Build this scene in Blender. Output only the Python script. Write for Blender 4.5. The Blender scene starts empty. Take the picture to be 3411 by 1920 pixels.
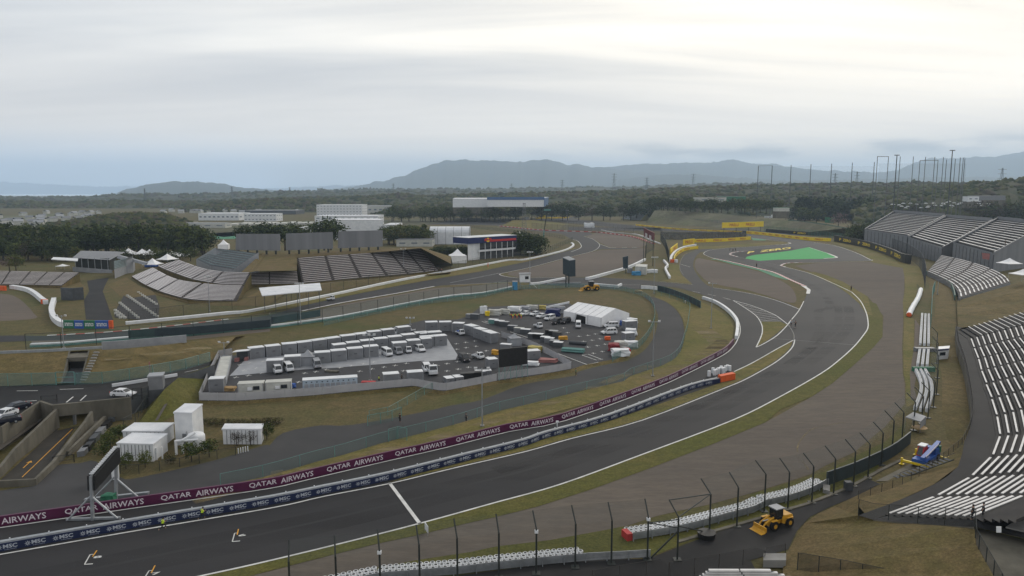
import bpy, bmesh, math, random
import numpy as np
from mathutils import Vector, Matrix, noise
from mathutils.geometry import tessellate_polygon
random.seed(7)
R = math.radians
S = bpy.context.scene
# ---------------------------------------------------------------- camera
CH, F, YH = 42.5, 2400.0, 643.0            # eye height in m, focal length and horizon row in photo pixels
PITCH = math.atan((960 - YH) / F)
cam = bpy.data.objects.new('camera', bpy.data.cameras.new('camera'))
S.collection.objects.link(cam)
cam.location = (0, 0, CH)
cam.rotation_euler = (math.pi / 2 - PITCH, 0, 0)
cam.data.sensor_width = 36
cam.data.lens = 36 * F / 3411
cam.data.clip_start = 0.5
cam.data.clip_end = 60000
S.camera = cam
# ---------------------------------------------------------------- sky and sun
SUN_EL, SUN_AZ = R(32), R(34)              # azimuth measured from +Y towards +X
sun_dir = Vector((math.sin(SUN_AZ) * math.cos(SUN_EL), math.cos(SUN_AZ) * math.cos(SUN_EL), math.sin(SUN_EL)))
w = bpy.data.worlds.new('World'); S.world = w; w.use_nodes = True
nt = w.node_tree; N = nt.nodes; L = nt.links; N.clear()
def nd(t, **k):
    n = N.new(t)
    for a, b in k.items(): setattr(n, a, b)
    return n
out = nd('ShaderNodeOutputWorld')
sky = nd('ShaderNodeTexSky', sky_type='NISHITA', sun_disc=False, sun_elevation=SUN_EL, sun_rotation=SUN_AZ)
bg1 = nd('ShaderNodeBackground'); bg1.inputs[1].default_value = 0.10; L.new(sky.outputs[0], bg1.inputs[0])
tc = nd('ShaderNodeTexCoord')
nrm = nd('ShaderNodeVectorMath', operation='NORMALIZE'); L.new(tc.outputs['Generated'], nrm.inputs[0])
sx = nd('ShaderNodeSeparateXYZ'); L.new(nrm.outputs[0], sx.inputs[0])
# cloud deck: the direction projected on a flat layer overhead
def math_(op, a, b=None, c=None):
    n = nd('ShaderNodeMath', operation=op)
    for i, x in enumerate((a, b, c)):
        if x is None: continue
        if isinstance(x, (int, float)): n.inputs[i].default_value = x
        else: L.new(x, n.inputs[i])
    return n.outputs[0]
zz = math_('ADD', math_('MAXIMUM', sx.outputs[2], 0.0), 0.09)
cx = math_('DIVIDE', sx.outputs[0], zz); cy = math_('DIVIDE', sx.outputs[1], zz)
cv = nd('ShaderNodeCombineXYZ'); L.new(cx, cv.inputs[0]); L.new(cy, cv.inputs[1])
mp = nd('ShaderNodeMapping'); mp.inputs['Rotation'].default_value = (0, 0, R(-62)); mp.inputs['Scale'].default_value = (0.26, 1.0, 1)
L.new(cv.outputs[0], mp.inputs[0])
n1 = nd('ShaderNodeTexNoise'); n1.inputs['Scale'].default_value = 0.42; n1.inputs['Detail'].default_value = 7; n1.inputs['Roughness'].default_value = 0.50; n1.inputs['Distortion'].default_value = 0.5
L.new(mp.outputs[0], n1.inputs['Vector'])
n2 = nd('ShaderNodeTexNoise'); n2.inputs['Scale'].default_value = 1.6; n2.inputs['Detail'].default_value = 5; n2.inputs['Roughness'].default_value = 0.5; n2.inputs['Distortion'].default_value = 0.8
L.new(mp.outputs[0], n2.inputs['Vector'])
cl = math_('ADD', math_('MULTIPLY', n1.outputs[0], 0.72), math_('MULTIPLY', n2.outputs[0], 0.28))
ramp = nd('ShaderNodeValToRGB'); e = ramp.color_ramp.elements
e[0].position = 0.40; e[0].color = (0.47, 0.50, 0.55, 1)
e[1].position = 0.61; e[1].color = (0.94, 0.92, 0.885, 1)
L.new(cl, ramp.inputs[0])
# the sun behind the cloud: a broad warm glow around its direction
dt = nd('ShaderNodeVectorMath', operation='DOT_PRODUCT'); L.new(nrm.outputs[0], dt.inputs[0]); dt.inputs[1].default_value = sun_dir
gl = math_('POWER', math_('MAXIMUM', dt.outputs['Value'], 0.0), 4.0)
glm = math_('MULTIPLY', gl, math_('ADD', math_('MULTIPLY', cl, 1.5), -0.1))
warm = nd('ShaderNodeMix', data_type='RGBA', blend_type='ADD'); warm.inputs[0].default_value = 1.0
wcol = nd('ShaderNodeVectorMath', operation='SCALE'); wcol.inputs[0].default_value = (1.30, 1.03, 0.60); L.new(glm, wcol.inputs['Scale'])
L.new(ramp.outputs[0], warm.inputs[6]); L.new(wcol.outputs[0], warm.inputs[7])
# paler, slightly peach band low down, bluer at the horizon itself
band = nd('ShaderNodeValToRGB'); e = band.color_ramp.elements
e[0].position = 0.0; e[0].color = (0.80, 0.92, 1.05, 1)
e[1].position = 0.30; e[1].color = (0.85, 0.83, 0.79, 1)
x = e.new(0.035); x.color = (1.12, 1.10, 1.08, 1); x = e.new(0.075); x.color = (1.42, 1.26, 1.10, 1); x = e.new(0.16); x.color = (1.12, 1.01, 0.90, 1)
L.new(sx.outputs[2], band.inputs[0])
fac = nd('ShaderNodeValToRGB'); e = fac.color_ramp.elements
e[0].position = 0.02; e[0].color = (0.9,) * 3 + (1,); e[1].position = 0.20; e[1].color = (0, 0, 0, 1)
L.new(sx.outputs[2], fac.inputs[0])
mx = nd('ShaderNodeMix', data_type='RGBA'); L.new(fac.outputs[0], mx.inputs[0]); L.new(warm.outputs[2], mx.inputs[6]); L.new(band.outputs[0], mx.inputs[7])
# low cumulus bank over the right-hand ridge
n3 = nd('ShaderNodeTexNoise'); n3.inputs['Scale'].default_value = 9; n3.inputs['Detail'].default_value = 6
m3 = nd('ShaderNodeMapping'); m3.inputs['Scale'].default_value = (1, 1, 5); L.new(nrm.outputs[0], m3.inputs[0]); L.new(m3.outputs[0], n3.inputs['Vector'])
lowb = nd('ShaderNodeMapRange'); lowb.interpolation_type = 'SMOOTHSTEP'
L.new(math_('ABSOLUTE', math_('SUBTRACT', sx.outputs[2], 0.053)), lowb.inputs[0]); lowb.inputs[1].default_value = 0.022; lowb.inputs[2].default_value = 0.0; lowb.inputs[3].default_value = 0; lowb.inputs[4].default_value = 1
azb = nd('ShaderNodeMapRange'); azb.interpolation_type = 'SMOOTHSTEP'; L.new(sx.outputs[0], azb.inputs[0]); azb.inputs[1].default_value = -0.15; azb.inputs[2].default_value = 0.35
cth = nd('ShaderNodeMapRange'); L.new(n3.outputs[0], cth.inputs[0]); cth.inputs[1].default_value = 0.47; cth.inputs[2].default_value = 0.62
cf = math_('MULTIPLY', math_('MULTIPLY', lowb.outputs[0], azb.outputs[0]), math_('MULTIPLY', cth.outputs[0], 0.75))
mx2 = nd('ShaderNodeMix', data_type='RGBA'); L.new(cf, mx2.inputs[0]); L.new(mx.outputs[2], mx2.inputs[6]); mx2.inputs[7].default_value = (0.40, 0.45, 0.52, 1)
bg2 = nd('ShaderNodeBackground'); bg2.inputs[1].default_value = 1.0; L.new(mx2.outputs[2], bg2.inputs[0])
ms = nd('ShaderNodeMixShader'); ms.inputs[0].default_value = 0.94
L.new(bg1.outputs[0], ms.inputs[1]); L.new(bg2.outputs[0], ms.inputs[2]); L.new(ms.outputs[0], out.inputs[0])
sl = bpy.data.lights.new('sun', 'SUN'); sl.energy = 0.9; sl.angle = R(14); sl.color = (1.0, 0.95, 0.87)
so = bpy.data.objects.new('sun', sl); S.collection.objects.link(so)
so.rotation_euler = sun_dir.to_track_quat('Z', 'Y').to_euler()
S.view_settings.view_transform = 'Standard'; S.view_settings.look = 'None'; S.view_settings.exposure = 0.24; S.view_settings.gamma = 1
S.render.engine = 'CYCLES'
S.cycles.use_denoising = True
S.cycles.max_bounces = 6; S.cycles.diffuse_bounces = 2; S.cycles.glossy_bounces = 2; S.cycles.transparent_max_bounces = 24; S.cycles.volume_bounces = 4
S.cycles.use_fast_gi = False
# ---------------------------------------------------------------- from photo pixels to the place
CR = {'K': (1400, 1100, .6868), 'H1': (2200, 560, .47011), 'H2': (0, 480, .65994), 'H3': (1300, 480, .65994), 'T': (2900, 1300, .2414), 'A1': (0, 600, .34938), 'A2': (800, 600, .34938), 'A3': (1600, 600, .34938), 'A4': (2500, 500, .35365),
      'B1': (0, 1000, .34938), 'B2': (640, 950, .31056), 'B3': (1400, 950, .31056), 'B4': (2600, 950, .34481),
      'C1': (0, 1400, .35857), 'C2': (850, 1400, .35857), 'C3': (1650, 1400, .35857), 'C4': (2500, 1400, .35866),
      'E1': (2200, 720, .27174), 'E2': (1500, 640, .27174), 'E3': (2100, 900, .27174), 'E4': (2700, 700, .27174),
      'D': (0, 0, 1.3241), 'S': (0, 0, 1.0)}
def px(s):
    c = CR['S']; o = []
    for t in s.split():
        if t in CR: c = CR[t]
        else:
            a = t.split(','); o.append((c[0] + float(a[0]) * c[2], c[1] + float(a[1]) * c[2]))
    return o
def ray(p):
    u = (p[0] - 1705.5) / F; v = -(p[1] - 960) / F
    return Vector((u, math.cos(PITCH) + v * math.sin(PITCH), -math.sin(PITCH) + v * math.cos(PITCH)))
def G(p, z=0.0):
    if isinstance(p, str): p = px(p)[0]
    d = ray(p); t = (z - CH) / d.z
    return Vector((d.x * t, d.y * t, z))
def W(p, Y):
    if isinstance(p, str): p = px(p)[0]
    d = ray(p); t = Y / d.y
    return Vector((d.x * t, Y, CH + d.z * t))
def gl_(s, z=0.0): return [G(p, z) for p in (px(s) if isinstance(s, str) else s)]
def hgt(base, top, z=0.0):
    b = G(base, z); return W(top, b.y).z - z
def smooth(P, n=4, closed=False):
    P = [Vector(p) for p in P]; o = []
    m = len(P)
    if m < 3: return P
    for i in range(m if closed else m - 1):
        p0 = P[i - 1] if (i > 0 or closed) else P[0]; p1 = P[i]; p2 = P[(i + 1) % m]; p3 = P[(i + 2) % m] if (i + 2 < m or closed) else P[-1]
        for k in range(n):
            t = k / n
            o.append(0.5 * ((2 * p1) + (p2 - p0) * t + (2 * p0 - 5 * p1 + 4 * p2 - p3) * t * t + (3 * p1 - p0 - 3 * p2 + p3) * t ** 3))
    if not closed: o.append(P[-1])
    return o
def plen(P): return sum((P[i + 1] - P[i]).length for i in range(len(P) - 1))
def at_len(P, s):
    for i in range(len(P) - 1):
        d = (P[i + 1] - P[i]).length
        if s <= d or i == len(P) - 2:
            t = (P[i + 1] - P[i]) / max(d, 1e-6); return P[i] + t * s, t
        s -= d
def near_len(P, q):
    best = (1e9, 0); a = 0
    for i in range(len(P) - 1):
        e = P[i + 1] - P[i]; d = e.length
        if d < 1e-6: continue
        t = max(0, min(1, (q - P[i]).dot(e) / d / d)); r = (P[i] + e * t - q).length
        if r < best[0]: best = (r, a + t * d)
        a += d
    return best[1]
def nrm2(t): return Vector((t.y, -t.x, 0)).normalized()     # to the right of travel
def offset(P, d):
    o = []
    for i, p in enumerate(P):
        t = (P[min(i + 1, len(P) - 1)] - P[max(i - 1, 0)]); o.append(p + nrm2(t) * d)
    return o
# ---------------------------------------------------------------- materials
MT = {}
def mat(name, c, rough=0.8, metal=0.0, c2=None, scale=1.0, detail=4, amt=1.0, bump=0.0, bscale=None, spec=0.3, stretch=None, lo=0.35, hi=0.65, coords='pos'):
    if name in MT: return MT[name]
    m = bpy.data.materials.new(name); m.use_nodes = True; t = m.node_tree; b = t.nodes['Principled BSDF']
    b.inputs['Base Color'].default_value = (*c, 1); b.inputs['Roughness'].default_value = rough; b.inputs['Metallic'].default_value = metal
    b.inputs['Specular IOR Level'].default_value = spec
    g = t.nodes.new('ShaderNodeNewGeometry'); vec = g.outputs['Position']
    if coords == 'obj':
        tcx = t.nodes.new('ShaderNodeTexCoord'); vec = tcx.outputs['Object']
    if stretch:
        mp_ = t.nodes.new('ShaderNodeMapping'); mp_.inputs['Rotation'].default_value = (0, 0, stretch[0]); mp_.inputs['Scale'].default_value = stretch[1]
        t.links.new(vec, mp_.inputs[0]); vec = mp_.outputs[0]
    if c2 is None: c2 = tuple(x * 0.82 for x in c); 
    n = t.nodes.new('ShaderNodeTexNoise'); n.inputs['Scale'].default_value = scale; n.inputs['Detail'].default_value = detail; n.inputs['Roughness'].default_value = 0.62
    t.links.new(vec, n.inputs['Vector'])
    r = t.nodes.new('ShaderNodeMapRange'); r.inputs[1].default_value = lo; r.inputs[2].default_value = hi; r.inputs[4].default_value = amt; t.links.new(n.outputs[0], r.inputs[0])
    mi = t.nodes.new('ShaderNodeMix'); mi.data_type = 'RGBA'; mi.inputs[6].default_value = (*c, 1); mi.inputs[7].default_value = (*c2, 1)
    t.links.new(r.outputs[0], mi.inputs[0]); t.links.new(mi.outputs[2], b.inputs['Base Color'])
    if bump:
        n_ = t.nodes.new('ShaderNodeTexNoise'); n_.inputs['Scale'].default_value = bscale or scale * 8; n_.inputs['Detail'].default_value = 3; t.links.new(vec, n_.inputs['Vector'])
        bu = t.nodes.new('ShaderNodeBump'); bu.inputs['Strength'].default_value = bump; bu.inputs['Distance'].default_value = 0.1
        t.links.new(n_.outputs[0], bu.inputs['Height']); t.links.new(bu.outputs[0], b.inputs['Normal'])
    MT[name] = m; return m
def layered(name, cols, scales, rough=0.9, bump=0.3, stretch=None, fine=0.42):
    """three colours mixed by two noises of different size"""
    m = bpy.data.materials.new(name); m.use_nodes = True; t = m.node_tree; b = t.nodes['Principled BSDF']; b.inputs['Roughness'].default_value = rough; b.inputs['Specular IOR Level'].default_value = 0.12
    g = t.nodes.new('ShaderNodeNewGeometry'); vec = g.outputs['Position']
    if stretch:
        mp_ = t.nodes.new('ShaderNodeMapping'); mp_.inputs['Rotation'].default_value = (0, 0, stretch[0]); mp_.inputs['Scale'].default_value = stretch[1]
        t.links.new(vec, mp_.inputs[0]); vec = mp_.outputs[0]
    last = None
    for i, sc in enumerate(scales):
        n = t.nodes.new('ShaderNodeTexNoise'); n.inputs['Scale'].default_value = sc; n.inputs['Detail'].default_value = 5; n.inputs['Roughness'].default_value = 0.65; t.links.new(vec, n.inputs['Vector'])
        r = t.nodes.new('ShaderNodeMapRange'); r.inputs[1].default_value = 0.38; r.inputs[2].default_value = 0.62; t.links.new(n.outputs[0], r.inputs[0])
        mi = t.nodes.new('ShaderNodeMix'); mi.data_type = 'RGBA'; mi.inputs[7].default_value = (*cols[i + 1], 1)
        if last is None: mi.inputs[6].default_value = (*cols[0], 1)
        else: t.links.new(last, mi.inputs[6])
        if i == 2: 
            mu = t.nodes.new('ShaderNodeMath'); mu.operation = 'MULTIPLY'; mu.inputs[1].default_value = 0.55; t.links.new(r.outputs[0], mu.inputs[0]); t.links.new(mu.outputs[0], mi.inputs[0])
        else: t.links.new(r.outputs[0], mi.inputs[0])
        last = mi.outputs[2]
    fn = t.nodes.new('ShaderNodeTexNoise'); fn.inputs['Scale'].default_value = scales[2] * 5; fn.inputs['Detail'].default_value = 6; fn.inputs['Roughness'].default_value = 0.75; t.links.new(vec, fn.inputs['Vector'])
    fr_ = t.nodes.new('ShaderNodeMapRange'); fr_.inputs[1].default_value = 0.3; fr_.inputs[2].default_value = 0.7; fr_.inputs[3].default_value = 1 - fine; fr_.inputs[4].default_value = 1 + fine; t.links.new(fn.outputs[0], fr_.inputs[0])
    vm = t.nodes.new('ShaderNodeVectorMath'); vm.operation = 'SCALE'; t.links.new(last, vm.inputs[0]); t.links.new(fr_.outputs[0], vm.inputs['Scale']); last = vm.outputs[0]
    t.links.new(last, b.inputs['Base Color'])
    if bump:
        n_ = t.nodes.new('ShaderNodeTexNoise'); n_.inputs['Scale'].default_value = 1.3; n_.inputs['Detail'].default_value = 6; t.links.new(vec, n_.inputs['Vector'])
        bu = t.nodes.new('ShaderNodeBump'); bu.inputs['Strength'].default_value = bump; bu.inputs['Distance'].default_value = 0.3
        t.links.new(n_.outputs[0], bu.inputs['Height']); t.links.new(bu.outputs[0], b.inputs['Normal'])
    MT[name] = m; return m
def netmat(name, c, cover, pitch=0):
    """wire mesh: thin wires with the gaps seen through"""
    m = bpy.data.materials.new(name); m.use_nodes = True; t = m.node_tree; b = t.nodes['Principled BSDF']; b.inputs['Base Color'].default_value = (*c, 1); b.inputs['Roughness'].default_value = 0.6
    tr = t.nodes.new('ShaderNodeBsdfTransparent'); mi = t.nodes.new('ShaderNodeMixShader'); 
    g = t.nodes.new('ShaderNodeNewGeometry'); n = t.nodes.new('ShaderNodeTexNoise'); n.inputs['Scale'].default_value = 0.35; t.links.new(g.outputs['Position'], n.inputs['Vector'])
    r = t.nodes.new('ShaderNodeMapRange'); r.inputs[3].default_value = cover * 0.7; r.inputs[4].default_value = cover * 1.3; t.links.new(n.outputs[0], r.inputs[0]); t.links.new(r.outputs[0], mi.inputs[0])
    o = t.nodes['Material Output']; t.links.new(tr.outputs[0], mi.inputs[1]); t.links.new(b.outputs[0], mi.inputs[2]); t.links.new(mi.outputs[0], o.inputs[0])
    MT[name] = m; return m
M = lambda k: MT[k]
mat('asphalt', (.023, .023, .025), .72, c2=(.032, .031, .032), scale=.05, bump=.15, bscale=9, spec=.18, stretch=(R(-62), (.25, 1, 1)))
mat('window_far', (.16, .19, .22), .3, c2=(.12, .15, .18), scale=.5)
mat('asphalt_dark', (.018, .018, .019), .78, c2=(.030, .029, .029), scale=.09, bump=.15, bscale=8, spec=.15)
mat('asphalt_lot', (.042, .042, .045), .78, c2=(.054, .054, .058), scale=.12, bump=.15, bscale=8, spec=.15)
mat('road', (.062, .061, .062), .82, c2=(.045, .045, .046), scale=.08, bump=.15, bscale=8, spec=.12)
layered('ground', [(0.114, 0.091, 0.040), (0.073, 0.080, 0.027), (0.124, 0.092, 0.045), (0.056, 0.059, 0.023)], [.05, .02, .35])
layered('grass', [(0.149, 0.128, 0.038), (0.091, 0.099, 0.024), (0.176, 0.134, 0.053), (0.070, 0.073, 0.022)], [.09, .035, .5])
layered('grass_bank', [(0.123, 0.090, 0.038), (0.084, 0.074, 0.024), (0.156, 0.116, 0.053), (0.059, 0.051, 0.021)], [.10, .03, .45])
layered('grass_green', [(0.094, 0.095, 0.023), (0.068, 0.077, 0.019), (0.110, 0.098, 0.030), (0.056, 0.062, 0.017)], [.10, .05, .6])
layered('dry_lawn', [(0.156, 0.114, 0.054), (0.107, 0.093, 0.033), (0.135, 0.097, 0.047), (0.071, 0.060, 0.025)], [.16, .05, .7])
layered('gravel', [(0.131, 0.109, 0.091), (0.112, 0.096, 0.081), (0.150, 0.123, 0.103), (0.097, 0.086, 0.073)], [.03, .012, .8], rough=.95, bump=.15, stretch=(R(-58), (.12, 1, 1)), fine=0.14)
layered('gravel_grey', [(0.129, 0.109, 0.090), (0.108, 0.094, 0.081), (0.142, 0.121, 0.099), (0.092, 0.080, 0.070)], [.05, .02, .8], rough=.95, bump=.15, stretch=(R(-70), (.2, 1, 1)), fine=0.14)
mat('dirt', (.06, .052, .045), .95, c2=(.085, .075, .062), scale=.5, bump=.2)
mat('paint_white', (.62, .62, .60), .6, c2=(.45, .45, .44), scale=.6)
mat('paint_worn', (.22, .22, .21), .7, c2=(.13, .13, .13), scale=.8)
mat('paint_red', (.42, .05, .04), .6, c2=(.33, .06, .05), scale=1)
mat('paint_green', (.035, .32, .085), .8, c2=(.028, .27, .07), scale=.25)
mat('paint_green_dark', (.035, .20, .10), .75, c2=(.03, .13, .07), scale=.3)
mat('paint_yellow', (.72, .58, .03), .6, c2=(.6, .48, .03), scale=.5)
mat('paint_orange', (.60, .30, .03), .6, c2=(.5, .25, .03), scale=1)
mat('white', (.70, .71, .72), .5, c2=(.58, .60, .62), scale=.5)
mat('white_roof', (.66, .67, .69), .45, c2=(.52, .54, .57), scale=.35, detail=5)
mat('off_white', (.50, .50, .46), .6, c2=(.40, .40, .37), scale=.6)
mat('tent', (.80, .80, .80), .55, c2=(.72, .72, .73), scale=.5)
mat('grey_light', (.30, .31, .33), .5, c2=(.24, .25, .27), scale=.5)
mat('grey', (.19, .195, .205), .5, c2=(.15, .155, .165), scale=.6)
mat('grey_dark', (.075, .08, .088), .6, c2=(.055, .06, .065), scale=.7)
mat('galv', (.33, .35, .37), .4, metal=.35, c2=(.25, .265, .28), scale=1.2)
mat('concrete', (.150, .138, .110), .85, c2=(.080, .074, .058), scale=.28, detail=7, bump=.1, stretch=(0, (1, 1, .35)))
mat('concrete_pale', (.27, .265, .25), .85, c2=(.20, .195, .185), scale=.3, detail=6)
mat('step_dark', (.022, .021, .022), .85, c2=(.034, .032, .031), scale=.3)
mat('step_brown', (.058, .050, .048), .85, c2=(.078, .068, .064), scale=.3)
mat('bench_pale', (.56, .52, .50), .7, c2=(.42, .39, .38), scale=.9)
mat('bench_white', (.66, .65, .64), .6, c2=(.54, .53, .52), scale=.6)
mat('bench_teal', (.26, .34, .34), .6, c2=(.2, .27, .27), scale=.6)
mat('steel_dark', (.022, .027, .025), .5, c2=(.03, .035, .032), scale=2)
mat('steel_brown', (.05, .045, .04), .6)
mat('teal', (.13, .27, .25), .5, c2=(.10, .22, .20), scale=1)
mat('screen_dark', (.022, .036, .046), .5, c2=(.03, .046, .056), scale=.4)
mat('black', (.012, .012, .013), .5, c2=(.02, .02, .021), scale=2)
mat('glass', (.015, .018, .022), .12, c2=(.02, .024, .03), scale=1, spec=.6)
mat('rubber', (.012, .012, .012), .85)
mat('purple', (.085, .012, .048), .45, c2=(.07, .01, .042), scale=.4)
mat('navy', (.012, .020, .062), .45, c2=(.010, .017, .052), scale=.4)
mat('letter', (.66, .60, .64), .5, c2=(.6, .55, .58), scale=1)
mat('letter_grey', (.42, .45, .50), .5)
mat('yellow_dull', (.40, .33, .10), .7)
mat('yellow', (.78, .58, .02), .5, c2=(.70, .5, .02), scale=.6)
mat('yellow_machine', (.58, .30, .02), .45, c2=(.45, .23, .02), scale=1.5)
mat('red', (.50, .03, .03), .5, c2=(.4, .03, .03), scale=1)
mat('red_soft', (.30, .13, .12), .7)
mat('orange', (.68, .11, .02), .6, c2=(.55, .09, .02), scale=1)
mat('blue', (.03, .10, .36), .5, c2=(.025, .08, .3), scale=1)
mat('sky_blue', (.05, .24, .45), .5)
mat('blue_dark', (.012, .022, .10), .45); mat('car_navy', (.010, .013, .024), .3)
mat('green', (.03, .16, .09), .6)
mat('lime', (.62, .85, .04), .6)
mat('skin', (.50, .30, .21), .6)
mat('hair', (.018, .014, .012), .7)
mat('bark', (.055, .043, .034), .9, c2=(.035, .028, .022), scale=3)
mat('screenpanel', (.20, .205, .215), .6, c2=(.15, .155, .165), scale=.06, stretch=(0, (3, 3, .05)))
mat('roof_blue', (.07, .14, .28), .5)
mat('wood', (.33, .22, .10), .7)
def softmat(name, c, f, sc, rot):
    m = netmat(name, c, .5); t = m.node_tree; n = [x for x in t.nodes if x.type == 'TEX_NOISE'][0]; n.inputs['Scale'].default_value = sc; n.inputs['Detail'].default_value = 5
    mp_ = t.nodes.new('ShaderNodeMapping'); mp_.inputs['Rotation'].default_value = (0, 0, R(rot)); mp_.inputs['Scale'].default_value = (.05, 1, 1); g = [x for x in t.nodes if x.type == 'NEW_GEOMETRY'][0]; t.links.new(g.outputs['Position'], mp_.inputs[0]); t.links.new(mp_.outputs[0], n.inputs['Vector'])
    r = [x for x in t.nodes if x.type == 'MAP_RANGE'][0]; r.inputs[1].default_value = .42; r.inputs[2].default_value = .68; r.inputs[3].default_value = 0; r.inputs[4].default_value = f; t.nodes['Principled BSDF'].inputs['Roughness'].default_value = .9; return m
softmat('rubbered', (.014, .014, .015), .22, .15, -62); softmat('worn_grass', (.20, .155, .075), .8, .25, -60); softmat('bare_soil', (.12, .085, .055), .8, .3, -10)
netmat('net_green', (.10, .20, .18), .22); netmat('net_dark', (.03, .04, .038), .20); netmat('net_dense', (.10, .19, .175), .50); netmat('net_grey', (.10, .10, .10), .28); netmat('net_golf', (.09, .13, .12), .07)
netmat('sheet_grey', (.46, .46, .48), .62); netmat('rail_dark', (.02, .02, .02), .45)
# ---------------------------------------------------------------- mesh builder
class MB:
    def __init__(s): s.v = []; s.f = []; s.m = []; s.mi = 0
    def mt(s, i): s.mi = i; return s
    def face(s, P):
        k = len(s.v); s.v += [tuple(p) for p in P]; s.f.append(tuple(range(k, k + len(P)))); s.m.append(s.mi); return s
    def add(s, V, Fc):
        k = len(s.v); s.v += [tuple(p) for p in V]; s.f += [tuple(i + k for i in f) for f in Fc]; s.m += [s.mi] * len(Fc); return s
    def frame(s, o, a, b, c):
        o, a, b, c = Vector(o), Vector(a), Vector(b), Vector(c)
        V = [o, o + a, o + a + b, o + b, o + c, o + a + c, o + a + b + c, o + b + c]
        return s.add(V, [(0, 3, 2, 1), (4, 5, 6, 7), (0, 1, 5, 4), (1, 2, 6, 5), (2, 3, 7, 6), (3, 0, 4, 7)])
    def box(s, x, y, z, dx, dy, dz, rz=0.0):
        """centred in x and y, from z upwards"""
        c, n = math.cos(rz), math.sin(rz)
        a = Vector((c, n, 0)); b = Vector((-n, c, 0))
        return s.frame(Vector((x, y, z)) - a * dx / 2 - b * dy / 2, a * dx, b * dy, (0, 0, dz))
    def tube(s, a, b, r, n=6, r2=None):
        a, b = Vector(a), Vector(b); d = (b - a); 
        if d.length < 1e-6: return s
        q = d.to_track_quat('Z', 'Y'); r2 = r if r2 is None else r2
        V = [a + q @ Vector((r * math.cos(6.2832 * i / n), r * math.sin(6.2832 * i / n), 0)) for i in range(n)] + [b + q @ Vector((r2 * math.cos(6.2832 * i / n), r2 * math.sin(6.2832 * i / n), 0)) for i in range(n)]
        return s.add(V, [(i, (i + 1) % n, n + (i + 1) % n, n + i) for i in range(n)] + [tuple(range(n - 1, -1, -1)), tuple(range(n, 2 * n))])
    def poly(s, P, dz=0.0):
        P = [Vector(p) + Vector((0, 0, dz)) for p in P]
        T = tessellate_polygon([[Vector((p.x, p.y, 0)) for p in P]])
        Fc = []
        for t in T:
            a, b, c = (P[i] for i in t)
            Fc.append(t if (b - a).cross(c - a).z > 0 else t[::-1])
        return s.add(P, Fc)
    def prism(s, P, z0, z1):
        P = [Vector(p) for p in P]
        ar = sum(P[i].x * P[(i + 1) % len(P)].y - P[(i + 1) % len(P)].x * P[i].y for i in range(len(P)))
        if ar < 0: P = P[::-1]
        lo = [Vector((p.x, p.y, z0)) for p in P]; hi = [Vector((p.x, p.y, z1)) for p in P]; n = len(P)
        s.poly(hi); s.add(lo + hi, [(i, (i + 1) % n, n + (i + 1) % n, n + i) for i in range(n)]); return s
    def strip(s, A, B):
        n = len(A); V = list(A) + list(B); Fc = []
        for i in range(n - 1):
            q = (i, i + 1, n + i + 1, n + i)
            a, b, c = (Vector(V[j]) for j in q[:3])
            Fc.append(q if (b - a).cross(c - a).z >= 0 else q[::-1])
        return s.add(V, Fc)
    def ribbon(s, P, w, dz=0.0):
        d = Vector((0, 0, dz)); return s.strip([p + d for p in offset(P, w / 2)], [p + d for p in offset(P, -w / 2)])
    def wall(s, P, h, t, z=0.0, side=0.0):
        """solid wall following P; side shifts it to the right of travel"""
        A = offset(P, side + t / 2); B = offset(P, side - t / 2); n = len(P)
        V = [p + Vector((0, 0, z)) for p in A] + [p + Vector((0, 0, z)) for p in B] + [p + Vector((0, 0, z + h)) for p in A] + [p + Vector((0, 0, z + h)) for p in B]
        Fc = []
        for i in range(n - 1):
            Fc += [(i, i + 1, 2 * n + i + 1, 2 * n + i)[::-1], (n + i, n + i + 1, 3 * n + i + 1, 3 * n + i), (2 * n + i, 2 * n + i + 1, 3 * n + i + 1, 3 * n + i)[::-1]]
        Fc += [(0, 2 * n, 3 * n, n), (n - 1, 2 * n - 1, 4 * n - 1, 3 * n - 1)]
        return s.add(V, Fc)
    def sheet(s, P, h, z=0.0, side=0.0):
        A = offset(P, side) if side else P
        return s.add([p + Vector((0, 0, z)) for p in A] + [p + Vector((0, 0, z + h)) for p in A], [(i, i + 1, len(P) + i + 1, len(P) + i) for i in range(len(P) - 1)])
    def loft(s, secs):
        n = len(secs[0]); V = [p for q in secs for p in q]; Fc = []
        for k in range(len(secs) - 1):
            for i in range(n): Fc.append((k * n + i, k * n + (i + 1) % n, (k + 1) * n + (i + 1) % n, (k + 1) * n + i))
        Fc += [tuple(range(n - 1, -1, -1)), tuple((len(secs) - 1) * n + i for i in range(n))]
        return s.add(V, Fc)
    def mesh(s, name, mats, off=None, smooth_=False):
        me = bpy.data.meshes.new(name)
        V = s.v if off is None else [(v[0] - off[0], v[1] - off[1], v[2] - off[2]) for v in s.v]
        me.from_pydata(V, [], s.f)
        for m in (mats if isinstance(mats, (list, tuple)) else [mats]): me.materials.append(MT[m] if isinstance(m, str) else m)
        if len(me.materials) > 1: me.polygons.foreach_set('material_index', s.m)
        if smooth_: me.polygons.foreach_set('use_smooth', [True] * len(me.polygons))
        me.update(); return me
COL = S.collection
KID = {}
def link(name, me, parent=None, loc=None):
    o = bpy.data.objects.new(name, me); COL.objects.link(o)
    if parent is not None: o.parent = parent; KID.setdefault(parent.name, []).append(o)
    if loc is not None: o.location = loc
    return o
def tag(o, label, cat, group=None):
    o['label'] = label; o['category'] = cat
    if group: o['group'] = group
    return o
def thing(name, label, cat, loc=(0, 0, 0), rz=0.0, group=None):
    o = link(name, None, loc=loc); o.rotation_euler = (0, 0, rz); o.empty_display_size = .5
    return tag(o, label, cat, group)
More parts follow.
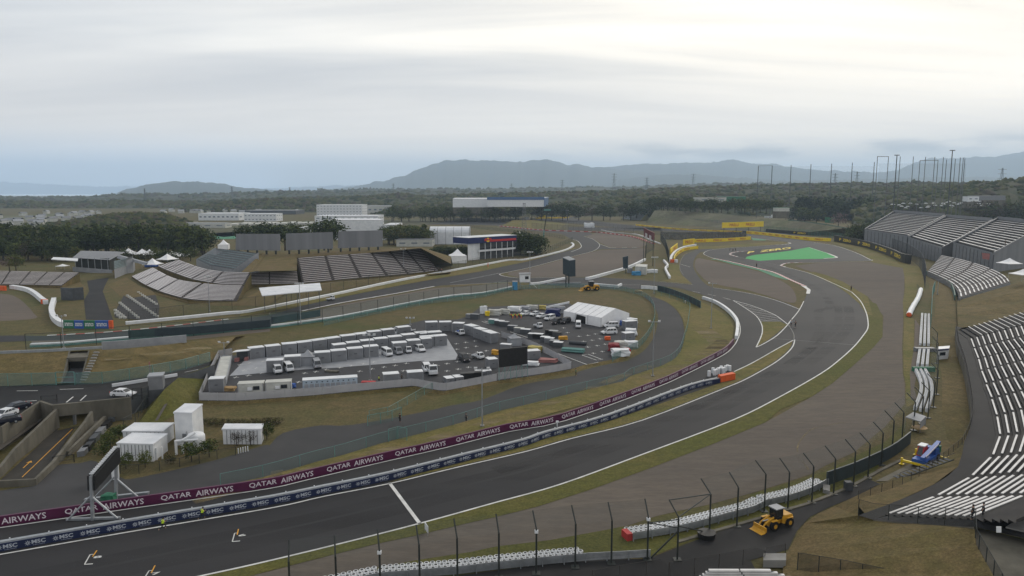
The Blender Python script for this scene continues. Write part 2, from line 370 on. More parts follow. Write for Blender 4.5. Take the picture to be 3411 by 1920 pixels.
def obj(name, mb, mats, parent=None, smooth_=False): return link(name, mb.mesh(name, mats, None, smooth_), parent)      # local coordinates
def wobj(name, mb, mats, root, parent=None, smooth_=False): return link(name, mb.mesh(name, mats, root.location, smooth_), parent or root)   # world coordinates
def single(name, mb, mats, label, cat, group=None, smooth_=False):
    V = np.array(mb.v); c = Vector(((V[:, 0].min() + V[:, 0].max()) / 2, (V[:, 1].min() + V[:, 1].max()) / 2, V[:, 2].min()))
    o = link(name, mb.mesh(name, mats, c, smooth_), None, c); return tag(o, label, cat, group)
def struct(name, mb, mats, smooth_=False, kind='structure'):
    o = link(name, mb.mesh(name, mats, None, smooth_)); o['kind'] = kind; return o
def kids(o): return [c for c in KID.get(o.name, [])]
def copy_tree(o, loc=None, rz=None, scale=None, label=None, group=None, parent=None):
    c = o.copy(); COL.objects.link(c)
    if parent is not None: c.parent = parent; KID.setdefault(parent.name, []).append(c)
    if loc is not None: c.location = loc
    if rz is not None: c.rotation_euler = (0, 0, rz)
    if scale is not None: c.scale = scale if hasattr(scale, '__len__') else (scale,) * 3
    if label: c['label'] = label
    if group: c['group'] = group
    for ch in kids(o): copy_tree(ch, parent=c)
    return c
def place(proto, first, loc, rz, label, group=None, scale=None):
    """the prototype itself the first time, then copies"""
    if not proto.get('_used'):
        proto['_used'] = 1; proto.location = loc; proto.rotation_euler = (0, 0, rz); proto['label'] = label
        if group: proto['group'] = group
        if scale is not None: proto.scale = scale if hasattr(scale, '__len__') else (scale,) * 3
        return proto
    return copy_tree(proto, loc, rz, scale, label, group)
_txt = {}
def text_geo(s, bold=0.0):
    if (s, bold) in _txt: return _txt[(s, bold)]
    cu = bpy.data.curves.new('t', 'FONT'); cu.body = s; cu.size = 1; cu.resolution_u = 2; cu.offset = bold
    o = bpy.data.objects.new('t', cu); COL.objects.link(o); dg = bpy.context.evaluated_depsgraph_get()
    me = bpy.data.meshes.new_from_object(o.evaluated_get(dg)); V = [tuple(v.co) for v in me.vertices]; Fc = [tuple(p.vertices) for p in me.polygons]
    x0 = min(v[0] for v in V); x1 = max(v[0] for v in V); y0 = min(v[1] for v in V); y1 = max(v[1] for v in V)
    V = [((v[0] - x0) / (x1 - x0), (v[1] - y0) / (y1 - y0)) for v in V]
    bpy.data.objects.remove(o); bpy.data.curves.remove(cu); bpy.data.meshes.remove(me)
    _txt[(s, bold)] = (V, Fc, (x1 - x0) / (y1 - y0)); return _txt[(s, bold)]
def text_on_wall(mb, P, s, s0, width, z0, h, side, bold=0.0, slant=0.0):
    """letters bent along the wall line P, starting at length s0; side = distance to the right of travel"""
    V, Fc, _ = text_geo(s, bold); o = []
    for x, y in V:
        p, t = at_len(P, s0 + x * width + slant * y * h); o.append(p + nrm2(t) * side + Vector((0, 0, z0 + y * h)))
    mb.add(o, Fc)
def text_flat(mb, s, O, ax, ay, bold=0.0):
    V, Fc, _ = text_geo(s, bold); O, ax, ay = Vector(O), Vector(ax), Vector(ay)
    mb.add([O + ax * x + ay * y for x, y in V], Fc)
# ================================================================ ground, track and markings
m = MB(); gs = [-9000, -4000, -2000, -1000, -500, -250, 0, 250, 500, 1000, 2000, 4000, 9000]
ys = [-300, 0, 50, 120, 250, 500, 900, 1500, 2500, 4000, 7000, 11000]
V = [(x, y, 0) for y in ys for x in gs]; nx = len(gs)
m.add(V, [(j * nx + i, j * nx + i + 1, (j + 1) * nx + i + 1, (j + 1) * nx + i) for j in range(len(ys) - 1) for i in range(nx - 1)])
struct('ground', m, 'ground')
ZA, ZG, ZM = .05, .03, .09
def patch(name, s, material, z, n=0, closed=True):
    P = gl_(s, z)
    if n: P = smooth(P, n, True)
    return struct(name, MB().poly(P), material)
TR_OUT = 'E4 0,780 250,865 E1 2340,930 2450,1040 2520,1180 2545,1300 2540,1380 2500,1446 B4 720,585 E3 2576,1090 B4 400,850 0,1078 C3 2210,0 1300,345 600,600 0,768 C2 1530,962 730,1165 0,1340 C1 1870,1450 1200,1600 0,1870'
TR_IN = 'C1 -300,1295 0,1245 1200,1035 2510,815 C2 640,705 1240,588 1880,435 2510,290 C3 700,170 1360,0 E3 1150,1446 1400,1340 1640,1210 1800,1110 1920,1010 1985,930 2005,855'
KERB_IN = 'E3 2005,855 2000,780 1940,680 1930,668 1975,610 2070,490 2140,350 2185,240 E1 1815,900 1780,862 1600,780 1400,690 1200,640 1000,590 800,545 640,515'
LOOP = 'E1 640,515 560,485 530,462 560,435 640,415 860,390 1060,380 1300,362 1410,355'
FARIN = 'E1 1410,355 1500,350 1600,337 1590,325 1500,310 1300,290 1110,268'
FAROUT = 'E1 1055,222 1300,240 1700,290 1880,322 2130,360 2400,450 2576,535 E4 750,605 757,612 745,622 E1 2560,550 2100,560 1900,570 1620,575 1500,590 1470,605 1520,625 1750,680 1900,730 2150,840'
tin = smooth(gl_(TR_IN, ZA), 4); ker = smooth(gl_(KERB_IN, ZA), 4); loop = smooth(gl_(LOOP, ZA), 4); farin = smooth(gl_(FARIN, ZA), 3)
farout = gl_(FAROUT, ZA); trout = smooth(gl_(TR_OUT, ZA)[2:], 4)
far_tail = gl_('E1 1110,268 1056,225', ZA)
struct('race_track', MB().poly(tin + ker[1:] + loop[1:] + farin[1:] + farout + trout + gl_('C1 -900,2100 -900,1400', ZA)), 'asphalt')
# pit lane and the crossing behind it
PW = 'C1 -300,1035 0,990 600,903 1200,815 1800,730 2510,625 C2 460,552 1150,390 1760,250 2350,102 C3 640,0 E3 290,1440 640,1285 1000,1105 1180,1000 1270,900'
pw = smooth(gl_(PW, .07), 3)
pit_r = smooth(gl_('E3 1270,900 1320,790 1325,690 1300,610 1250,540 1180,465 1100,405 1000,350 870,300 700,250 560,215 330,195 130,180', .07), 3)
pit_top = gl_('E2 2340,1190 2050,1190 1670,1175 1190,1140 830,1100 800,1052 1400,1045 1900,1050 2300,1075 E3 300,140 760,182 E1 330,790', .07)
road_l = smooth(gl_('E1 330,790 265,720 235,650 240,570 285,490 380,440 470,412 640,402', .07), 3)
road_r = smooth(gl_('E1 640,440 500,440 440,490 405,560 410,650 480,760 560,840 640,875', .07), 3)
pit_b = smooth(gl_('E1 640,875 1100,950 1500,1050 1705,1142', .07), 3)
pit_c = gl_('E1 1705,1142 E3 1975,612 1935,668 1985,740 2003,855', .07)
mw = smooth(gl_(TR_IN, .07), 4)[::-1]
struct('pit_lane', MB().poly(pw + pit_r[1:] + pit_top + road_l[1:] + road_r + pit_b[1:] + pit_c[1:] + mw + gl_('C1 -900,1400 -900,1100', .07)), 'asphalt')
# infield service road
SR_IN = 'C1 320,610 500,430 740,400 890,382 1120,532 1300,532 2000,372 2460,232 C2 130,240 260,120 600,50 900,45 K 0,400 150,366 300,338 500,264 745,222 765,203 900,168 1000,150 E3 0,1085 110,1030 210,940 300,790 335,640 335,540 290,450 230,380 160,330'
SR_OUT = 'E3 190,315 330,345 450,400 560,490 630,600 655,720 655,850 620,980 550,1080 400,1165 0,1300 K 985,248 830,283 700,315 530,358 370,395 195,450 C2 1534,125 1170,215 830,320 575,385 340,455 70,530 C1 2050,612 1770,662 1200,780 0,955'
struct('service_road', MB().poly(gl_('C1 -900,700 0,655', .06) + smooth(gl_(SR_IN, .06), 3) + smooth(gl_(SR_OUT, .06), 3) + gl_('C1 -900,1100', .06)), 'road')
# the left-hand circuit loop
L_UP = 'B1 -600,350 100,338 450,342 1000,314 1550,262 2180,190 2576,142 A2 560,1208 1000,1112 1500,1012 1850,947 2300,872 2576,805 E2 930,858 1300,760 1500,702 1585,688 1605,655 1575,610 1510,583'
L_DN = 'E2 1640,545 1740,575 1820,630 1825,670 1780,710 1700,740 1500,790 1300,840 1000,920 700,985 615,1003 620,1020 700,1040 820,1054 830,1100 700,1105 0,1140 A2 1850,1017 1500,1082 1000,1167 590,1252 B1 2576,222 1200,352 230,392 -600,420'
l_up = smooth(gl_(L_UP, ZA), 3); l_dn = smooth(gl_(L_DN, ZA), 3)
struct('race_track', MB().poly(l_up + gl_('E2 1480,578 1400,530 1350,515', ZA) + gl_('E2 1500,528', ZA) + l_dn), 'asphalt')
struct('race_track', MB().poly(gl_('E2 1360,514 1250,500 1000,475 640,432 560,412 640,405 1100,448 1700,492 1745,522 1640,544 1500,527', .06)), 'asphalt')
struct('race_track', MB().poly(gl_('E2 560,412 640,400 700,380 400,350 -1200,345 -1200,395 200,400', .06)), 'road')
patch('escape_road', 'E2 1830,640 1960,686 2350,676 2440,668 2300,690 2100,702 1850,702 1780,712 1825,675', 'asphalt', .045)
patch('race_track', 'E2 1010,340 1500,385 2100,440 2576,470 2576,440 2250,410 1900,370 1600,340 1450,315 1180,310', 'asphalt', .06)
patch('race_track', 'E2 1700,232 2100,228 2140,240 1900,262 1700,285 1560,320 1460,320 1620,270', 'road', .05)
patch('race_track', 'A4 0,790 0,760 -300,700 -700,655 -760,665 -300,735', 'asphalt', .06)
patch('race_track', 'H3 900,420 1400,425 1900,442 2100,462 1900,455 1300,440 900,435', 'road', .06)
# gravel
patch('gravel_trap', 'E1 450,520 420,620 500,740 600,810 800,862 1000,895 1300,975 1500,1045 1640,1062 1665,1000 1620,900 1540,830 1350,730 1100,655 900,605 700,565 560,535', 'gravel', ZG, 3)
patch('gravel_trap', 'E2 1660,535 1800,500 2100,520 2300,575 2400,640 2370,668 2050,680 1965,678 1900,650 1820,610 1720,565', 'gravel', ZG)
patch('gravel_trap', 'E2 1835,715 2100,705 2390,690 2380,820 2110,930 1670,1040 830,1045 700,1015 720,992 1000,930 1300,850 1500,800 1720,742', 'gravel', ZG)
patch('gravel_trap', 'A2 560,1275 1000,1180 1500,1095 1850,1030 2200,1010 E2 700,1115 760,1160 0,1280 A2 2000,1130 1500,1210 800,1340 560,1380', 'gravel', ZG)
patch('gravel_trap', 'B1 300,390 1200,365 1800,310 2576,230 2576,300 1800,380 1200,400 300,425', 'gravel', ZG)
patch('gravel_trap', 'A1 -600,1080 0,1085 150,1115 250,1190 320,1270 335,1320 0,1345 -600,1350', 'gravel', ZG, 3)
patch('gravel_trap', 'C2 -400,1500 0,1425 700,1245 1100,1145 1500,1060 2000,940 C3 0,890 400,795 900,640 1400,460 2000,230 2510,20 B4 300,1080 500,950 700,780 900,600 985,500 995,300 900,180 E4 700,1060 400,880 200,800 0,745 E1 2200,800 1900,700 1760,655 1650,610 2000,570 2576,560 E4 750,632 1000,685 1130,705 1150,820 1150,960 B4 1190,100 1185,350 1175,600 1180,850 1200,950 1200,1150 C4 1250,60 960,300 700,420 560,500 350,570 100,650 0,680 C3 2000,780 1500,890 1200,990 1000,1030 500,1120 0,1180 C2 2000,1230 1500,1310 1000,1400 750,1460 300,1600 -400,1800', 'gravel_grey', ZG)
# grass islands and verges
GRS = [
 'E3 1605,632 1840,632 1922,672 1700,850 1545,940 1612,780 1618,700',
 'E1 470,372 640,372 900,352 1300,322 1480,318 1590,335 1400,352 1060,376 640,402 480,404',
 'C1 1780,660 2050,612 C2 70,530 340,455 575,385 830,320 1170,215 1534,125 K 195,450 370,395 530,358 700,315 830,283 985,248 E3 0,1300 400,1165 550,1080 625,980 665,850 670,720 640,590 560,470 430,385 300,335 330,240 600,290 860,390 1000,450 1130,530 1230,620 1265,700 1250,830 1210,920 1000,1085 640,1270 200,1440 C3 0,80 C2 1760,235 1150,375 460,537 C1 2510,605',
 'E1 100,590 240,600 230,650 260,720 390,832 0,795 110,780',
 'A2 0,1265 560,1165 1000,1070 1500,975 1900,890 2350,800 2576,765 E2 930,825 1300,745 1500,690 1560,690 1300,758 930,855 A2 2300,868 1850,943 1500,1008 1000,1108 560,1204 0,1302',
]
m = MB()
for g in GRS:
    P = gl_(g, .085); m = MB().poly(P); struct('grass_verge', m, 'grass')
isl = smooth(gl_('E3 1995,868 1800,968 1500,1138 1270,1245', .085), 3)
isl2 = smooth(gl_(TR_IN, .085), 4)
i0 = min(range(len(isl2)), key=lambda i: (isl2[i] - G('C2 1300,585', .085)).length)
msc_base_far = gl_('E3 1280,1345 1100,1385 C3 1080,2 600,132 0,300 C2 2000,372 1500,500', .085)
struct('grass_verge', MB().poly(isl + msc_base_far + [p + Vector((0, 0, 0)) for p in offset(isl2[i0:], -.35)]), 'grass')
# verge between the outer white line and the gravel
vo = smooth(gl_(TR_OUT, .07)[2:], 4)
vin = gl_('E4 250,865 E1 2400,935 2510,1030 B4 925,180 985,300 985,500 900,600 700,780 500,950 300,1080 0,1200 C3 2510,20 2000,230 1400,460 900,640 400,800 0,900 C2 2000,950 1500,1070 1100,1155 700,1255 0,1435 -800,1640', .07)
struct('grass_verge', MB().poly([p for p in offset(vo, .1)] + vin[::-1]), 'grass_green')
struct('grass_verge', MB().poly(gl_('E1 1780,690 1900,735 2150,850 E4 450,1020 600,1150 690,1290 760,1290 700,1060 400,880 200,800 0,745 E1 2200,800 1900,690', .072)), 'grass')
patch('grass_verge', 'E4 745,640 1000,690 1130,710 1150,820 1160,960 1130,1130 B4 1195,350 1185,600 1190,850 1210,950 1215,1180 1290,1150 1260,850 1290,600 1290,330 1220,300 1320,90 E4 1300,900 1400,1000 1380,700 1220,680 1120,640 900,500 560,440 330,385 230,395 500,470 700,580', 'grass', .045)
patch('grass_verge', 'C2 750,1455 1000,1395 1500,1300 2000,1225 C3 0,1175 500,1115 1000,1025 1200,985 1230,1100 1700,1060 2000,960 2510,800 2510,890 2000,1055 1500,1245 1430,1280 1100,1270 0,1390 C2 1500,1500 750,1540', 'grass_green', .05)
patch('grass_verge', 'C4 0,690 350,585 700,470 1000,320 1250,200 1450,10 1420,180 1200,420 1100,540 800,655 530,780 0,960', 'grass_green', .055)
# kerbs and lines
def stripes(name, P, wd, seg, c1, c2, z=.12, h=.05):
    m = MB(); n = int(plen(P) / seg); PP = [at_len(P, plen(P) * i / n) for i in range(n + 1)]
    for i in range(n):
        m.mt(i % 2); a, b = PP[i], PP[i + 1]; na, nb = nrm2(a[1]) * wd / 2, nrm2(b[1]) * wd / 2
        q = [a[0] - na, a[0] + na, b[0] + nb, b[0] - nb]
        if (q[1] - q[0]).cross(q[2] - q[0]).z < 0: q = q[::-1]
        m.face([p + Vector((0, 0, h)) for p in q])
    return struct(name, m, [c1, c2])
kline = ker[10:]
K = gl_('E1 1790,865 1600,782 1400,692 1200,642 1000,592 800,547 640,517', .1)
stripes('kerb', offset(smooth(K, 4), -.3), 1.5, 2.2, 'paint_white', 'paint_red')
struct('kerb', MB().ribbon(smooth(gl_('E3 2110,190 2165,225 2185,245 2175,290', .12), 3), 1.5), 'paint_white')
stripes('kerb', smooth(gl_('B1 450,338 1000,308 1550,256 2180,182', .12), 3), 1.2, 2.5, 'paint_white', 'paint_red')
stripes('kerb', smooth(gl_('A2 590,1250 1000,1165 1500,1080 1850,1015', .12), 3), 1.1, 3.2, 'paint_white', 'bench_pale')
stripes('kerb', smooth(gl_('E2 1960,684 2100,684 2350,676', .1), 3), 1.4, 4, 'paint_white', 'red_soft')
stripes('kerb', smooth(gl_('E1 945,500 870,480 852,468 880,450 960,437 1060,430', .12), 3), 1.4, 3, 'paint_white', 'red_soft')
stripes('kerb', smooth(gl_('E1 1530,625 1480,610 1490,598 1560,578 1740,570', .12), 3), 1.4, 3, 'paint_white', 'red_soft')
stripes('kerb', smooth(gl_('E1 1410,355 1500,352 1595,337 1560,322', .12), 3), 1.3, 3, 'paint_white', 'paint_worn')
stripes('kerb', smooth(gl_('E1 2000,522 2130,515 2165,508 2130,490 2060,462', .12), 3), 1.5, 4, 'paint_white', 'off_white')
def line(s, wd=.25, n=3, m_='paint_white', z=.10):
    P = gl_(s, z); P = smooth(P, n) if n > 1 and len(P) > 2 else P
    return struct('track_marking', MB().ribbon(P, wd), m_)
struct('track_marking', MB().ribbon([p + Vector((0, 0, .05)) for p in offset(tin, .2)], .3), 'paint_white')
struct('track_marking', MB().ribbon([p + Vector((0, 0, .05)) for p in trout], .32), 'paint_white')
struct('track_marking', MB().ribbon([p + Vector((0, 0, .055)) for p in ker[12:24]], .3), 'paint_white')
struct('track_marking', MB().ribbon([p + Vector((0, 0, .055)) for p in ker[:12]], .2), 'paint_worn')
struct('track_marking', MB().ribbon([p + Vector((0, 0, .05)) for p in loop], .35), 'paint_white')
struct('track_marking', MB().ribbon([p + Vector((0, 0, .05)) for p in offset(pw + pit_r[1:10], .45)], .28), 'paint_white')
for s_, w_ in (('C2 1247,582 1530,962', .5), ('E3 1745,838 2576,905 B4 720,578', .22), ('E3 1258,372 1400,460 1540,560 1605,660 1618,740 1600,820 1540,948', .3), ('E3 1540,948 1640,900 1800,800 1930,668 1975,612', .32),
               ('E3 1258,372 1500,440 1750,540 1850,605 1930,668', .3), ('E3 1600,626 1845,624', .25), ('E3 1270,1245 1500,1135 1800,965 2000,858', .3), ('E3 1000,215 1400,275 1750,360 2075,482', .28),
               ('E1 1880,325 2130,362 2400,452 2576,538 E4 757,612', .4), ('E4 745,622 500,632 E1 1900,570 1620,575', .3), ('E1 1520,625 1750,680 1900,730 2150,840 2340,930', .35),
               ('E1 1840,320 1890,325 1885,345 1780,365 1600,362 1300,380 1060,432', .22), ('E1 940,500 1200,550 1480,610', .22), ('E1 1110,268 1300,290 1500,312', .35), ('E1 1820,385 2060,460', .4),
               ('E1 0,805 200,820 395,840', .25), ('E1 245,590 365,625', .3), ('E1 390,440 300,470 245,560 240,650 280,720', .2),
               ('E2 0,1112 300,1055 600,995', .25), ('E2 0,1140 400,1120 760,1103', .3), ('E2 820,1052 700,1040 620,1020 610,1003 700,985', .5), ('E2 700,985 1000,920 1300,840 1500,790 1700,740 1780,710 1825,670 1820,630 1740,575 1640,545', .35),
               ('E2 820,1054 1400,1048', .35), ('E2 1820,635 1960,684', .4), ('E2 1500,582 1560,600 1603,650 1590,690 1480,735', .5), ('E2 1190,1118 1600,1130 2320,1140', .25), ('E2 2100,1190 2320,1165', .2), ('E2 1890,1050 2576,1092', .22),
               ('E1 390,922 490,942', .25), ('E1 580,958 680,980', .25), ('E1 765,1000 860,1026', .25)):
    line(s_, w_, m_='paint_white' if w_ > .23 else 'paint_worn')
m = MB()                                                     # hatching of the pit-entry triangle
A = gl_('E3 1258,372 1400,462 1535,562 1600,628', .1); B = gl_('E3 1258,372 1500,442 1750,542 1845,606', .1)
for i in range(1, 15):
    a, _ = at_len(A, plen(A) * min(1, (i / 14.5) + .04)); b, _ = at_len(B, plen(B) * min(1, i / 14.5)); m.ribbon([a, b], .16)
struct('track_marking', m, 'paint_white')
patch('painted_runoff', 'E1 1820,382 2060,458 2150,500 2130,515 2000,524 1450,535 1210,550 1040,522 1060,500 1150,478 1400,450 1600,425', 'paint_green', .075)
patch('painted_runoff', 'E1 610,530 660,515 800,548 1000,598 1200,645 1400,697 1520,745 1590,780 1540,782 1400,745 1200,665 900,595 700,540', 'paint_green_dark', .06)
patch('painted_runoff', 'E1 945,497 880,470 960,440 1070,432 1180,405 1620,388 1640,405 1600,425 1150,478 1060,500 1040,522', 'asphalt_dark', .07)
patch('painted_runoff', 'E1 1120,270 1295,290 1290,300 1130,298', 'paint_green_dark', .08)
m = MB(); O = G('E1 1060,462', .10); X = G('E1 1600,402', .10)        # P ZERO on the asphalt, read from the chicane
yv = (G('E1 1090,430', .1) - G('E1 1065,462', .1)); xv = (X - O)
text_flat(m, 'P', O, xv * .14, yv * .8, .03); text_flat(m, 'ZERO', O + xv * .27, xv * .73, yv * .8, .03); struct('track_marking', m, 'paint_yellow')
# starting boxes
def gridbox(p, o2, o3, y0, y1):
    a, b, c = G(p, .1), G(o2, .1), G(o3, .1); m = MB(); m.ribbon([a, b], .13); m.ribbon([b, c], .13); d = (b - a).normalized() * 2.1
    e_ = a + d * .0; m.ribbon([a, a + (c - b).normalized() * .9], .18); struct('track_marking', m, 'paint_white')
    struct('track_marking', MB().ribbon([G(y0, .115), G(y1, .115)], .14), 'paint_orange')
gridbox('C1 785,1340', 'C1 838,1248', 'C1 868,1246', 'C1 860,1268', 'C1 900,1210')
gridbox('C1 2158,1128', 'C1 2180,1050', 'C1 2205,1048', 'C1 2203,1066', 'C1 2215,1012')
gridbox('C1 1340,1470', 'C1 1385,1398', 'C1 1412,1396', 'C1 1405,1420', 'C1 1440,1350')
for p in ('C1 862,1286', 'C1 2213,1082', 'C1 1405,1440'):
    a = G(p, .1); m = MB(); text_flat(m, '8' if p.endswith('286') else ('6' if p.endswith('082') else '7'), a, Vector((.9, .25, 0)), Vector((-.2, .5, 0)), .03); struct('track_marking', m, 'paint_white')
patch('asphalt_apron', 'C3 0,1400 500,1335 1100,1285 1430,1292 1500,1255 2000,1065 2510,905 C4 300,860 530,785 800,662 1100,548 1200,592 1000,700 750,800 550,900 430,1030 350,1200 0,1300 C3 2450,1450 2000,1700 0,1900 -1500,2000 -1500,1600', 'asphalt_dark', .065)
patch('drain_path', 'B4 1300,330 1350,400 1350,700 1310,900 1290,1000 1320,1100 1260,1110 1250,850 1290,600', 'gravel', .075)
patch('concrete_pad', 'T 300,1140 560,1010 640,1060 330,1250 60,1260', 'concrete', .085)
# ---------------------------------------------------------------- raised ground: compound plateau, street deck, banks
ZC, ZS, ZB = 0.5, 3.5, 6.5
CMP = 'B2 75,1240 275,770 600,740 785,690 1300,600 1900,500 2340,410 B3 50,375 400,370 520,330 640,240 900,225 1400,200 1560,190 1900,300 2250,330 2330,480 2280,680 2180,760 2060,800 1780,850 1610,905 1150,985 830,1025 250,1140 0,1100 B2 2400,1085 1300,1185 500,1245'
cmp_ = gl_(CMP, ZC); c0 = sum(cmp_, Vector()) / len(cmp_)
struct('compound_yard', MB().poly(cmp_), 'asphalt_lot')
o_ = [p + (p - c0).normalized() * 1.2 for p in cmp_]; low = [Vector((p.x, p.y, 0.0)) for p in o_]
struct('grass_bank', MB().strip([p - Vector((0, 0, .01)) for p in cmp_] + [cmp_[0] - Vector((0, 0, .01))], low + [low[0]]), 'grass_bank')
patch('compound_pad', 'B2 400,975 555,815 600,795 1300,720 2500,640 B3 290,575 400,750 380,800 0,825 B2 2500,810 1500,890 1200,905', 'grey_light', ZC + .03)
# street deck on the left
deck_t = gl_('B1 -900,835 0,822 535,815 840,800 1400,735', ZS) + [G('B1 2010,585', 1.6)]
deck_b = gl_('B1 -900,1180 20,1200 385,958 500,1000 860,960 1240,925 1400,860 1560,850 1700,740', ZS) + [G('B1 2000,625', 1.6)]
struct('street', MB().poly(deck_t + deck_b[::-1]), 'asphalt_dark')
crest = gl_('B1 -900,520 0,520 970,475 1300,460', ZB) + [G('B1 1750,405', 4.5), G('B1 2250,350', 1.2)]
cutL, cutR = G('B1 655,488', ZB), G('B1 840,481', ZB); ftL, ftR = G('B1 578,795', ZS), G('B1 757,790', ZS)
struct('grass_bank', MB().strip(crest[:2] + [cutL], gl_('B1 -900,835 0,822', ZS) + [ftL]), 'grass_bank')
struct('grass_bank', MB().strip([cutR] + crest[2:], [ftR] + gl_('B1 900,792 1150,765 1400,735', ZS) + [G('B1 2010,585', 1.6)]), 'grass_bank')
struct('grass_bank', MB().ribbon(gl_('B1 1000,560 1500,520 2000,450', 5.6), 4.5), 'worn_grass')
back = [Vector((p.x, p.y + 6 + p.z, 0)) for p in crest]; struct('grass_bank', MB().strip(back, crest), 'grass_bank')
slope_t = gl_('B1 2045,615 1700,740 1570,850 1400,960', ZS); slope_b = gl_('B1 1890,960 1720,1080 1500,1170 1290,1200', 0.05)
struct('grass_bank', MB().poly([G('B1 2000,625', 1.6)] + gl_('B1 1700,740 1570,850', ZS - .01) + gl_('B1 1450,950 1300,1200', 0.05) + gl_('B1 1500,1190 1700,1075 1885,975', .05) + gl_('B1 1885,960 2080,560', ZC)), 'grass_green')
struct('bank_path', MB().ribbon(gl_('B1 1490,1150 1600,960 1750,740', 1.6), .5), 'dirt')
# ---------------------------------------------------------------- distant fields
for s_, m_ in (('D -200,545 0,543 140,538 300,550 500,556 480,585 200,580 -200,575', 'field_pale'), ('H2 880,405 1580,390 1580,425 1130,470 880,440', 'field_green'), ('H2 1000,455 1250,440 1420,470 1010,485', 'paint_green_dark')):
    if m_ not in MT:
        if m_ == 'field_pale': layered('field_pale', [(.13, .12, .08), (.09, .11, .04), (.19, .17, .13), (.06, .07, .03)], [.02, .006, .05])
        else: layered('field_green', [(.10, .11, .05), (.16, .15, .11), (.08, .07, .05), (.06, .07, .03)], [.03, .01, .08])
    struct('field', MB().poly(gl_(s_, .1)), m_)
for k in range(7):
    a = G('H2 %d,%d' % (1140 + 62 * k, 414 - 4 * (k % 2) - k), .3); wv = G('H2 %d,%d' % (1195 + 62 * k, 412 - k), .3) - a
    o = single('greenhouse', MB().frame(a, wv, Vector((-6, 40, 0)), (0, 0, 2.2)), 'off_white', 'low pale greenhouse on the flat land behind the grey screens', 'greenhouse', 'pale greenhouses in the far field')
patch('hill_meadow', 'H3 1340,335 1500,340 1900,375 2300,410 2250,425 1700,395 1290,380 1250,360', 'field_green', .1) if False else None
# ---------------------------------------------------------------- hills and mountains
layered('hill_wood', [(.036, .050, .022), (.060, .062, .028), (.026, .036, .018), (.08, .068, .040)], [.012, .004, .05], bump=.6)
layered('mountain', [(.045, .06, .05), (.035, .05, .045), (.06, .07, .06), (.04, .05, .04)], [.0015, .0006, .005], bump=0)
def interp(P, x):
    for i in range(len(P) - 1):
        if P[i][0] <= x <= P[i + 1][0]:
            t = (x - P[i][0]) / (P[i + 1][0] - P[i][0]); return P[i][1] * (1 - t) + P[i + 1][1] * t
    return P[0][1] if x < P[0][0] else P[-1][1]
RIDGES = []
def ridge(name, s, Y, depth, m_, step=12, rough=1.0, kind='structure', floor=-2.0, nseg=9, seed=0, crown=None):
    P = sorted(px(s)); x0, x1 = P[0][0], P[-1][0]; nx = max(2, int((x1 - x0) / step)); V = []
    for i in range(nx + 1):
        x = x0 + (x1 - x0) * i / nx; y = interp(P, x); top = W((x, y), Y); 
        top.z += rough * (noise.noise(Vector((x * .03, seed, 0))) + .5 * noise.noise(Vector((x * .11, seed, 3))) + .5 * (.5 - abs(noise.noise(Vector((x * .045, seed, 7))))) - .2) * Y / 2400 * 2.6
        for k in range(nseg):
            t = k / (nseg - 1) * 2 - 1; h = (1 - t * t) ** 1.0 if abs(t) < 1 else 0
            yy = Y + t * depth; u = (top.x / Y); z = floor + (top.z - floor) * h
            z += rough * h * (1 - h) * depth * .05 * noise.noise(Vector((x * .02, k * 1.3, seed)))
            V.append((u * yy, yy, z))
    Fc = [(i * nseg + k, (i + 1) * nseg + k, (i + 1) * nseg + k + 1, i * nseg + k + 1) for i in range(nx) for k in range(nseg - 1)]
    mb = MB().add(V, Fc); o = struct(name, mb, m_, smooth_=True); RIDGES.append((V, nx, nseg, crown)); return V, nx, nseg
ridge('mountains', 'D -250,462 0,458 130,464 260,470 420,468 560,476 700,474 860,466 1050,470 1300,470', 24000, 2500, 'mountain', 6, 1.8, seed=1)
ridge('mountains', 'D 240,500 285,488 340,471 380,463 430,457 520,458 560,463 600,471 680,478 800,482', 9800, 1500, 'mountain', 5, 1.6, seed=2)
ridge('mountains', 'D 700,486 860,474 960,456 1020,441 1055,425 1080,416 1120,405 1150,402 1230,404 1300,408 1340,403 1385,403 1400,406 1430,415 1460,414 1490,422 1520,420 1560,428 1700,440 1900,460 2200,480', 13500, 2600, 'mountain', 5, 1.9, seed=3)
ridge('mountains', 'D 1300,470 1420,440 1520,421 1600,413 1680,411 1720,410 1800,408 1825,404 1843,400 1862,405 1900,413 1940,412 2000,422 2050,428 2100,430 2150,431 2200,435 2260,428 2300,410 2340,397 2380,399 2440,396 2500,394 2540,388 2576,382 2650,374 2800,380 2900,384', 15500, 2600, 'mountain', 5, 1.9, seed=4)
ridge('mountains', 'D 1480,475 1560,452 1640,441 1740,438 1840,446 1980,455 2150,452 2300,447 2576,444 2900,440', 11000, 1500, 'mountain', 5, 1.6, seed=5)
ridge('hills', 'D -250,499 0,497 180,497 330,489 440,490 560,487 700,482 860,484 1000,482 1250,483', 3600, 700, 'hill_wood', 9, 1.3, seed=6, crown=(900, 16))
ridge('hills', 'D 600,492 780,480 860,478 1000,476 1200,476 1400,472 1600,470 1800,462 2000,463 2200,462 2576,462 2900,460', 4600, 900, 'hill_wood', 9, 1.0, seed=7, crown=(900, 18))
ridge('hills', 'D -250,508 0,506 150,512 300,506 480,510 700,500 900,498 1000,492 1130,498', 2300, 350, 'hill_wood', 9, 1.4, seed=8, crown=(1500, 12))
ridge('hills', 'D 820,500 960,494 1010,488 1060,496 1200,490 1400,486 1520,483 1700,474 1900,468 2000,465 2120,463 2300,461 2900,465', 2000, 380, 'hill_wood', 9, 1.3, seed=9, crown=(2400, 11))
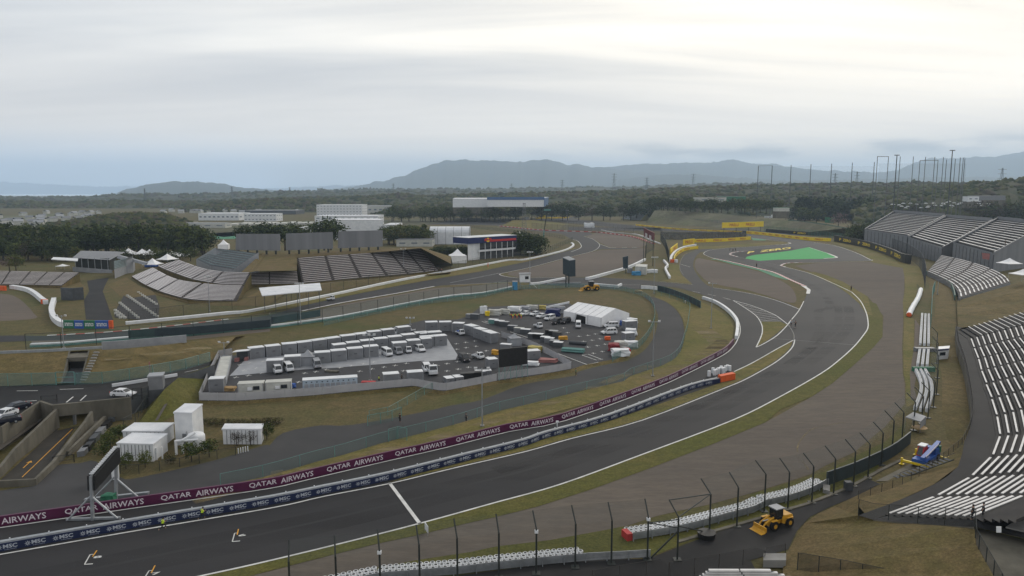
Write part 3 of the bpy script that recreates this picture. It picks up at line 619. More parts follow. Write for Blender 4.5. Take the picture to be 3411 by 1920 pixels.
ridge('hills', 'D 440,545 470,522 560,511 640,507 700,502 760,503 830,506 900,520 960,535 1010,545', 1760, 180, 'hill_wood', 8, 1.2, seed=10, crown=(1100, 9))
ridge('hills', 'D 40,582 130,566 200,556 270,544 340,539 400,541 450,552 490,570', 950, 150, 'hill_wood', 8, 1.6, seed=11, crown=(900, 6.5))
ridge('hills', 'D 930,545 1000,520 1080,514 1200,517 1400,513 1500,505 1600,492 1700,487 1800,492 1950,492 2100,480 2250,475 2350,470 2450,462 2576,462 2900,455', 1500, 200, 'hill_wood', 8, 1.3, seed=12, crown=(2100, 9))
ridge('hills', 'D 2150,520 2250,495 2350,480 2450,462 2520,456 2576,452 2700,448 2900,450', 1150, 190, 'hill_wood', 8, 1, seed=13, crown=(620, 8))
# the canopy on those hills: thousands of crowns nobody could count
rng = np.random.default_rng(3)
def icos():
    bm = bmesh.new(); bmesh.ops.create_icosphere(bm, subdivisions=2, radius=1); V = np.array([v.co[:] for v in bm.verts]); Fc = np.array([[v.index for v in f.verts] for f in bm.faces]); bm.free(); return V, Fc
IV, IF = icos()
def crowns(name, pts, rad, mats, kind='stuff'):
    vs, fs, mi = [], [], []; k = 0; nv = len(IV)
    for (x, y, z), r in zip(pts, rad):
        j = 1 + .28 * rng.standard_normal(nv); v = IV * j[:, None] * r * np.array([1, 1, .85]) + np.array([x, y, z]); vs.append(v); fs.append(IF + k); k += nv
        mi.append(np.full(len(IF), rng.integers(len(mats))))
    v = np.concatenate(vs); f = np.concatenate(fs); mi = np.concatenate(mi)
    me = bpy.data.meshes.new(name); me.vertices.add(len(v)); me.vertices.foreach_set('co', v.ravel()); me.loops.add(len(f) * 3); me.loops.foreach_set('vertex_index', f.ravel().astype(np.int32))
    me.polygons.add(len(f)); me.polygons.foreach_set('loop_start', np.arange(0, len(f) * 3, 3, dtype=np.int32)); me.polygons.foreach_set('loop_total', np.full(len(f), 3, dtype=np.int32))
    for m_ in mats: me.materials.append(MT[m_])
    me.polygons.foreach_set('material_index', mi.astype(np.int32)); me.update(calc_edges=True)
    o = link(name, me); o['kind'] = kind; return o
mat('canopy_dark', (.020, .030, .014), .9, c2=(.035, .045, .018), scale=.15, spec=.05); mat('canopy_mid', (.050, .064, .022), .9, c2=(.080, .080, .030), scale=.15, spec=.05)
mat('canopy_olive', (.090, .088, .030), .9, c2=(.045, .045, .02), scale=.15, spec=.05); mat('canopy_brown', (.085, .066, .048), .9, c2=(.045, .04, .03), scale=.15, spec=.05)
for V, nx, ns, cr in RIDGES:
    if not cr: continue
    n, r = cr; V = np.array(V).reshape(nx + 1, ns, 3); a = rng.uniform(0, nx - .01, n); b = rng.uniform(.4, (ns - 1) / 2 + .7, n)
    i = a.astype(int); j = b.astype(int); fa, fb = a - i, b - j
    P = V[i, j] * ((1 - fa) * (1 - fb))[:, None] + V[i + 1, j] * (fa * (1 - fb))[:, None] + V[i, j + 1] * ((1 - fa) * fb)[:, None] + V[i + 1, j + 1] * (fa * fb)[:, None]
    rad = r * rng.uniform(.45, .95, n); P[:, 2] += -.35 * rad
    crowns('forest', P, rad, ['canopy_dark', 'canopy_mid', 'canopy_mid', 'canopy_olive', 'canopy_brown'])

for o_, w_ in ((-5.5, 3.2), (-9.0, 2.6)):
    P = [p + Vector((0, 0, .012)) for p in offset(trout, -o_ * 1.0)]
    struct('tyre_marks', MB().ribbon(P[6:], w_), 'rubbered')
P = smooth(gl_('C1 -300,1180 1200,950 2510,740 C2 640,640 1880,385 C3 700,100 1360,-60 E3 1250,1320 1500,1190 1750,1010', .115), 3); struct('tyre_marks', MB().ribbon(P, 2.4), 'rubbered')
P = smooth(gl_('E1 700,470 1100,560 1500,690 1800,820 2000,960 2080,1120 E3 2300,500 2330,700 2250,900 2050,1080 1700,1290 1300,1440 C3 1300,120 700,280 0,470', .115), 3); struct('tyre_marks', MB().ribbon(P, 3.0), 'rubbered')
for s_, w_ in (('C2 0,600 1000,330 1700,160 B3 1500,1230 2200,960 2500,850', 2.4), ('C1 1800,760 2500,560 C2 200,470', 1.8), ('E3 200,1330 700,1150 1000,1000 1180,850', 5.0), ('C4 480,1180 800,1050 1300,1150 1900,1300', 2.5), ('E3 850,700 1100,900 1000,1000', 6)): struct('worn_path', MB().ribbon(smooth(gl_(s_, .10), 3), w_), 'worn_grass')
struct('seam', MB().ribbon(smooth(gl_('C4 540,460 470,360 435,270 470,180 560,90 700,50 870,20', .06), 3), .25), 'worn_grass')
# ================================================================ walls, barriers and fences
def root_at(P): 
    c = sum(P, Vector()) / len(P); c.z = min(p.z for p in P); return c
def share(name, me, root, locs, limit=100, rz=None, kind_rest=True, parent=None, scl=None):
    """copies of one mesh as parts; the nearest 100 one by one, the rest joined as stuff"""
    idx = sorted(range(len(locs)), key=lambda i: (Vector(locs[i]) - Vector((0, 0, CH))).length)
    for i in idx[:limit]:
        o = link(name, me, parent or root, Vector(locs[i]) - root.location)
        if rz: o.rotation_euler = (0, 0, rz[i])
        if scl: o.scale = scl[i]
    if len(idx) > limit:
        mb = MB(); V = [v.co.copy() for v in me.vertices]; Fc = [tuple(p.vertices) for p in me.polygons]; mm = [p.material_index for p in me.polygons]
        for i in idx[limit:]:
            r_ = Matrix.Rotation(rz[i] if rz else 0, 3, 'Z'); k = len(mb.v); mb.v += [tuple(r_ @ v + Vector(locs[i])) for v in V]; mb.f += [tuple(j + k for j in f) for f in Fc]; mb.m += mm
        o = wobj(name, mb, [m for m in me.materials], root); o['kind'] = 'stuff'
def resample(P, step):
    n = max(1, round(plen(P) / step)); return [at_len(P, plen(P) * i / n) for i in range(n + 1)]
def fence(label, P, h, step, r=.04, pm='teal', net='net_green', lean=0.0, arm=0.0, cat='fence', name='fence', z0=0.0, rails=0, group=None, top_rail=True):
    root = thing(name, label, cat, root_at(P), group=group); S_ = resample(P, step)
    post = MB().tube((0, 0, 0), (0, 0, h), r, 6)
    if arm: post.tube((0, 0, h), (0, -arm, h + abs(arm) * .95), r * .85, 6)
    if arm < 0: pass
    me = post.mesh('post', pm)
    share('post', me, root, [p for p, t in S_], rz=[math.atan2(t.y, t.x) for p, t in S_])
    pan = MB().sheet(P, h - z0, z0)
    if arm:
        A = [p + Vector((0, 0, h)) for p in P]; B = [q + Vector((0, 0, h + abs(arm) * .95)) for q in offset(P, arm)]; pan.add(A + B, [(i, i + 1, len(P) + i + 1, len(P) + i) for i in range(len(P) - 1)])
    wobj('mesh_panel', pan, net, root)
    if top_rail or rails:
        for k in range(rails + 1 if rails else 1):
            rm = MB(); zz_ = h - k * (h / max(1, rails + .5)); 
            for i in range(len(P) - 1): rm.tube(P[i] + Vector((0, 0, zz_)), P[i + 1] + Vector((0, 0, zz_)), r * .6, 4)
            wobj('rail', rm, pm, root)
    return root
# --- the long purple wall
pw0 = smooth(gl_(PW), 3); LW = plen(pw0)
q_wall = thing('advertising_wall', 'long purple advertising wall with pale airline lettering along the pit lane', 'barrier', root_at(pw0))
wobj('panel', MB().wall(pw0, 1.35, .35, side=-.18), 'purple', q_wall)
s0 = near_len(pw0, G('C1 607,900')); s1 = near_len(pw0, G('C1 1437,785')); pitch = near_len(pw0, G('C2 1870,225')) - s0; pitch /= 4.0 if abs(pitch / 4 - (s1 - s0)) < abs(pitch / 5 - (s1 - s0)) else 5.0
k = -1
while s0 + (k + .82) * pitch < LW - .5:
    a = s0 + k * pitch; mb = MB()
    if a + pitch * .82 > 0:
        if a > 0: text_on_wall(mb, pw0, 'QATAR', a, pitch * .335, .27, .84, .012, .012)
        text_on_wall(mb, pw0, 'AIRWAYS', a + pitch * .385, pitch * .43, .27, .82, .012, .012)
        wobj('lettering', mb, 'letter', q_wall)
    k += 1
# --- navy wall between pit lane and track
MSC = 'C1 -300,1275 0,1228 1250,1008 2510,792 C2 640,690 1250,562 2000,372 2510,243 C3 500,165 1080,2 E3 730,1475 1100,1385'
mw0 = smooth(gl_(MSC), 3); LM = plen(mw0)
n_wall = thing('pit_wall', 'navy pit wall with repeated cruise line lettering and white rail on top', 'barrier', root_at(mw0))
wobj('board', MB().wall(mw0, 1.02, .12, side=-.06), 'navy', n_wall)
wobj('guard_rail', MB().wall(mw0, .22, 1.0, z=.80, side=-.66).wall(mw0, .8, .12, side=-1.05).wall(mw0, .10, .10, z=1.06, side=-.3), 'galv', n_wall)
share('post', MB().box(0, 0, 0, .12, .16, 1.12).mesh('post', 'white'), n_wall, [p + nrm2(t) * -1.2 for p, t in resample(mw0, 4)], rz=[math.atan2(t.y, t.x) for p, t in resample(mw0, 4)])
s0 = near_len(mw0, G('C1 248,1165')); pit2 = (near_len(mw0, G('C2 1430,500')) - s0)
n_ = round(pit2 / (near_len(mw0, G('C1 500,1120')) - s0)); pit2 /= n_; k = -1; allm = []
while s0 + (k + .8) * pit2 < LM: allm.append(s0 + k * pit2); k += 1
for a in allm:
    mb = MB()
    if a < 0: continue
    text_on_wall(mb, mw0, 'MSC', a + pit2 * .22, pit2 * .50, .36, .50, .012, .03)
    text_on_wall(mb, mw0, 'CRUISES', a + pit2 * .26, pit2 * .42, .16, .11, .012)
    for q in range(8):                                            # compass-rose emblem
        an = q * math.pi / 4; O = []
        for r_, da in ((.36, 0), (.15, .35), (.05, 0), (.15, -.35)):
            p, t = at_len(mw0, a + pit2 * .08 + r_ * math.cos(an + da)); O.append(p + nrm2(t) * .012 + Vector((0, 0, .55 + r_ * math.sin(an + da))))
        mb.face(O)
    wobj('lettering', mb, 'letter_grey', n_wall)
# end of the pit wall: orange block and white tyre bags
b = thing('crash_block', 'orange crash block at the end of the navy pit wall', 'barrier', G('E3 1190,1375'))
obj('block', MB().frame(Vector(), G('E3 1285,1345') - G('E3 1108,1382'), Vector((-.3, 1.4, 0)), (0, 0, 1.5)), 'orange', b); b.location = G('E3 1108,1382')
TB = []; rr = random.Random(2)
for i in range(16):
    x = rr.uniform(0, 9); y = rr.uniform(1.4, 3.2); TB.append((x, y))
o = thing('tyre_bundle', 'heap of white painted tyres behind the orange crash block', 'tyres', G('E3 1010,1325'), math.atan2(*(G('E3 1285,1345') - G('E3 1108,1382')).yx)); tbm = MB().tube((0, 0, 0), (0, 0, 1.35), .38, 10).mesh('tyre_stack', 'white')
for x, y in TB: link('tyre_stack', tbm, o, (x, y, 0))
# --- generic coloured barrier
def barrier(label, s, h, t, m_, side=0.0, sm=3, z=0.0, cat='barrier', name='barrier', cap=None, rev=False, group=None):
    P = gl_(s, z); P = smooth(P, sm) if sm > 1 else P
    o = thing(name, label, cat, root_at(P), group=group); wobj('body', MB().wall(P, h, t, side=side), m_, o)
    if cap: wobj('cap', MB().wall(P, .18, t + .1, z=h + .003, side=side), cap, o)
    return o, P
white_far = 'B1 1205,237 1800,178 2180,138 A2 100,1265 560,1172 1000,1082 1500,972 1850,905 2350,812 2576,770 E2 930,838 1300,755 1450,710 1515,670 1522,650 1500,632'
o, P = barrier('long white concrete barrier on the far side of the left-hand straight', white_far, .9, 1.5, 'white', side=-.9)
o2, P2 = barrier('white and teal tyre barrier along the near side of the left-hand straight', 'B1 300,445 600,432 900,405 1225,378 1800,340 2300,290 2576,265 A2 600,1370 1000,1310 1500,1210 2000,1120 E2 400,1255 760,1180', .95, 1.4, 'white', side=.2)
wobj('conveyor_belt', MB().wall(P2, .55, .08, z=.05, side=.98), 'teal', o2)
barrier('white barrier of wrapped blocks running down to the tall dark screen post', 'E2 985,1140 1100,1130 1250,1100 1410,1070', 1.0, 1.2, 'white', sm=2)
barrier('white wrapped tyre barrier along the brown gravel trap', 'E2 1660,1078 1720,1070 1900,1020 2130,955 2200,930 2300,885 2385,840', 1.3, 1.4, 'white', sm=2)
barrier('low white barrier beside the parked yellow loader', 'E2 1770,1150 1900,1162 2050,1175 2095,1150', 1.2, .9, 'white', sm=1)
barrier('grey and white barrier in front of the tall dark screen', 'E2 1190,1140 1400,1132 1600,1128', .9, .4, 'galv', sm=1)
barrier('pale striped concrete barrier round the outside of the pit entry', 'E3 870,355 1000,400 1100,455 1190,525 1255,600 1285,660 1285,760 1270,850', 1.15, .9, 'white', side=-.6)
barrier('white barrier at the end of the dark screen fence', 'E3 130,230 220,232 330,245', 1.5, .6, 'white', sm=1)
barrier('white guard rail at the edge of the street below the grass bank', 'B1 1070,828 1400,775 1690,725', .6, .35, 'white', z=ZS, sm=1)
barrier('grey metal guard rail across the top of the left-hand bank', 'B1 -100,520 0,512 500,492 975,462', .6, .3, 'galv', z=ZB, sm=1)
barrier('pale grey retaining panel below the dark trackside screen', 'B1 975,475 1170,462 1500,432 1780,405', 2.0, .3, 'grey_light', sm=1, z=4.5)
barrier('dark green screen along the near side of the left-hand straight', 'B1 1225,362 1500,345 1800,328 2130,300 2576,255 A2 300,1375 550,1335 765,1300', 2.3, .15, 'screen_dark', sm=1, z=.9)
RB, _ = barrier('red and white tyre barrier round the outside of the far gravel trap', 'E2 600,423 800,440 1000,462 1200,476 1500,487 1740,495 1800,498 2000,520 2200,548 2330,580 2430,620 2500,640', .95, 1.2, 'paint_red')
P = smooth(gl_('E2 600,423 800,440 1000,462 1200,476 1500,487 1740,495 1800,498 2000,520 2200,548 2330,580 2430,620 2500,640'), 3)
for i in range(36):
    a = plen(P) * i / 36; q = [at_len(P, a + plen(P) / 36 * .45 * j / 2)[0] for j in range(3)]; wobj('white_block', MB().wall(q, .5, 1.26, z=.35), 'white', RB)
barrier('white concrete wall that curves behind the end of the red barrier', 'E2 1850,470 2000,500 2250,520 2350,545 2450,590 2576,640', .8, .8, 'white')
# yellow advertising walls
def adwall(label, s, h, texts, tm, bm_='yellow', t=.5, z=0.0, th=.55, sm=3, side=.27, boxm=None, name='advertising_wall', bold=.02, dw=None, flip=1, thick_side=0):
    P = gl_(s, z); P = smooth(P, sm) if sm > 1 else P; o = thing(name, label, 'barrier', root_at(P)); wobj('panel', MB().wall(P, h, t, side=thick_side), bm_, o)
    L_ = plen(P)
    for tx, f0, f1 in texts:
        mb = MB(); 
        if boxm:
            q = [at_len(P, L_ * (f0 + (f1 - f0) * (j / 4 * 1.2 - .1)))[0] for j in range(5)]; mb2 = MB().sheet(q, h * th * 1.35, h * .5 - h * th * .68, (side - .02)); wobj('logo_ground', mb2, boxm, o)
        text_on_wall(mb, P, tx, L_ * f0, L_ * (f1 - f0), h * (1 - th) / 2, h * th, side, bold); wobj('lettering', mb, tm, o)
    return o
def many(tx, n, a=.01, b=.99, fr=.55): return [(tx, a + (b - a) * i / n, a + (b - a) * (i + fr) / n) for i in range(n)]
adwall('yellow advertising wall with red tyre maker lettering behind the chicane', 'E1 1055,215 1300,238 1700,287 1900,303 2090,312', 2.8, many('PIRELLI', 10), 'paint_red')
adwall('long low yellow advertising wall with red lettering behind the dark fence', 'E1 -300,118 0,150 300,175 600,190 1000,205', 1.9, many('PIRELLI', 12), 'paint_red')
adwall('high yellow hoarding with two red logos above the chicane', 'E1 755,148 1262,130', 5.6, [('PIRELLI', .17, .38), ('PIRELLI', .56, .77)], 'paint_red', z=6.5, th=.5)
adwall('yellow hoarding with red lettering in front of the dark fence enclosure', 'E1 415,325 800,312 1105,290', 2.9, many('PIRELLI', 4, .03, .99), 'paint_red')
adwall('small yellow hoarding with a red logo at the corner of the enclosure', 'E1 278,362 412,345', 4.8, [('PIRELLI', .15, .85)], 'paint_red', sm=1)
adwall('narrow yellow hoarding with a red logo seen nearly edge on', 'E1 120,470 205,400', 4.2, [('PIRELLI', .35, .85)], 'paint_red', sm=1)
adwall('curved yellow advertising wall with white tyre backing beside the access road', 'E1 165,560 185,505 240,455 320,420 460,402', 2.2, many('PIRELLI', 4, .12, .98), 'paint_red')
barrier('white tyre barrier behind the curved yellow wall', 'E1 125,560 140,505 200,440 300,395 430,370', 1.6, 1.5, 'white')
barrier('orange end block of the curved tyre barrier', 'E1 125,570 170,568', 1.9, 1.2, 'orange', sm=1)
barrier('white end block of the curved tyre barrier beside the orange one', 'E1 172,568 205,572', 1.9, 1.2, 'white', sm=1)
barrier('white concrete barrier bending along the edge of the dark apron', 'E1 40,560 90,620 60,660 115,770', 1.3, 1.0, 'white')
adwall('far yellow advertising wall near the old hairpin', 'E2 1050,330 1450,322', 2.2, many('PIRELLI', 6), 'paint_red', sm=1)
adwall('small square yellow hoarding far behind the hill', 'E2 1080,325 1165,325', 6, [('P', .3, .7)], 'paint_red', sm=1)
# the black wall with the yellow tyre name
adwall('tall black advertising wall with yellow lettering round the outer edge of the chicane', 'E4 290,385 500,425 700,470 850,520 1000,580 1120,640 1225,662', 5.4, [('P', .06, .082), ('ZERO', .10, .19), ('P', .27, .295), ('ZERO', .32, .42), ('P', .505, .53), ('ZERO', .56, .68), ('P', .755, .78), ('ZERO', .81, .925)], 'yellow', 'black', th=.42, bold=.03)
adwall('distant black wall with yellow lettering above the yellow wall', 'E1 1290,195 1600,222 1940,245', 3.4, [('P', .60, .63), ('ZERO', .66, .80)], 'yellow', 'black', th=.5, bold=.02)
# blue and green oil company wall on the left
P = smooth(gl_('B1 460,160 475,60 500,20'), 3)
barrier('white and blue tyre barrier curving round the left-hand bend', 'B1 500,18 478,90 475,140 500,200 560,248 612,262', 1.7, 1.6, 'white', side=-.6)
for i, (a, b_, c_) in enumerate((('612,268', '715,270', 'green'), ('715,270', '805,272', 'blue'), ('805,272', '912,272', 'green'), ('912,272', '1042,272', 'blue'))):
    adwall('%s oil company hoarding, number %s from the left of the low row of four' % (('green', 'blue', 'green', 'blue')[i], ('one', 'two', 'three', 'four')[i]), 'B1 %s %s' % (a, b_), 2.6, [('aramco', .12, .88)], 'white', c_, sm=1, th=.42)
barrier('orange end block of the oil company hoardings', 'B1 1045,272 1078,272', 2.6, .8, 'orange', sm=1)
barrier('white tyre barrier behind the left-hand gravel trap', 'A1 110,1035 250,1060 330,1100 390,1150 440,1185', 1.6, 1.6, 'white')
barrier('orange and white end block of the far-left tyre barrier', 'A1 395,1180 455,1178', 1.7, 1.2, 'orange', sm=1)
barrier('orange and white block at the far-left edge of the gravel', 'A1 -100,1050 55,1055', 2.0, 1.0, 'orange', sm=1)
# --- near tyre walls and guard rails
tyre = MB(); n = 12; ring = lambda r, z: [Vector((r * math.cos(6.2832 * i / n), r * math.sin(6.2832 * i / n), z)) for i in range(n)]
for k in range(3):
    z = k * .3
    tyre.mt(0).loft([ring(.27, z), ring(.33, z + .06), ring(.33, z + .23), ring(.27, z + .29)][:4])
A_, B_ = ring(.27, .895), ring(.17, .895); tyre.add(A_ + B_, [(i, (i + 1) % n, n + (i + 1) % n, n + i) for i in range(n)]); tyre.mt(1).add(ring(.18, .90), [tuple(range(n))])
TYRE = tyre.mesh('tyre_stack', ['white', 'black'])
def tyre_wall(label, P, rows, side0, step=.68, spacing=.62, sgn=-1):
    root = thing('tyre_wall', label, 'tyre wall', root_at(P)); loc = []
    for r_ in range(rows):
        n_ = int(plen(P) / step)
        for i in range(n_):
            p, t = at_len(P, (i + (.5 if r_ % 2 else 0)) * step); loc.append(p + nrm2(t) * sgn * (side0 + r_ * spacing))
    share('tyre_stack', TYRE, root, loc)
def guard_rail(label, P, beams=3, h=1.15, group=None):
    root = thing('guard_rail', label, 'guard rail', root_at(P), group=group)
    for k in range(beams): 
        z = .18 + k * (h - .2) / beams; wobj('beam', MB().wall(P, .12, .10, z=z).wall(P, .12, .10, z=z + .16), 'galv', root)
    share('post', MB().box(0, -.1, 0, .1, .14, h + .05).mesh('post', 'galv'), root, [p + nrm2(t) * .12 for p, t in resample(P, 2.6)], rz=[math.atan2(t.y, t.x) for p, t in resample(P, 2.6)])
GR1 = gl_('C2 300,1680 1165,1500 1880,1443 C3 0,1400 530,1345 870,1315 1220,1297 1430,1283')
GR2 = smooth(gl_('C3 1275,1122 1590,1072 1870,1012 2180,925 2400,868 C4 150,805 350,762 560,690 705,612'), 2)
guard_rail('galvanised guard rail at the bottom of the photo, ending by the leaning strut', GR1)
guard_rail('galvanised guard rail behind the longer near tyre wall', GR2)
tyre_wall('white painted tyre wall at the bottom of the photo, tapering to its right end', GR1[:-2], 3, .5)
tyre_wall('longer white painted tyre wall with a red end block', GR2, 3, .5)
single('crash_block', MB().frame(G('C3 1225,1130'), G('C3 1275,1122') - G('C3 1225,1130'), Vector((-.5, 1.4, 0)), (0, 0, .95)), 'red', 'small red block at the left end of the longer near tyre wall', 'barrier')
tw = [('B4 1450,300 1452,600', 3, 'straight white tyre wall on the right, farthest from the camera'), ('B4 1452,650 1440,810', 3, 'short white tyre wall between a blue block and a green block'), ('B4 1420,840 1480,960 1490,1080 1440,1250', 3, 'curved white tyre wall nearest the small grey awning')]
for s_, n_, lb in tw: tyre_wall(lb, smooth(gl_(s_), 3), n_, .6, step=.8, spacing=1.0, sgn=1)
single('crash_block', MB().box(*G('B4 1390,640'), 5.2, 1.6, 1.0), 'grey', 'grey block between two white tyre walls on the right', 'barrier')
single('crash_block', MB().box(*G('B4 1380,835'), 5.2, .9, 1.1), 'green', 'green block between two white tyre walls on the right', 'barrier')
P = smooth(gl_('B4 1240,310 1275,235 1330,140 1355,60'), 4)
o = thing('wrapped_tyre_roll', 'white wrapped tyre barrier with a round orange end', 'barrier', root_at(P)); mb = MB()
n = 10; secs = []
for i, p in enumerate(P):
    t = (P[min(i + 1, len(P) - 1)] - P[max(0, i - 1)]); nn = nrm2(t); rj = .78 + .08 * (i % 2); secs.append([p + nn * (1.1 * rj * math.cos(6.2832 * k / n)) + Vector((0, 0, .9 + 1.0 * rj * math.sin(6.2832 * k / n))) for k in range(n)])
wobj('roll', mb.loft(secs), 'white', o); wobj('end_disc', MB().loft([secs[0], [p + (P[0] - P[1]).normalized() * .25 for p in secs[0]]]), 'orange', o)
barrier('dark ribbed screen behind the near catch fence', 'C4 705,608 950,520 1210,400 1350,320 1480,215', 2.1, .2, 'screen_dark', sm=2)
barrier('low concrete kerb under the near catch fence', 'C3 1700,1140 2000,1050 2510,905 C4 300,850 530,785 770,690 955,612 1210,470 1400,380', .22, .5, 'concrete', sm=2)
# --- near catch fence, each post placed where it stands
posts = px('C2 330,1765 760,1712 1165,1645 1530,1590 1880,1520 2265,1470 C3 380,1430 742,1372 1077,1337 1412,1302 1690,1302 1988,1060 2243,992 2497,852 C4 345,832 568,770 770,690 955,615 1090,540 1212,420 T 295,850 430,720 590,560 700,470 790,390 B4 1475,1185 1505,1060 1512,900 1508,760 1503,650')
PP = [G(p) for p in posts]
cf = thing('catch_fence', 'tall dark catch fence on bent posts along the near edge of the gravel', 'fence', root_at(PP))
pan = MB(); arms = []
for i, p in enumerate(PP):
    t = (PP[min(i + 1, len(PP) - 1)] - PP[max(0, i - 1)]).normalized(); nn = -nrm2(t)
    if i > 12: nn = (nn + Vector((-.5, 0, 0))).normalized()
    hk = 5.3; top = p + Vector((0, 0, hk)); tip = top + nn * 1.5 + Vector((0, 0, 1.55)); arms.append((p, top, tip))
    mb = MB().tube(p, top, .11, 8).tube(top, tip, .085, 6).box(p.x, p.y, p.z, .9, .9, .15)
    wobj('post', mb, 'steel_dark', cf)
V = [a for q in arms for a in (q[0] + Vector((0, 0, .9)), q[1], q[2])]
pan.add(V, [(3 * i, 3 * i + 3, 3 * i + 4, 3 * i + 1) for i in range(len(arms) - 1) if i not in (9, 10)] + [(3 * i + 1, 3 * i + 4, 3 * i + 5, 3 * i + 2) for i in range(len(arms) - 1) if i not in (9, 10)])
wobj('mesh_panel', pan, 'net_dark_fine' if 'net_dark_fine' in MT else netmat('net_dark_fine', (.05, .06, .055), .17).name, cf)
for i, nm in ((6, ''), (2, ''), (9, '')): 
    p = PP[i] + Vector((0, 0, 4.9)); wobj('clamp', MB().box(p.x, p.y, p.z, .4, .4, .3), 'white', cf)
a, b, c = PP[10], PP[11], PP[9]
fr = MB(); A1t = a + Vector((0, 0, 5.3)); Atip = arms[10][2]; B1 = arms[11][1]; C1_ = arms[9][1]
for u, v, r_ in ((A1t, B1, .07), (Atip, B1, .07), (a + Vector((0, 0, 4.0)), c + Vector((0, 0, 4.6)), .07), (a + Vector((0, 0, 5.0)), c + Vector((0, 0, 4.6)), .06), (a + Vector((0, 0, 3.6)), G('C3 1440,1285'), .10), (a + Vector((0, 0, 4.2)), G('C3 1970,1040'), .08)): fr.tube(u, v, r_, 6)
wobj('gate_frame', fr, 'steel_dark', cf)
single('counterweight', MB().tube(G('C3 1960,1095'), G('C3 1960,1095') + Vector((0, 0, .8)), 1.0, 12, 1.15), 'black', 'round black weight at the foot of the fence strut', 'weight')
single('concrete_block', MB().frame(G('C4 670,680'), G('C4 735,695') - G('C4 670,680'), Vector((.9, 2.0, 0)), (0, 0, .6)), 'concrete_pale', 'pale flat box beside the kerb under the catch fence', 'box')
single('control_box', MB().box(*G('C4 905,650'), 1.0, .8, 1.3), 'grey_dark', 'dark grey box at the foot of the catch fence', 'box')
# --- other fences
fp = smooth(gl_('B1 250,482 465,472 885,432 1335,387 1800,350 2300,300 2576,272 A2 300,1400 600,1385 1000,1325 1500,1225 2000,1135 E2 400,1270 700,1205'), 2)
fence('tall fence on dark posts along the near side of the left-hand straight', fp, 4.6, 8.6, .09, 'steel_dark', 'net_green', name='track_fence')
fence('dark fence behind the white barrier at the foot of the left-hand stands', smooth(gl_('A1 1230,1370 1530,1330 1870,1285 2240,1235 A2 200,1205 600,1130 900,1060 1300,985 1700,905 2000,860 2350,790 E2 700,845 1000,780 1200,740 1500,600'), 2), 4.0, 9, .08, 'steel_dark', 'net_dark', name='track_fence')
fence('teal fence round the outer edge of the service road bend', smooth(gl_('E3 290,300 400,330 560,370 690,420 730,480 715,600 700,720 660,850 655,860 620,985 550,1085 400,1168 0,1303 K 985,250 830,285 700,317 530,360 370,397 195,452 C2 1534,127 1170,217 830,322 575,387 340,457 70,532 C1 2050,614'), 2), 1.9, 6, .05, 'teal', 'net_green')
fence('teal fence on the inner edge of the service road bend', smooth(gl_('E3 300,600 290,480 230,370 120,310 0,280 E2 2100,1210 1900,1190 1500,1175 1200,1185 800,1200 400,1290 0,1345 A2 1800,1180 1200,1300 800,1390'), 2), 1.9, 7, .05, 'teal', 'net_dense')
fence('teal fence round the inside corner of the service road', smooth(gl_('E3 300,600 270,720 200,850 100,960 0,1010 B3 2150,790 2060,830'), 3), 2.1, 6, .05, 'teal', 'net_dense')
fence('teal fence beside the steps leading down from the compound', gl_('B2 2576,1130 2110,1400 1900,1440', .3), 1.7, 4, .05, 'teal', 'net_green')
fence('teal fence and gate frame at the foot of the compound steps', gl_('D 925,1072 978,1062 1010,1050', .1), 2.0, 2.5, .06, 'teal', 'net_green')
fence('small teal gate in the verge fence', gl_('C2 1240,200 1330,172 1410,190', .1), 2.2, 2, .06, 'teal', 'net_green', name='gate', cat='gate')
fence('dark screened fence inside the service road near the pit entry', smooth(gl_('E3 330,262 450,290 600,345 750,410 860,470'), 2), 2.6, 5, .06, 'teal', 'screen_dark', name='screen_fence')
fence('pale teal fence beside the street under the grass bank', gl_('B1 -600,828 0,822 535,812', ZS), 2.6, 5, .06, 'teal', 'net_dense')
fence('dark teal fence along the street as it climbs beside the compound', gl_('B1 725,805 1000,795 1400,735', ZS) + [G('B1 1750,665', 2.5), G('B1 2005,590', 1.7)], 2.4, 5, .06, 'teal', 'net_dense')
fence('light blue gate in front of the underpass', gl_('B1 540,810 715,808', ZS), 2.7, 3, .09, 'teal', 'net_green', name='gate', cat='gate', rails=2)
fence('dark railing along the curved terrace edge beside the near seats', smooth(gl_('B4 1700,420 1720,560 1775,720 1815,900 1848,1100 1855,1250 C4 2040,60 1985,190 1925,262 1600,505 1300,640 1000,735', 3.0), 2), 1.2, 2.4, .04, 'steel_brown', 'rail_dark_thin' if 'rail_dark_thin' in MT else netmat('rail_dark_thin', (.03, .03, .03), .22).name, name='railing')
fence('dark fence along the front edge of the near seating block', [G(p, z) for p, z in zip(px('C4 1000,880 1140,920 1500,950 1990,990 2080,992'), (2.9, 2.9, 4.2, 6.6, 7.0))], 2.0, 3.2, .045, 'steel_dark', 'net_dark', name='railing')
fence('dark paling fence crossing the bottom of the lawn', gl_('C4 435,1390 850,1460 1500,1600 1900,1700', 1.2), 2.0, 2.2, .05, 'steel_dark', 'rail_dark', name='railing')
fence('dark railing beside the concrete ramp at the lower right', [G(p, z) for p, z in zip(px('C4 2080,1000 2090,1150 2260,1450 2400,1700'), (7.0, 6.5, 5.6, 5))], 1.6, 2.0, .05, 'steel_dark', 'rail_dark', name='railing')
fence('thin railing along the road at the bottom of the photo', gl_('C3 900,1530 1530,1420 1610,1480', .1), 1.7, 3, .04, 'steel_brown', 'rail_dark_thin', name='railing')
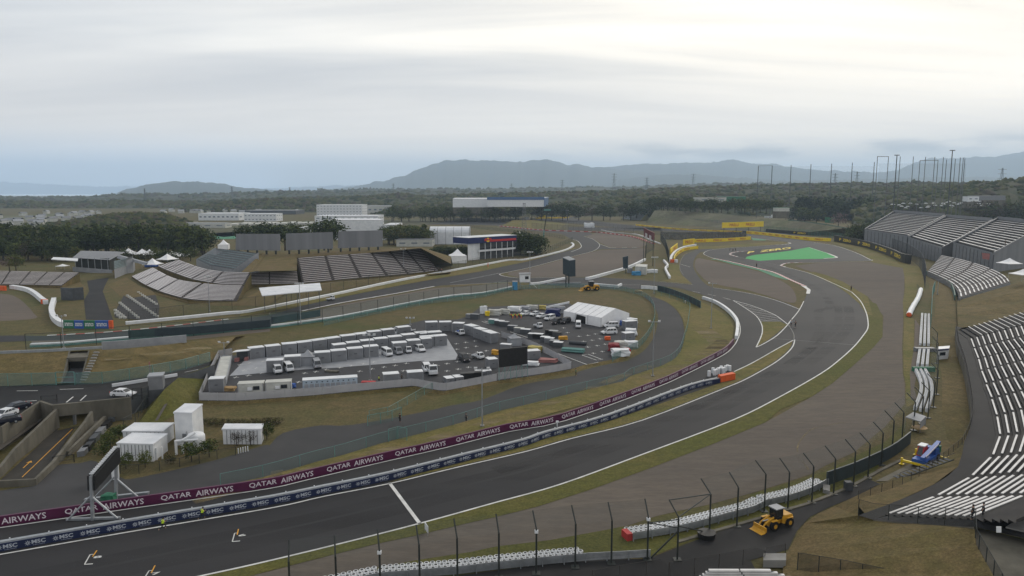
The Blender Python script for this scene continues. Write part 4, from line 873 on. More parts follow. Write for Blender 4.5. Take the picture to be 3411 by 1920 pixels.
fence('thin railing beside the road below the yellow wheel loader', gl_('C3 1610,1470 1800,1440 2400,1330 2500,1360 C4 130,1330 320,1290', .1), 1.9, 3, .04, 'steel_brown', 'rail_dark_thin', name='railing')
fence('tall dark fence along the back edge of the far gravel trap', smooth(gl_('E2 0,400 230,435 600,480 1000,520 1200,545 1400,580'), 2), 3.4, 7, .07, 'steel_dark', 'net_grey', name='track_fence')
fence('dark fence enclosure around the trackside building site', gl_('E1 0,300 60,400 100,560', .0), 7, 5, .10, 'steel_dark', 'net_grey', name='track_fence')
fence('dark fence standing beside the gravel trap end', gl_('E2 2390,830 2400,760 2500,700', 0), 9, 5, .1, 'steel_dark', 'net_grey', name='track_fence')
fence('tall dark mesh enclosure behind the yellow hoardings', gl_('E1 0,285 250,290 600,290 1045,280 1050,262', 0), 6.6, 6, .09, 'steel_dark', 'net_enclosure' if 'net_enclosure' in MT else netmat('net_enclosure', (.05, .05, .055), .8).name, name='track_fence')
fence('long dark fence in front of the long yellow wall', smooth(gl_('E2 1000,440 1400,470 1800,500 2576,530 E1 0,215 400,225 750,235 1040,262'), 2), 6, 11, .09, 'steel_dark', 'net_grey', name='track_fence')
fence('dark fence on the outer side of the far track section', smooth(gl_('E2 1180,350 1500,395 1900,430 2300,465 2576,480'), 2), 4.5, 10, .08, 'steel_dark', 'net_grey', name='track_fence')
fence('tall fence behind the black wall in front of the right-hand stands', smooth(gl_('E4 640,395 850,450 1000,500 1150,565 1235,620 1330,700 1385,830 1400,960'), 2), 9, 6, .11, 'grey_dark', 'net_grey', name='track_fence')
fence('green fence on bent posts beyond the chicane', smooth(gl_('E1 1270,190 1500,205 1700,225 2000,260 2280,300'), 2), 5.5, 6, .09, 'green', 'net_green', name='track_fence')
fence('green screen wall on the slope above the chicane', smooth(gl_('E1 1560,70 1900,110 2290,180'), 2), 3.2, 6, .09, 'green', 'teal_solid' if 'teal_solid' in MT else mat('teal_solid', (.08, .14, .12), .7).name, name='screen_fence')
fence('tall teal fence along the right edge of the gravel', smooth(gl_('E4 1470,1446 1480,1250 1490,1080 1520,1000'), 2), 4.5, 5, .09, 'teal', 'net_green', name='track_fence')
fence('pale green net fence on the far meadow', smooth(gl_('H3 1290,395 1500,405 1750,425 2200,445'), 2), 8, 12, .1, 'green', 'net_grey', name='track_fence')
# ================================================================ grandstands
def stand(name, label, fr, bk, rows, aisles, bw, bh, bm_, dm, side=True, back=0.0, front=0.0, fm='grey', group=None, gap=.012, legs=False, sm=3, sidem=None):
    """fr and bk: front and back edges as 3-D polylines with the same number of points"""
    fr, bk = (smooth(fr, sm), smooth(bk, sm)) if sm > 1 and len(fr) > 2 else (fr, bk)
    root = thing(name, label, 'grandstand', root_at(fr + bk), group=group)
    lines = [[f.lerp(b_, k / rows) for f, b_ in zip(fr, bk)] for k in range(rows + 1)]
    dk = MB()
    for k in range(rows):
        lo = lines[k]; hi = lines[k + 1]; tr = [Vector((h.x, h.y, l.z)) for l, h in zip(lo, hi)]
        dk.strip(lo, tr); nn = len(tr); dk.add(tr + hi, [(i, i + 1, nn + i + 1, nn + i) for i in range(nn - 1)])
    g0 = [Vector((p.x, p.y, 0)) for p in fr]; nn = len(fr)
    wobj('terrace', dk, dm, root)
    if side or front:
        sk = MB()
        zb = min(0.0, min(p.z for p in fr))
        sk.add([Vector((p.x, p.y, zb)) for p in fr] + [p + Vector((0, 0, front)) for p in fr], [(i, i + 1, nn + i + 1, nn + i) for i in range(nn - 1)])
        for e_ in (0, -1):
            pr = [l[e_] for l in lines]; sd = MB().add([Vector((p.x, p.y, zb)) for p in pr] + [p + Vector((0, 0, front * .7)) for p in pr], [(i, i + 1, len(pr) + i + 1, len(pr) + i) for i in range(len(pr) - 1)])
            wobj('side_wall', sd, sidem or fm, root)
        wobj('front_wall', sk, fm, root); sk = MB(); pb = bk; sk.add([Vector((p.x, p.y, zb)) for p in pb] + [p + Vector((0, 0, back)) for p in pb], [(i, i + 1, nn + i + 1, nn + i) for i in range(nn - 1)])
        wobj('rear_wall', sk, fm, root)
    segs = []
    cuts = [0.0] + list(aisles) + [1.0]
    for k in range(rows):
        P = [a.lerp(b_, .5) for a, b_ in zip(lines[k], lines[k + 1])]; P = [Vector((p.x, p.y, l.z)) for p, l in zip(P, lines[k])]; L_ = plen(P)
        for c0_, c1_ in zip(cuts[:-1], cuts[1:]):
            a, b_ = (c0_ + gap) * L_, (c1_ - gap) * L_; n_ = max(2, int((b_ - a) / 6) + 2); Q = [at_len(P, a + (b_ - a) * i / (n_ - 1))[0] for i in range(n_)]
            segs.append(Q)
    segs.sort(key=lambda q: (sum(q, Vector()) / len(q)).length)
    for Q in segs[:100]: wobj('bench', MB().wall(Q, .2, bw, z=bh - .14), bm_, root)
    if len(segs) > 100:
        mb = MB()
        for Q in segs[100:]: mb.wall(Q, .2, bw, z=bh - .14)
        o = wobj('bench', mb, bm_, root); o['kind'] = 'stuff'
    return root, lines
def lift(s, front, depth):           # back edge at a given distance behind the front edge
    return [W(p, f.y + depth) for p, f in zip(px(s), front)]
f = gl_('A2 590,985 850,962 1130,935 1400,915 1640,893 1900,865', 1.2); stand('grandstand', 'long open terrace of benches in the left middle, right-hand block with dark aisles', f, lift('A2 540,742 790,722 1020,708 1220,695 1420,680 1720,650', f, 26), 14, [.2, .39, .57, .73, .87], .85, .4, 'bench_pale', 'step_brown', fm='grass_bank')
f = gl_('A2 -20,1010 60,1000 300,995 560,990', 1.2); stand('grandstand', 'low straight block of benches under the bare slope in the left middle', f, lift('A2 -20,890 90,885 310,880 545,870', f, 12), 8, [.15, .53], .85, .4, 'bench_pale', 'step_brown', fm='grass_bank')
f = gl_('A1 1255,922 1350,985 1450,1035 1590,1090 1800,1142 2000,1155 2260,1155', .8); b_ = [W(p, y) for p, y in zip(px('A1 1455,838 1540,885 1630,930 1750,965 1960,992 2130,1005 2330,1005'), (372, 352, 336, 322, 310, 306, 303))]
stand('grandstand', 'lower tier of the curved terrace on the left with pale benches', f, b_, 13, [.17, .36, .55, .78], .75, .42, 'bench_white2' if 'bench_white2' in MT else mat('bench_white2', (.58, .55, .55), .6).name, 'step_brown', fm='grass_bank')
f = [W(p, y) for p, y in zip(px('A1 1500,825 1590,865 1700,905 1830,950 1980,978 2130,998 2330,1000'), (378, 360, 345, 330, 318, 312, 306))]; b_ = [W(p, y) for p, y in zip(px('A1 1700,765 1800,800 1900,835 2020,862 2130,875 2250,880 2395,885'), (400, 382, 362, 346, 334, 326, 322))]
stand('grandstand', 'upper tier of the curved terrace on the left with pale benches', f, b_, 9, [.17, .36, .6, .8], .75, .42, 'bench_white2', 'step_brown', fm='grass_bank')
f = gl_('A1 -300,1000 0,1000 300,1003 590,1010', 1.0); stand('grandstand', 'dark terrace of benches at the far-left edge behind the gravel', f, lift('A1 -250,868 40,868 430,878 760,885', f, 24), 11, [.33, .52, .68, .85], .85, .4, 'bench_pale', 'step_brown', fm='grass_bank')
f = gl_('A1 1870,765 1990,830 2220,866 2470,705', 3.0); f = f[:3]; stand('grandstand', 'small scaffold stand with teal seats below the grey screens', f, [W(p, y) for p, y in zip(px('A1 2060,652 2220,668 2465,700'), (395, 385, 372))], 9, [.33], .5, .4, 'bench_teal', 'grey', fm='grey_light', front=.8, sm=1)
f = gl_('A1 1090,865 1285,790', 4.0); stand('grandstand', 'tiny scaffold stand with teal seats beside the grey pavilion', f, [W(p, y) for p, y in zip(px('A1 1085,775 1262,728'), (372, 385))], 6, [.5], .5, .4, 'bench_teal', 'grey', fm='grey_light', front=.6, sm=1)
# right-hand scaffold stands
def rstand(label, c, Y, dep, rows, al):
    q = px(c); f = [W(q[0], Y[0]), W(q[1], Y[1])]; b_ = [W(q[2], Y[0] + dep[0]), W(q[3], Y[1] + dep[1])]
    r_, ln = stand('grandstand', label, f, b_, rows, al, 1.15, .45, 'bench_white', 'step_dark', fm='grey', front=1.1, back=2.2, group='scaffold grandstands on the right', sm=1, sidem='screenpanel')
    mb = MB()
    for i in range(12):
        p = f[0].lerp(f[1], i / 11); mb.tube((p.x, p.y - .4, 0), (p.x, p.y - .4, p.z), .22, 5)
    wobj('front_columns', mb, 'grey_dark', r_)
    for e_ in (0, 1):
        mb = MB(); a_, z_ = ln[0][e_], ln[-1][e_]; mb.frame(a_ + Vector((0, 0, .6)), z_ - a_, Vector((.5, 0, 0)), (0, 0, .8)); wobj('side_rail', mb, 'grey', r_)
    return r_
rstand('farthest of the three scaffold grandstands on the right, white bench rows', 'E4 660,250 1185,332 1020,30 1640,80', (590, 510), (44, 44), 14, [.5])
rstand('middle one of the three scaffold grandstands on the right, white bench rows', 'E4 1195,345 1610,480 1660,90 2225,138', (505, 440), (42, 42), 14, [.5])
rstand('nearest of the three scaffold grandstands on the right, cut by the picture edge', 'E4 1745,412 2240,548 2290,118 2900,185', (432, 385), (40, 40), 14, [.5])
f = gl_('E4 1430,760 1520,800 1640,860 1740,925 1800,1000 1820,1085', 2.0); b_ = [W(p, y) for p, y in zip(px('E4 1600,555 1850,605 2120,685 2300,760 2400,820 2450,885'), (408, 385, 368, 354, 342, 330))]
stand('grandstand', 'curved lower terrace on the right with bright white benches', f, b_, 13, [.2, .4, .58, .74, .88], .5, .45, 'bench_white', 'step_brown', fm='grey')
barrier('grey retaining wall along the foot of the curved lower terrace', 'E4 1420,790 1510,830 1630,890 1725,950 1765,1030 1780,1110', 2.2, .4, 'teal_solid', side=.4)
# --- the near seating block, rows fanned round the corner
Z0, DZ = 3.0, .42
ais = [('B4 1717,441', (49, -13), 'B4 1842,524', (52, -13.5)), ]
rows_n = 15
def c4(s, off, cr): 
    p = px(s)[0]; k = CR[cr][2]; return p, (off[0] * k, off[1] * k)
B4k = 'B4'
BR = [(('B4 1717,441', (49, -13.5)), ('B4 1838,522', (53.5, -14.0))), (('B4 1841,532', (53.5, -13.5)), ('B4 1870,612', (54, -13.0))), (('B4 1874,628', (54, -13)), ('B4 1910,718', (58, -14.0))), (('B4 1914,732', (58.5, -14.5)), ('B4 1940,832', (63, -15.5))),
      (('B4 1944,848', (63, -15.5)), ('B4 1988,958', (66, -17))), (('B4 1988,980', (66.5, -17)), ('B4 2038,1100', (70, -18))), (('B4 2042,1125', (71, -19)), ('B4 2088,1270', (76, -21))), (('B4 2092,1295', (77, -22)), ('C4 2317,148', (79, -9))),
      (('C4 2314,175', (79, -8)), ('C4 2252,340', (82, -8))), (('C4 2228,370', (82, -8)), ('C4 2062,535', (83, -6))), (('C4 2026,562', (83, -4.5)), ('C4 1745,720', (84, -1.5))), (('C4 1698,742', (82, -.8)), ('C4 1290,892', (76, 3.2)))]
near = thing('grandstand', 'near seating terrace at the lower right with white bench rows fanned round a corner', 'grandstand', G('B4 1900,900', 2.0))
BM = []
def row_pt(spec, k):
    (s_, off) = spec; c = CR[s_.split()[0]][2]; p = px(s_)[0]; return G((p[0] + off[0] * c * k, p[1] + off[1] * c * k), Z0 + DZ * k)
for bi, (A_, B_) in enumerate(BR):
    for k in range(rows_n):
        if bi == 0 and k < 2: continue
        if bi == 11 and k > 10: continue
        a, b_ = row_pt(A_, k), row_pt(B_, k)
        mid = (a + b_) / 2; prev = None
        if 6 < bi < 11: mid = mid + (mid - row_pt(('C4 3400,300', (0, 0)), k) * 1).normalized() * 0
        Q = [a, b_]
        if bi in (7, 8, 9): 
            nn = Vector(((b_ - a).y, -(b_ - a).x, 0)).normalized(); sgn = 1 if nn.x < 0 or nn.y < 0 else -1; Q = [a, mid + nn * sgn * -.0 , b_]
        BM.append((bi, k, Q))
BM.sort(key=lambda q: q[2][0].length)
for bi, k, Q in BM[:100]: wobj('bench', MB().wall(Q, .08, .27, z=.36), 'bench_white', near)
mb = MB()
for bi, k, Q in BM[100:]: mb.wall(Q, .08, .27, z=.36)
o = wobj('bench', mb, 'bench_white', near); o['kind'] = 'stuff'
dk = MB(); chain = [x for pr in BR for x in pr]
for k in range(-1, rows_n + 1):
    lo = [row_pt(c, k - .5) for c in chain]; hi = [row_pt(c, k + .5) for c in chain]; z = Z0 + DZ * k
    lo = [Vector((p.x, p.y, z)) for p in lo]; hi = [Vector((p.x, p.y, z)) for p in hi]; up = [p + Vector((0, 0, DZ)) for p in hi]; n_ = len(lo)
    if k >= 0: dk.strip(lo, hi)
    dk.add(hi + up, [(i, i + 1, n_ + i + 1, n_ + i) for i in range(n_ - 1)])
wobj('terrace', dk, 'step_dark', near)
edge = smooth(gl_('B4 1690,400 1705,560 1765,720 1805,900 1838,1100 1845,1250 C4 2040,70 1985,200 1928,430 1700,598 1400,735 1150,830 1050,868 1000,885', 2.9), 2)
inner = [row_pt(c, -.45) for c in chain]
wk = MB().poly(edge + gl_('C4 1140,925', 2.9) + [Vector((p.x, p.y, 2.9)) for p in inner[::-1]] + [Vector((p.x, p.y, 2.9)) for p in gl_('B4 1760,410', 2.9)])
FL = [G(p, z) for p, z in zip(px('C4 1140,925 1290,940 1500,955 1750,973 1990,990 2080,992'), (2.9, 3.4, 4.2, 5.4, 6.6, 7.0))]
RE = [row_pt(BR[11][1], k) for k in (-.5, 1, 3, 6, 9, 10.5)]
wk.strip(RE, FL)
wobj('front_wall', MB().add([p - Vector((0, 0, 3)) for p in FL] + FL, [(i, i + 1, len(FL) + i + 1, len(FL) + i) for i in range(len(FL) - 1)]), 'concrete', near)
wobj('walkway', wk, 'asphalt_dark', near); wobj('retaining_wall', MB().sheet(edge, 2.9, -2.9), 'concrete', near)
struct('concourse', MB().poly([G('C4 2085,992', 7.0), row_pt(BR[11][1], 10.6), row_pt(BR[11][0], 10.6), G('C4 2900,740', 7.2), G('C4 3300,1300', 7.2), G('C4 2640,1115', 7.1)]), 'asphalt_dark')
single('paving_patch', MB().prism(gl_('C4 2370,995 2540,890 2700,950 2540,1035', 7.4), 7.3, 7.45), 'concrete_pale', 'pale concrete slab at the lower right corner of the photo', 'slab')
single('retaining_wall', MB().wall([G('C4 2085,990', 6.2), G('C4 2470,1082', 6.2), G('C4 2640,1120', 6.2)], 1.1, .25), 'concrete', 'low concrete wall edging the concourse at the lower right', 'wall')
struct('ramp', MB().poly([G(p, z) for p, z in zip(px('C4 2085,1000 2470,1095 2900,1200 3000,1900 2500,1800 2260,1450 2100,1160'), (6.4, 6.3, 6.2, 4.4, 4.6, 5.4, 6.2))]), 'concrete')
# lawn and banks of the lower right
lawn_up = [G(p, z) for p, z in zip(px('C4 1000,720 1000,885 1140,925 1500,955 1990,990 2080,992 2100,1160 2260,1450 2500,1800'), (2.5, 2.8, 2.8, 4.0, 6.4, 6.8, 6.3, 5.5, 4.7))]
lawn_dn = [G(p, z) for p, z in zip(px('C4 780,800 640,860 500,960 430,1060 370,1180 320,1250 300,1400 300,1560 300,1800'), (.1, .1, .1, .1, .1, .2, .4, .6, .8))]
struct('lawn', MB().strip(lawn_dn, lawn_up), 'dry_lawn')
struct('lawn', MB().strip([G(p, .09) for p in px('C4 780,800 1000,695 1200,600 1400,500 1600,420 1750,360')], [G(p, 2.7) for p in px('C4 1005,800 1060,868 1400,735 1700,598 1928,430 1985,300')]), 'dry_lawn')
struct('grass_bank', MB().poly(gl_('E4 1570,780 1700,900 1780,1110 B4 1690,140 1700,420 1760,700 1810,1000 1850,1250 C4 2000,0 1960,200 1900,270 1820,160 1800,0 B4 1560,1300 1560,900 1500,560 1490,250 1500,100 E4 1480,1100 1440,850', .04)), 'grass_bank')
struct('grass_bank', MB().strip(gl_('E4 1800,1110 1795,1200 1800,1300 1810,1446 B4 1705,415', 1.0), [W(p, y) for p, y in zip(px('E4 2576,880 2700,950 2800,1100 2900,1250 B4 2576,330'), (300, 280, 262, 245, 230))]), 'grass_bank')
# small stand at the very bottom
f = gl_('C4 -250,1560 0,1500 260,1540', .6); b_ = [G(p, 1.6) for p in px('C4 -420,1450 150,1405 450,1480')]
stand('grandstand', 'corner of a small bleacher with white rows at the bottom edge', gl_('C4 -500,1480 420,1490', .8), gl_('C4 -380,1400 160,1400', 1.9)[:2], 4, [.5], .35, .35, 'bench_white', 'grey_dark', sm=1, front=.2)
# ================================================================ bridge, ramps and underpass on the left
def topwall(mb, pts_, t=.5, zb=0.0):
    T_ = [G(p, z) for p, z in pts_]; A = offset(T_, t / 2); B = offset(T_, -t / 2)
    for i in range(len(T_) - 1):
        V = [Vector((p.x, p.y, zb)) for p in (A[i], A[i + 1], B[i + 1], B[i])] + [A[i], A[i + 1], B[i + 1], B[i]]
        mb.add(V, [(0, 3, 2, 1), (4, 5, 6, 7), (0, 1, 5, 4), (1, 2, 6, 5), (2, 3, 7, 6), (3, 0, 4, 7)])
    return mb
for lb, pts_ in (('outer concrete ramp wall beside the parked cars on the left', (('B1 390,958', 4.2), ('B1 0,1215', 2.6), ('B1 -250,1370', 1.8))),
                 ('concrete ramp wall on the left side of the orange lined road', (('B1 540,1035', 3.6), ('B1 130,1425', 2.1), ('C1 0,430', 1.6), ('C1 -300,650', 1.0))),
                 ('concrete wall that wraps round the near end of the ramp', (('B1 872,1060', 3.4), ('C1 790,10', 2.2), ('C1 492,385', 1.1), ('C1 325,545', 1.0), ('C1 0,562', 1.0), ('C1 -300,575', 1.0))),
                 ('low concrete ledge to the right of the ramp wall', (('B1 1000,1105', 1.6), ('B1 760,1330', 1.3), ('C1 625,290', .8)))):
    single('ramp_wall', topwall(MB(), pts_), 'concrete', lb, 'wall')
br = thing('road_bridge', 'concrete bridge carrying the street over the ramp with the orange line', 'bridge', G('B1 850,1150'))
wobj('girder', topwall(MB(), (('B1 500,1000', 4.3), ('B1 870,962', 4.3)), .6, 2.1), 'concrete', br)
wobj('abutment', topwall(MB(), (('B1 872,962', 4.3), ('B1 1245,925', 4.3)), .6, 0.0), 'concrete', br)
wobj('abutment', topwall(MB(), (('B1 385,962', 4.2), ('B1 505,1002', 4.25)), .5, 0.0), 'concrete', br)
wobj('parapet', topwall(MB(), (('B1 -600,1290', 3.9), ('B1 10,1208', 3.9), ('B1 385,962', 4.0)), .3, 0.0), 'concrete', br)
wobj('column', MB().box(*G('B1 716,1185'), .4, .4, 2.5), 'grey', br)
wobj('back_wall', MB().wall([G('B1 500,1185') + Vector((0, 6, 0)), G('B1 900,1160') + Vector((0, 6, 0))], 3.4, .3), 'black', br)  # black plane stands in for the shade under the bridge
wobj('ceiling', MB().prism([G('B1 520,1000', 2.4), G('B1 872,970', 2.4), G('B1 872,970', 2.4) + Vector((0, 9, 0)), G('B1 520,1000', 2.4) + Vector((0, 9, 0))], 2.12, 2.5), 'black', br)  # underside coloured black to go with the painted dark behind
for q_ in ('B1 590,1075', 'B1 775,1058'): wobj('height_sign', MB().box(*G(q_, 2.2), .5, .12, .3), 'grey_light', br)
P_ = [Vector((p.x, p.y, ZS)) for p in gl_('B1 1245,925 1400,862 1560,850 1700,740 2045,615', ZS)]
wobj('retaining_wall', MB().sheet(P_, -ZS), 'grey_dark', br)
struct('ramp', MB().poly(gl_('B1 545,1245 870,1180 C1 700,60 480,400 325,590 0,610 -300,620 -300,640 0,560 300,290 560,30', .09)), 'dirt_road' if 'dirt_road' in MT else mat('dirt_road', (.045, .040, .033), .9, c2=(.028, .026, .023), scale=.3).name)
struct('track_marking', MB().ribbon(gl_('C1 205,530 655,100 B1 690,1230', .12), .14), 'paint_orange')
mb = MB(); a = G('C1 215,445', .12); b_ = G('C1 270,395', .12); mb.ribbon([a, b_], .16); d_ = (b_ - a).normalized(); mb.face([b_ + d_ * .9, b_ + nrm2(d_) * -.45, b_ + nrm2(d_) * .45]); struct('track_marking', mb, 'paint_orange')
struct('ramp', MB().poly(gl_('B1 390,1010 535,1045 0,1431 -250,1600 -250,1500 0,1290', 1.0)), 'dirt')
struct('ramp', MB().poly(gl_('B1 880,1100 1090,1100 C1 940,30 630,330 640,280 800,20', .5)), 'concrete')
up = thing('underpass', 'concrete underpass portal under the grass bank, with a dark opening', 'tunnel', G('B1 660,790', ZS))
for q0, q1 in ((ftL, cutL), (ftR, cutR)):
    d0 = Vector((q1.x, q1.y, ZS)); wobj('wing_wall', MB().add([q0, d0, q1] + [p + Vector((.35, 0, .12)) for p in (q0, d0, q1)], [(0, 1, 2), (3, 5, 4), (0, 2, 5, 3)]), 'concrete', up)
hL, hR = ftL.lerp(cutL, .72), ftR.lerp(cutR, .72); hz_ = hL.z - ZS; gL, gR = [Vector((p.x, p.y, ZS)) for p in (hL, hR)]
wobj('headwall', MB().frame(Vector((gL.x, gL.y, ZS + hz_ - .5)), gR - gL, Vector((.2, .6, 0)), (0, 0, .9)).frame(Vector((gL.x, gL.y + .6, ZS + hz_ - .1)), gR - gL, (cutL - hL) - Vector((0, 0, (cutL - hL).z)), (0, 0, .45)), 'concrete', up)
wobj('opening', MB().frame(gL + Vector((.3, .5, 0)), (gR - gL) * .95, Vector((.05, .2, 0)), (0, 0, hz_ - .4)), 'black', up)  # black slab, its colour stands for the shade inside the tunnel
wobj('floor', MB().face([p + Vector((0, 0, .03)) for p in (ftL, ftR, gR + Vector((0, 1, 0)), gL + Vector((0, 1, 0)))]), 'asphalt_lot', up)
st = MB().box(0, 0, 0, 1.2, .5, .25).mesh('step', 'concrete_pale'); sroot = thing('bank_steps', 'line of pale steps climbing the grass bank right of the underpass', 'steps', G('B1 800,760', ZS))
for i in range(11):
    t = i / 10; p = G((0 + (795 + 125 * t) * .34938, 1000 + (770 - 265 * t) * .34938), ZS + 2.8 * t + .1); link('step', st, sroot, p - sroot.location)
for s_, w_ in (('B1 160,866 360,864', .25), ('B1 570,852 795,845', .25), ('B1 190,968 350,958', .25), ('B1 632,976 698,922', .25), ('B1 765,960 822,907', .25), ('B1 250,1000 310,985', .2), ('B1 1760,688 1890,662', .2)):
    struct('track_marking', MB().ribbon(gl_(s_, ZS + .05), w_), 'paint_white')
# ================================================================ vehicles
def hull(mb, st):
    return mb.loft([[(x, w0 * .97, z0), (x, w0, z0 + .55 * (z1 - z0)), (x, w1, z1), (x, -w1, z1), (x, -w0, z0 + .55 * (z1 - z0)), (x, -w0 * .97, z0)] for x, z0, z1, w0, w1 in st])
def wheels(root, xs, yw, r, n=12):
    for x in xs:
        for s_ in (1, -1):
            me = MB().tube((0, -.11, 0), (0, .11, 0), r, n); o = obj('wheel', me, 'rubber', root); o.location = (x, s_ * yw, r)
            obj('rim', MB().tube((0, -.12, 0), (0, .12, 0), r * .55, 8), 'galv', o)
def veh(name, label, cat, col, L_, Wd, body, cab, wr=.32, wx=None, trim='black', sidewin=None, group=None):
    """body stations (x, z0, z1, w0, w1) and cabin (x0 base rear, x1 top rear, x2 top front, x3 base front, z0, z1)"""
    r_ = thing(name, label, cat, group=group); obj('body', hull(MB(), body), col, r_)
    x0, x1, x2, x3, z0, z1 = cab; w0, w1 = Wd / 2 * .96, Wd / 2 * .82
    mb = MB(); V = [(x0, w0, z0), (x3, w0, z0), (x3, -w0, z0), (x0, -w0, z0), (x1, w1, z1), (x2, w1, z1), (x2, -w1, z1), (x1, -w1, z1)]
    mb.add(V, [(0, 3, 2, 1), (4, 5, 6, 7), (0, 1, 5, 4), (1, 2, 6, 5), (2, 3, 7, 6), (3, 0, 4, 7)]); obj('cabin', mb, col, r_)
    def pan(a, b, c, d, s0, s1, t0, t1, out):
        a, b, c, d = map(Vector, (a, b, c, d)); P = lambda s, t: (a.lerp(b, s)).lerp(d.lerp(c, s), t) + Vector(out); return [P(s0, t0), P(s1, t0), P(s1, t1), P(s0, t1)]
    obj('windscreen', MB().face(pan(V[1], V[2], V[6], V[5], .06, .94, .1, .9, (.02, 0, .015))), 'glass', r_)
    obj('rear_window', MB().face(pan(V[3], V[0], V[4], V[7], .08, .92, .25, .9, (-.02, 0, .015))), 'glass', r_)
    for s_, q in ((1, (V[0], V[1], V[5], V[4])), (-1, (V[3], V[2], V[6], V[7]))):
        for a_, b_ in (sidewin or ((.05, .34), (.37, .64), (.67, .94))):
            f_ = pan(*q, a_, b_, .18, .86, (0, .015 * s_, 0)); obj('side_window', MB().face(f_ if s_ < 0 else f_[::-1]), 'glass', r_)
    xf = body[-1][0]; xb = body[0][0]
    for s_ in (1, -1):
        obj('headlight', MB().box(xf - .02, s_ * (Wd / 2 - .25), .62, .08, .32, .16), 'letter', r_); obj('tail_light', MB().box(xb + .02, s_ * (Wd / 2 - .14), .75, .06, .14, .3), 'red', r_)
    obj('bumper', MB().box(xf + .01, 0, .28, .12, Wd * .92, .22), trim, r_); wheels(r_, wx or (-L_ * .3, L_ * .32), Wd / 2 - .12, wr)
    return r_
def van(label, col): return veh('van', label, 'van', col, 4.7, 1.72, [(-2.33, .3, 1.05, .80, .83), (-2.2, .25, 1.1, .85, .84), (2.1, .25, 1.08, .85, .83), (2.36, .3, .88, .78, .74)], (-2.3, -2.22, 1.5, 2.2, 1.06, 1.98), group='vans parked in the fenced compound')
def minivan(label, col): return veh('minivan', label, 'minivan', col, 4.8, 1.82, [(-2.38, .3, 1.0, .82, .86), (-2.2, .25, 1.02, .9, .88), (1.4, .25, 1.0, .9, .86), (2.3, .27, .85, .84, .76), (2.42, .32, .7, .72, .68)], (-2.3, -2.0, .7, 1.65, .98, 1.82))
def sedan(label, col): return veh('car', label, 'car', col, 4.6, 1.78, [(-2.28, .32, .85, .78, .78), (-2.1, .25, .95, .87, .84), (1.0, .25, .93, .88, .84), (2.1, .26, .78, .84, .76), (2.3, .32, .6, .7, .68)], (-1.95, -1.2, .25, 1.15, .92, 1.45))
def pickup(label, col, load=None):
    r_ = veh('small_truck', label, 'truck', col, 3.4, 1.5, [(.35, .35, 1.0, .73, .73), (1.6, .3, 1.0, .74, .72), (1.72, .35, .85, .68, .66)], (.4, .45, 1.25, 1.62, .98, 1.8), .28, (-1.0, 1.2), sidewin=((.15, .85),))
    mb = MB().box(-.75, 0, .6, 2.1, 1.45, .08)
    obj('load_bed', mb, 'grey_light', r_)
    for x, y, dx, dy in ((-.75, .72, 2.1, .04), (-.75, -.72, 2.1, .04), (-1.8, 0, .04, 1.45)): obj('side_board', MB().box(x, y, .68, dx, dy, .3), col, r_)
    obj('chassis', MB().box(-.4, 0, .38, 2.9, .9, .2), 'black', r_)
    if load: obj('load', MB().box(-.6, 0, .7, 1.4, 1.1, .55), load, r_)
    return r_
def bigtruck(label):
    r_ = veh('flatbed_truck', label, 'truck', 'white', 6.6, 2.1, [(1.6, .5, 1.4, 1.0, 1.0), (3.1, .45, 1.4, 1.02, .98), (3.3, .5, 1.2, .92, .9)], (1.65, 1.7, 2.85, 3.2, 1.38, 2.4), .42, (-2.0, 2.3), sidewin=((.15, .85),))
    obj('load_bed', MB().box(-1.2, 0, .95, 5.2, 2.1, .14), 'galv', r_); obj('chassis', MB().box(-.6, 0, .6, 6.0, .9, .3), 'black', r_)
    for s_ in (1, -1): obj('side_board', MB().box(-1.2, s_ * 1.05, 1.09, 5.2, .05, .35), 'white', r_)
    return r_
VP = dict(vw=van('', 'white'), vs=van('', 'grey_light'), mk=minivan('', 'black'), mw=minivan('', 'white'), sw=sedan('', 'white'), sd=sedan('', 'car_navy'), pk=pickup('', 'white'), pb=pickup('', 'white', 'blue'), bt=bigtruck(''))
def park(k, nose, tail, label, z=ZC, group=None):
    """nose and tail: photo points of the front and rear wheels' middle on the ground"""
    a, b_ = G(nose, z), G(tail, z); d_ = a - b_; return place(VP[k], 0, (a + b_) / 2, math.atan2(d_.y, d_.x), label, group)
vg = 'vehicles parked in the fenced compound'
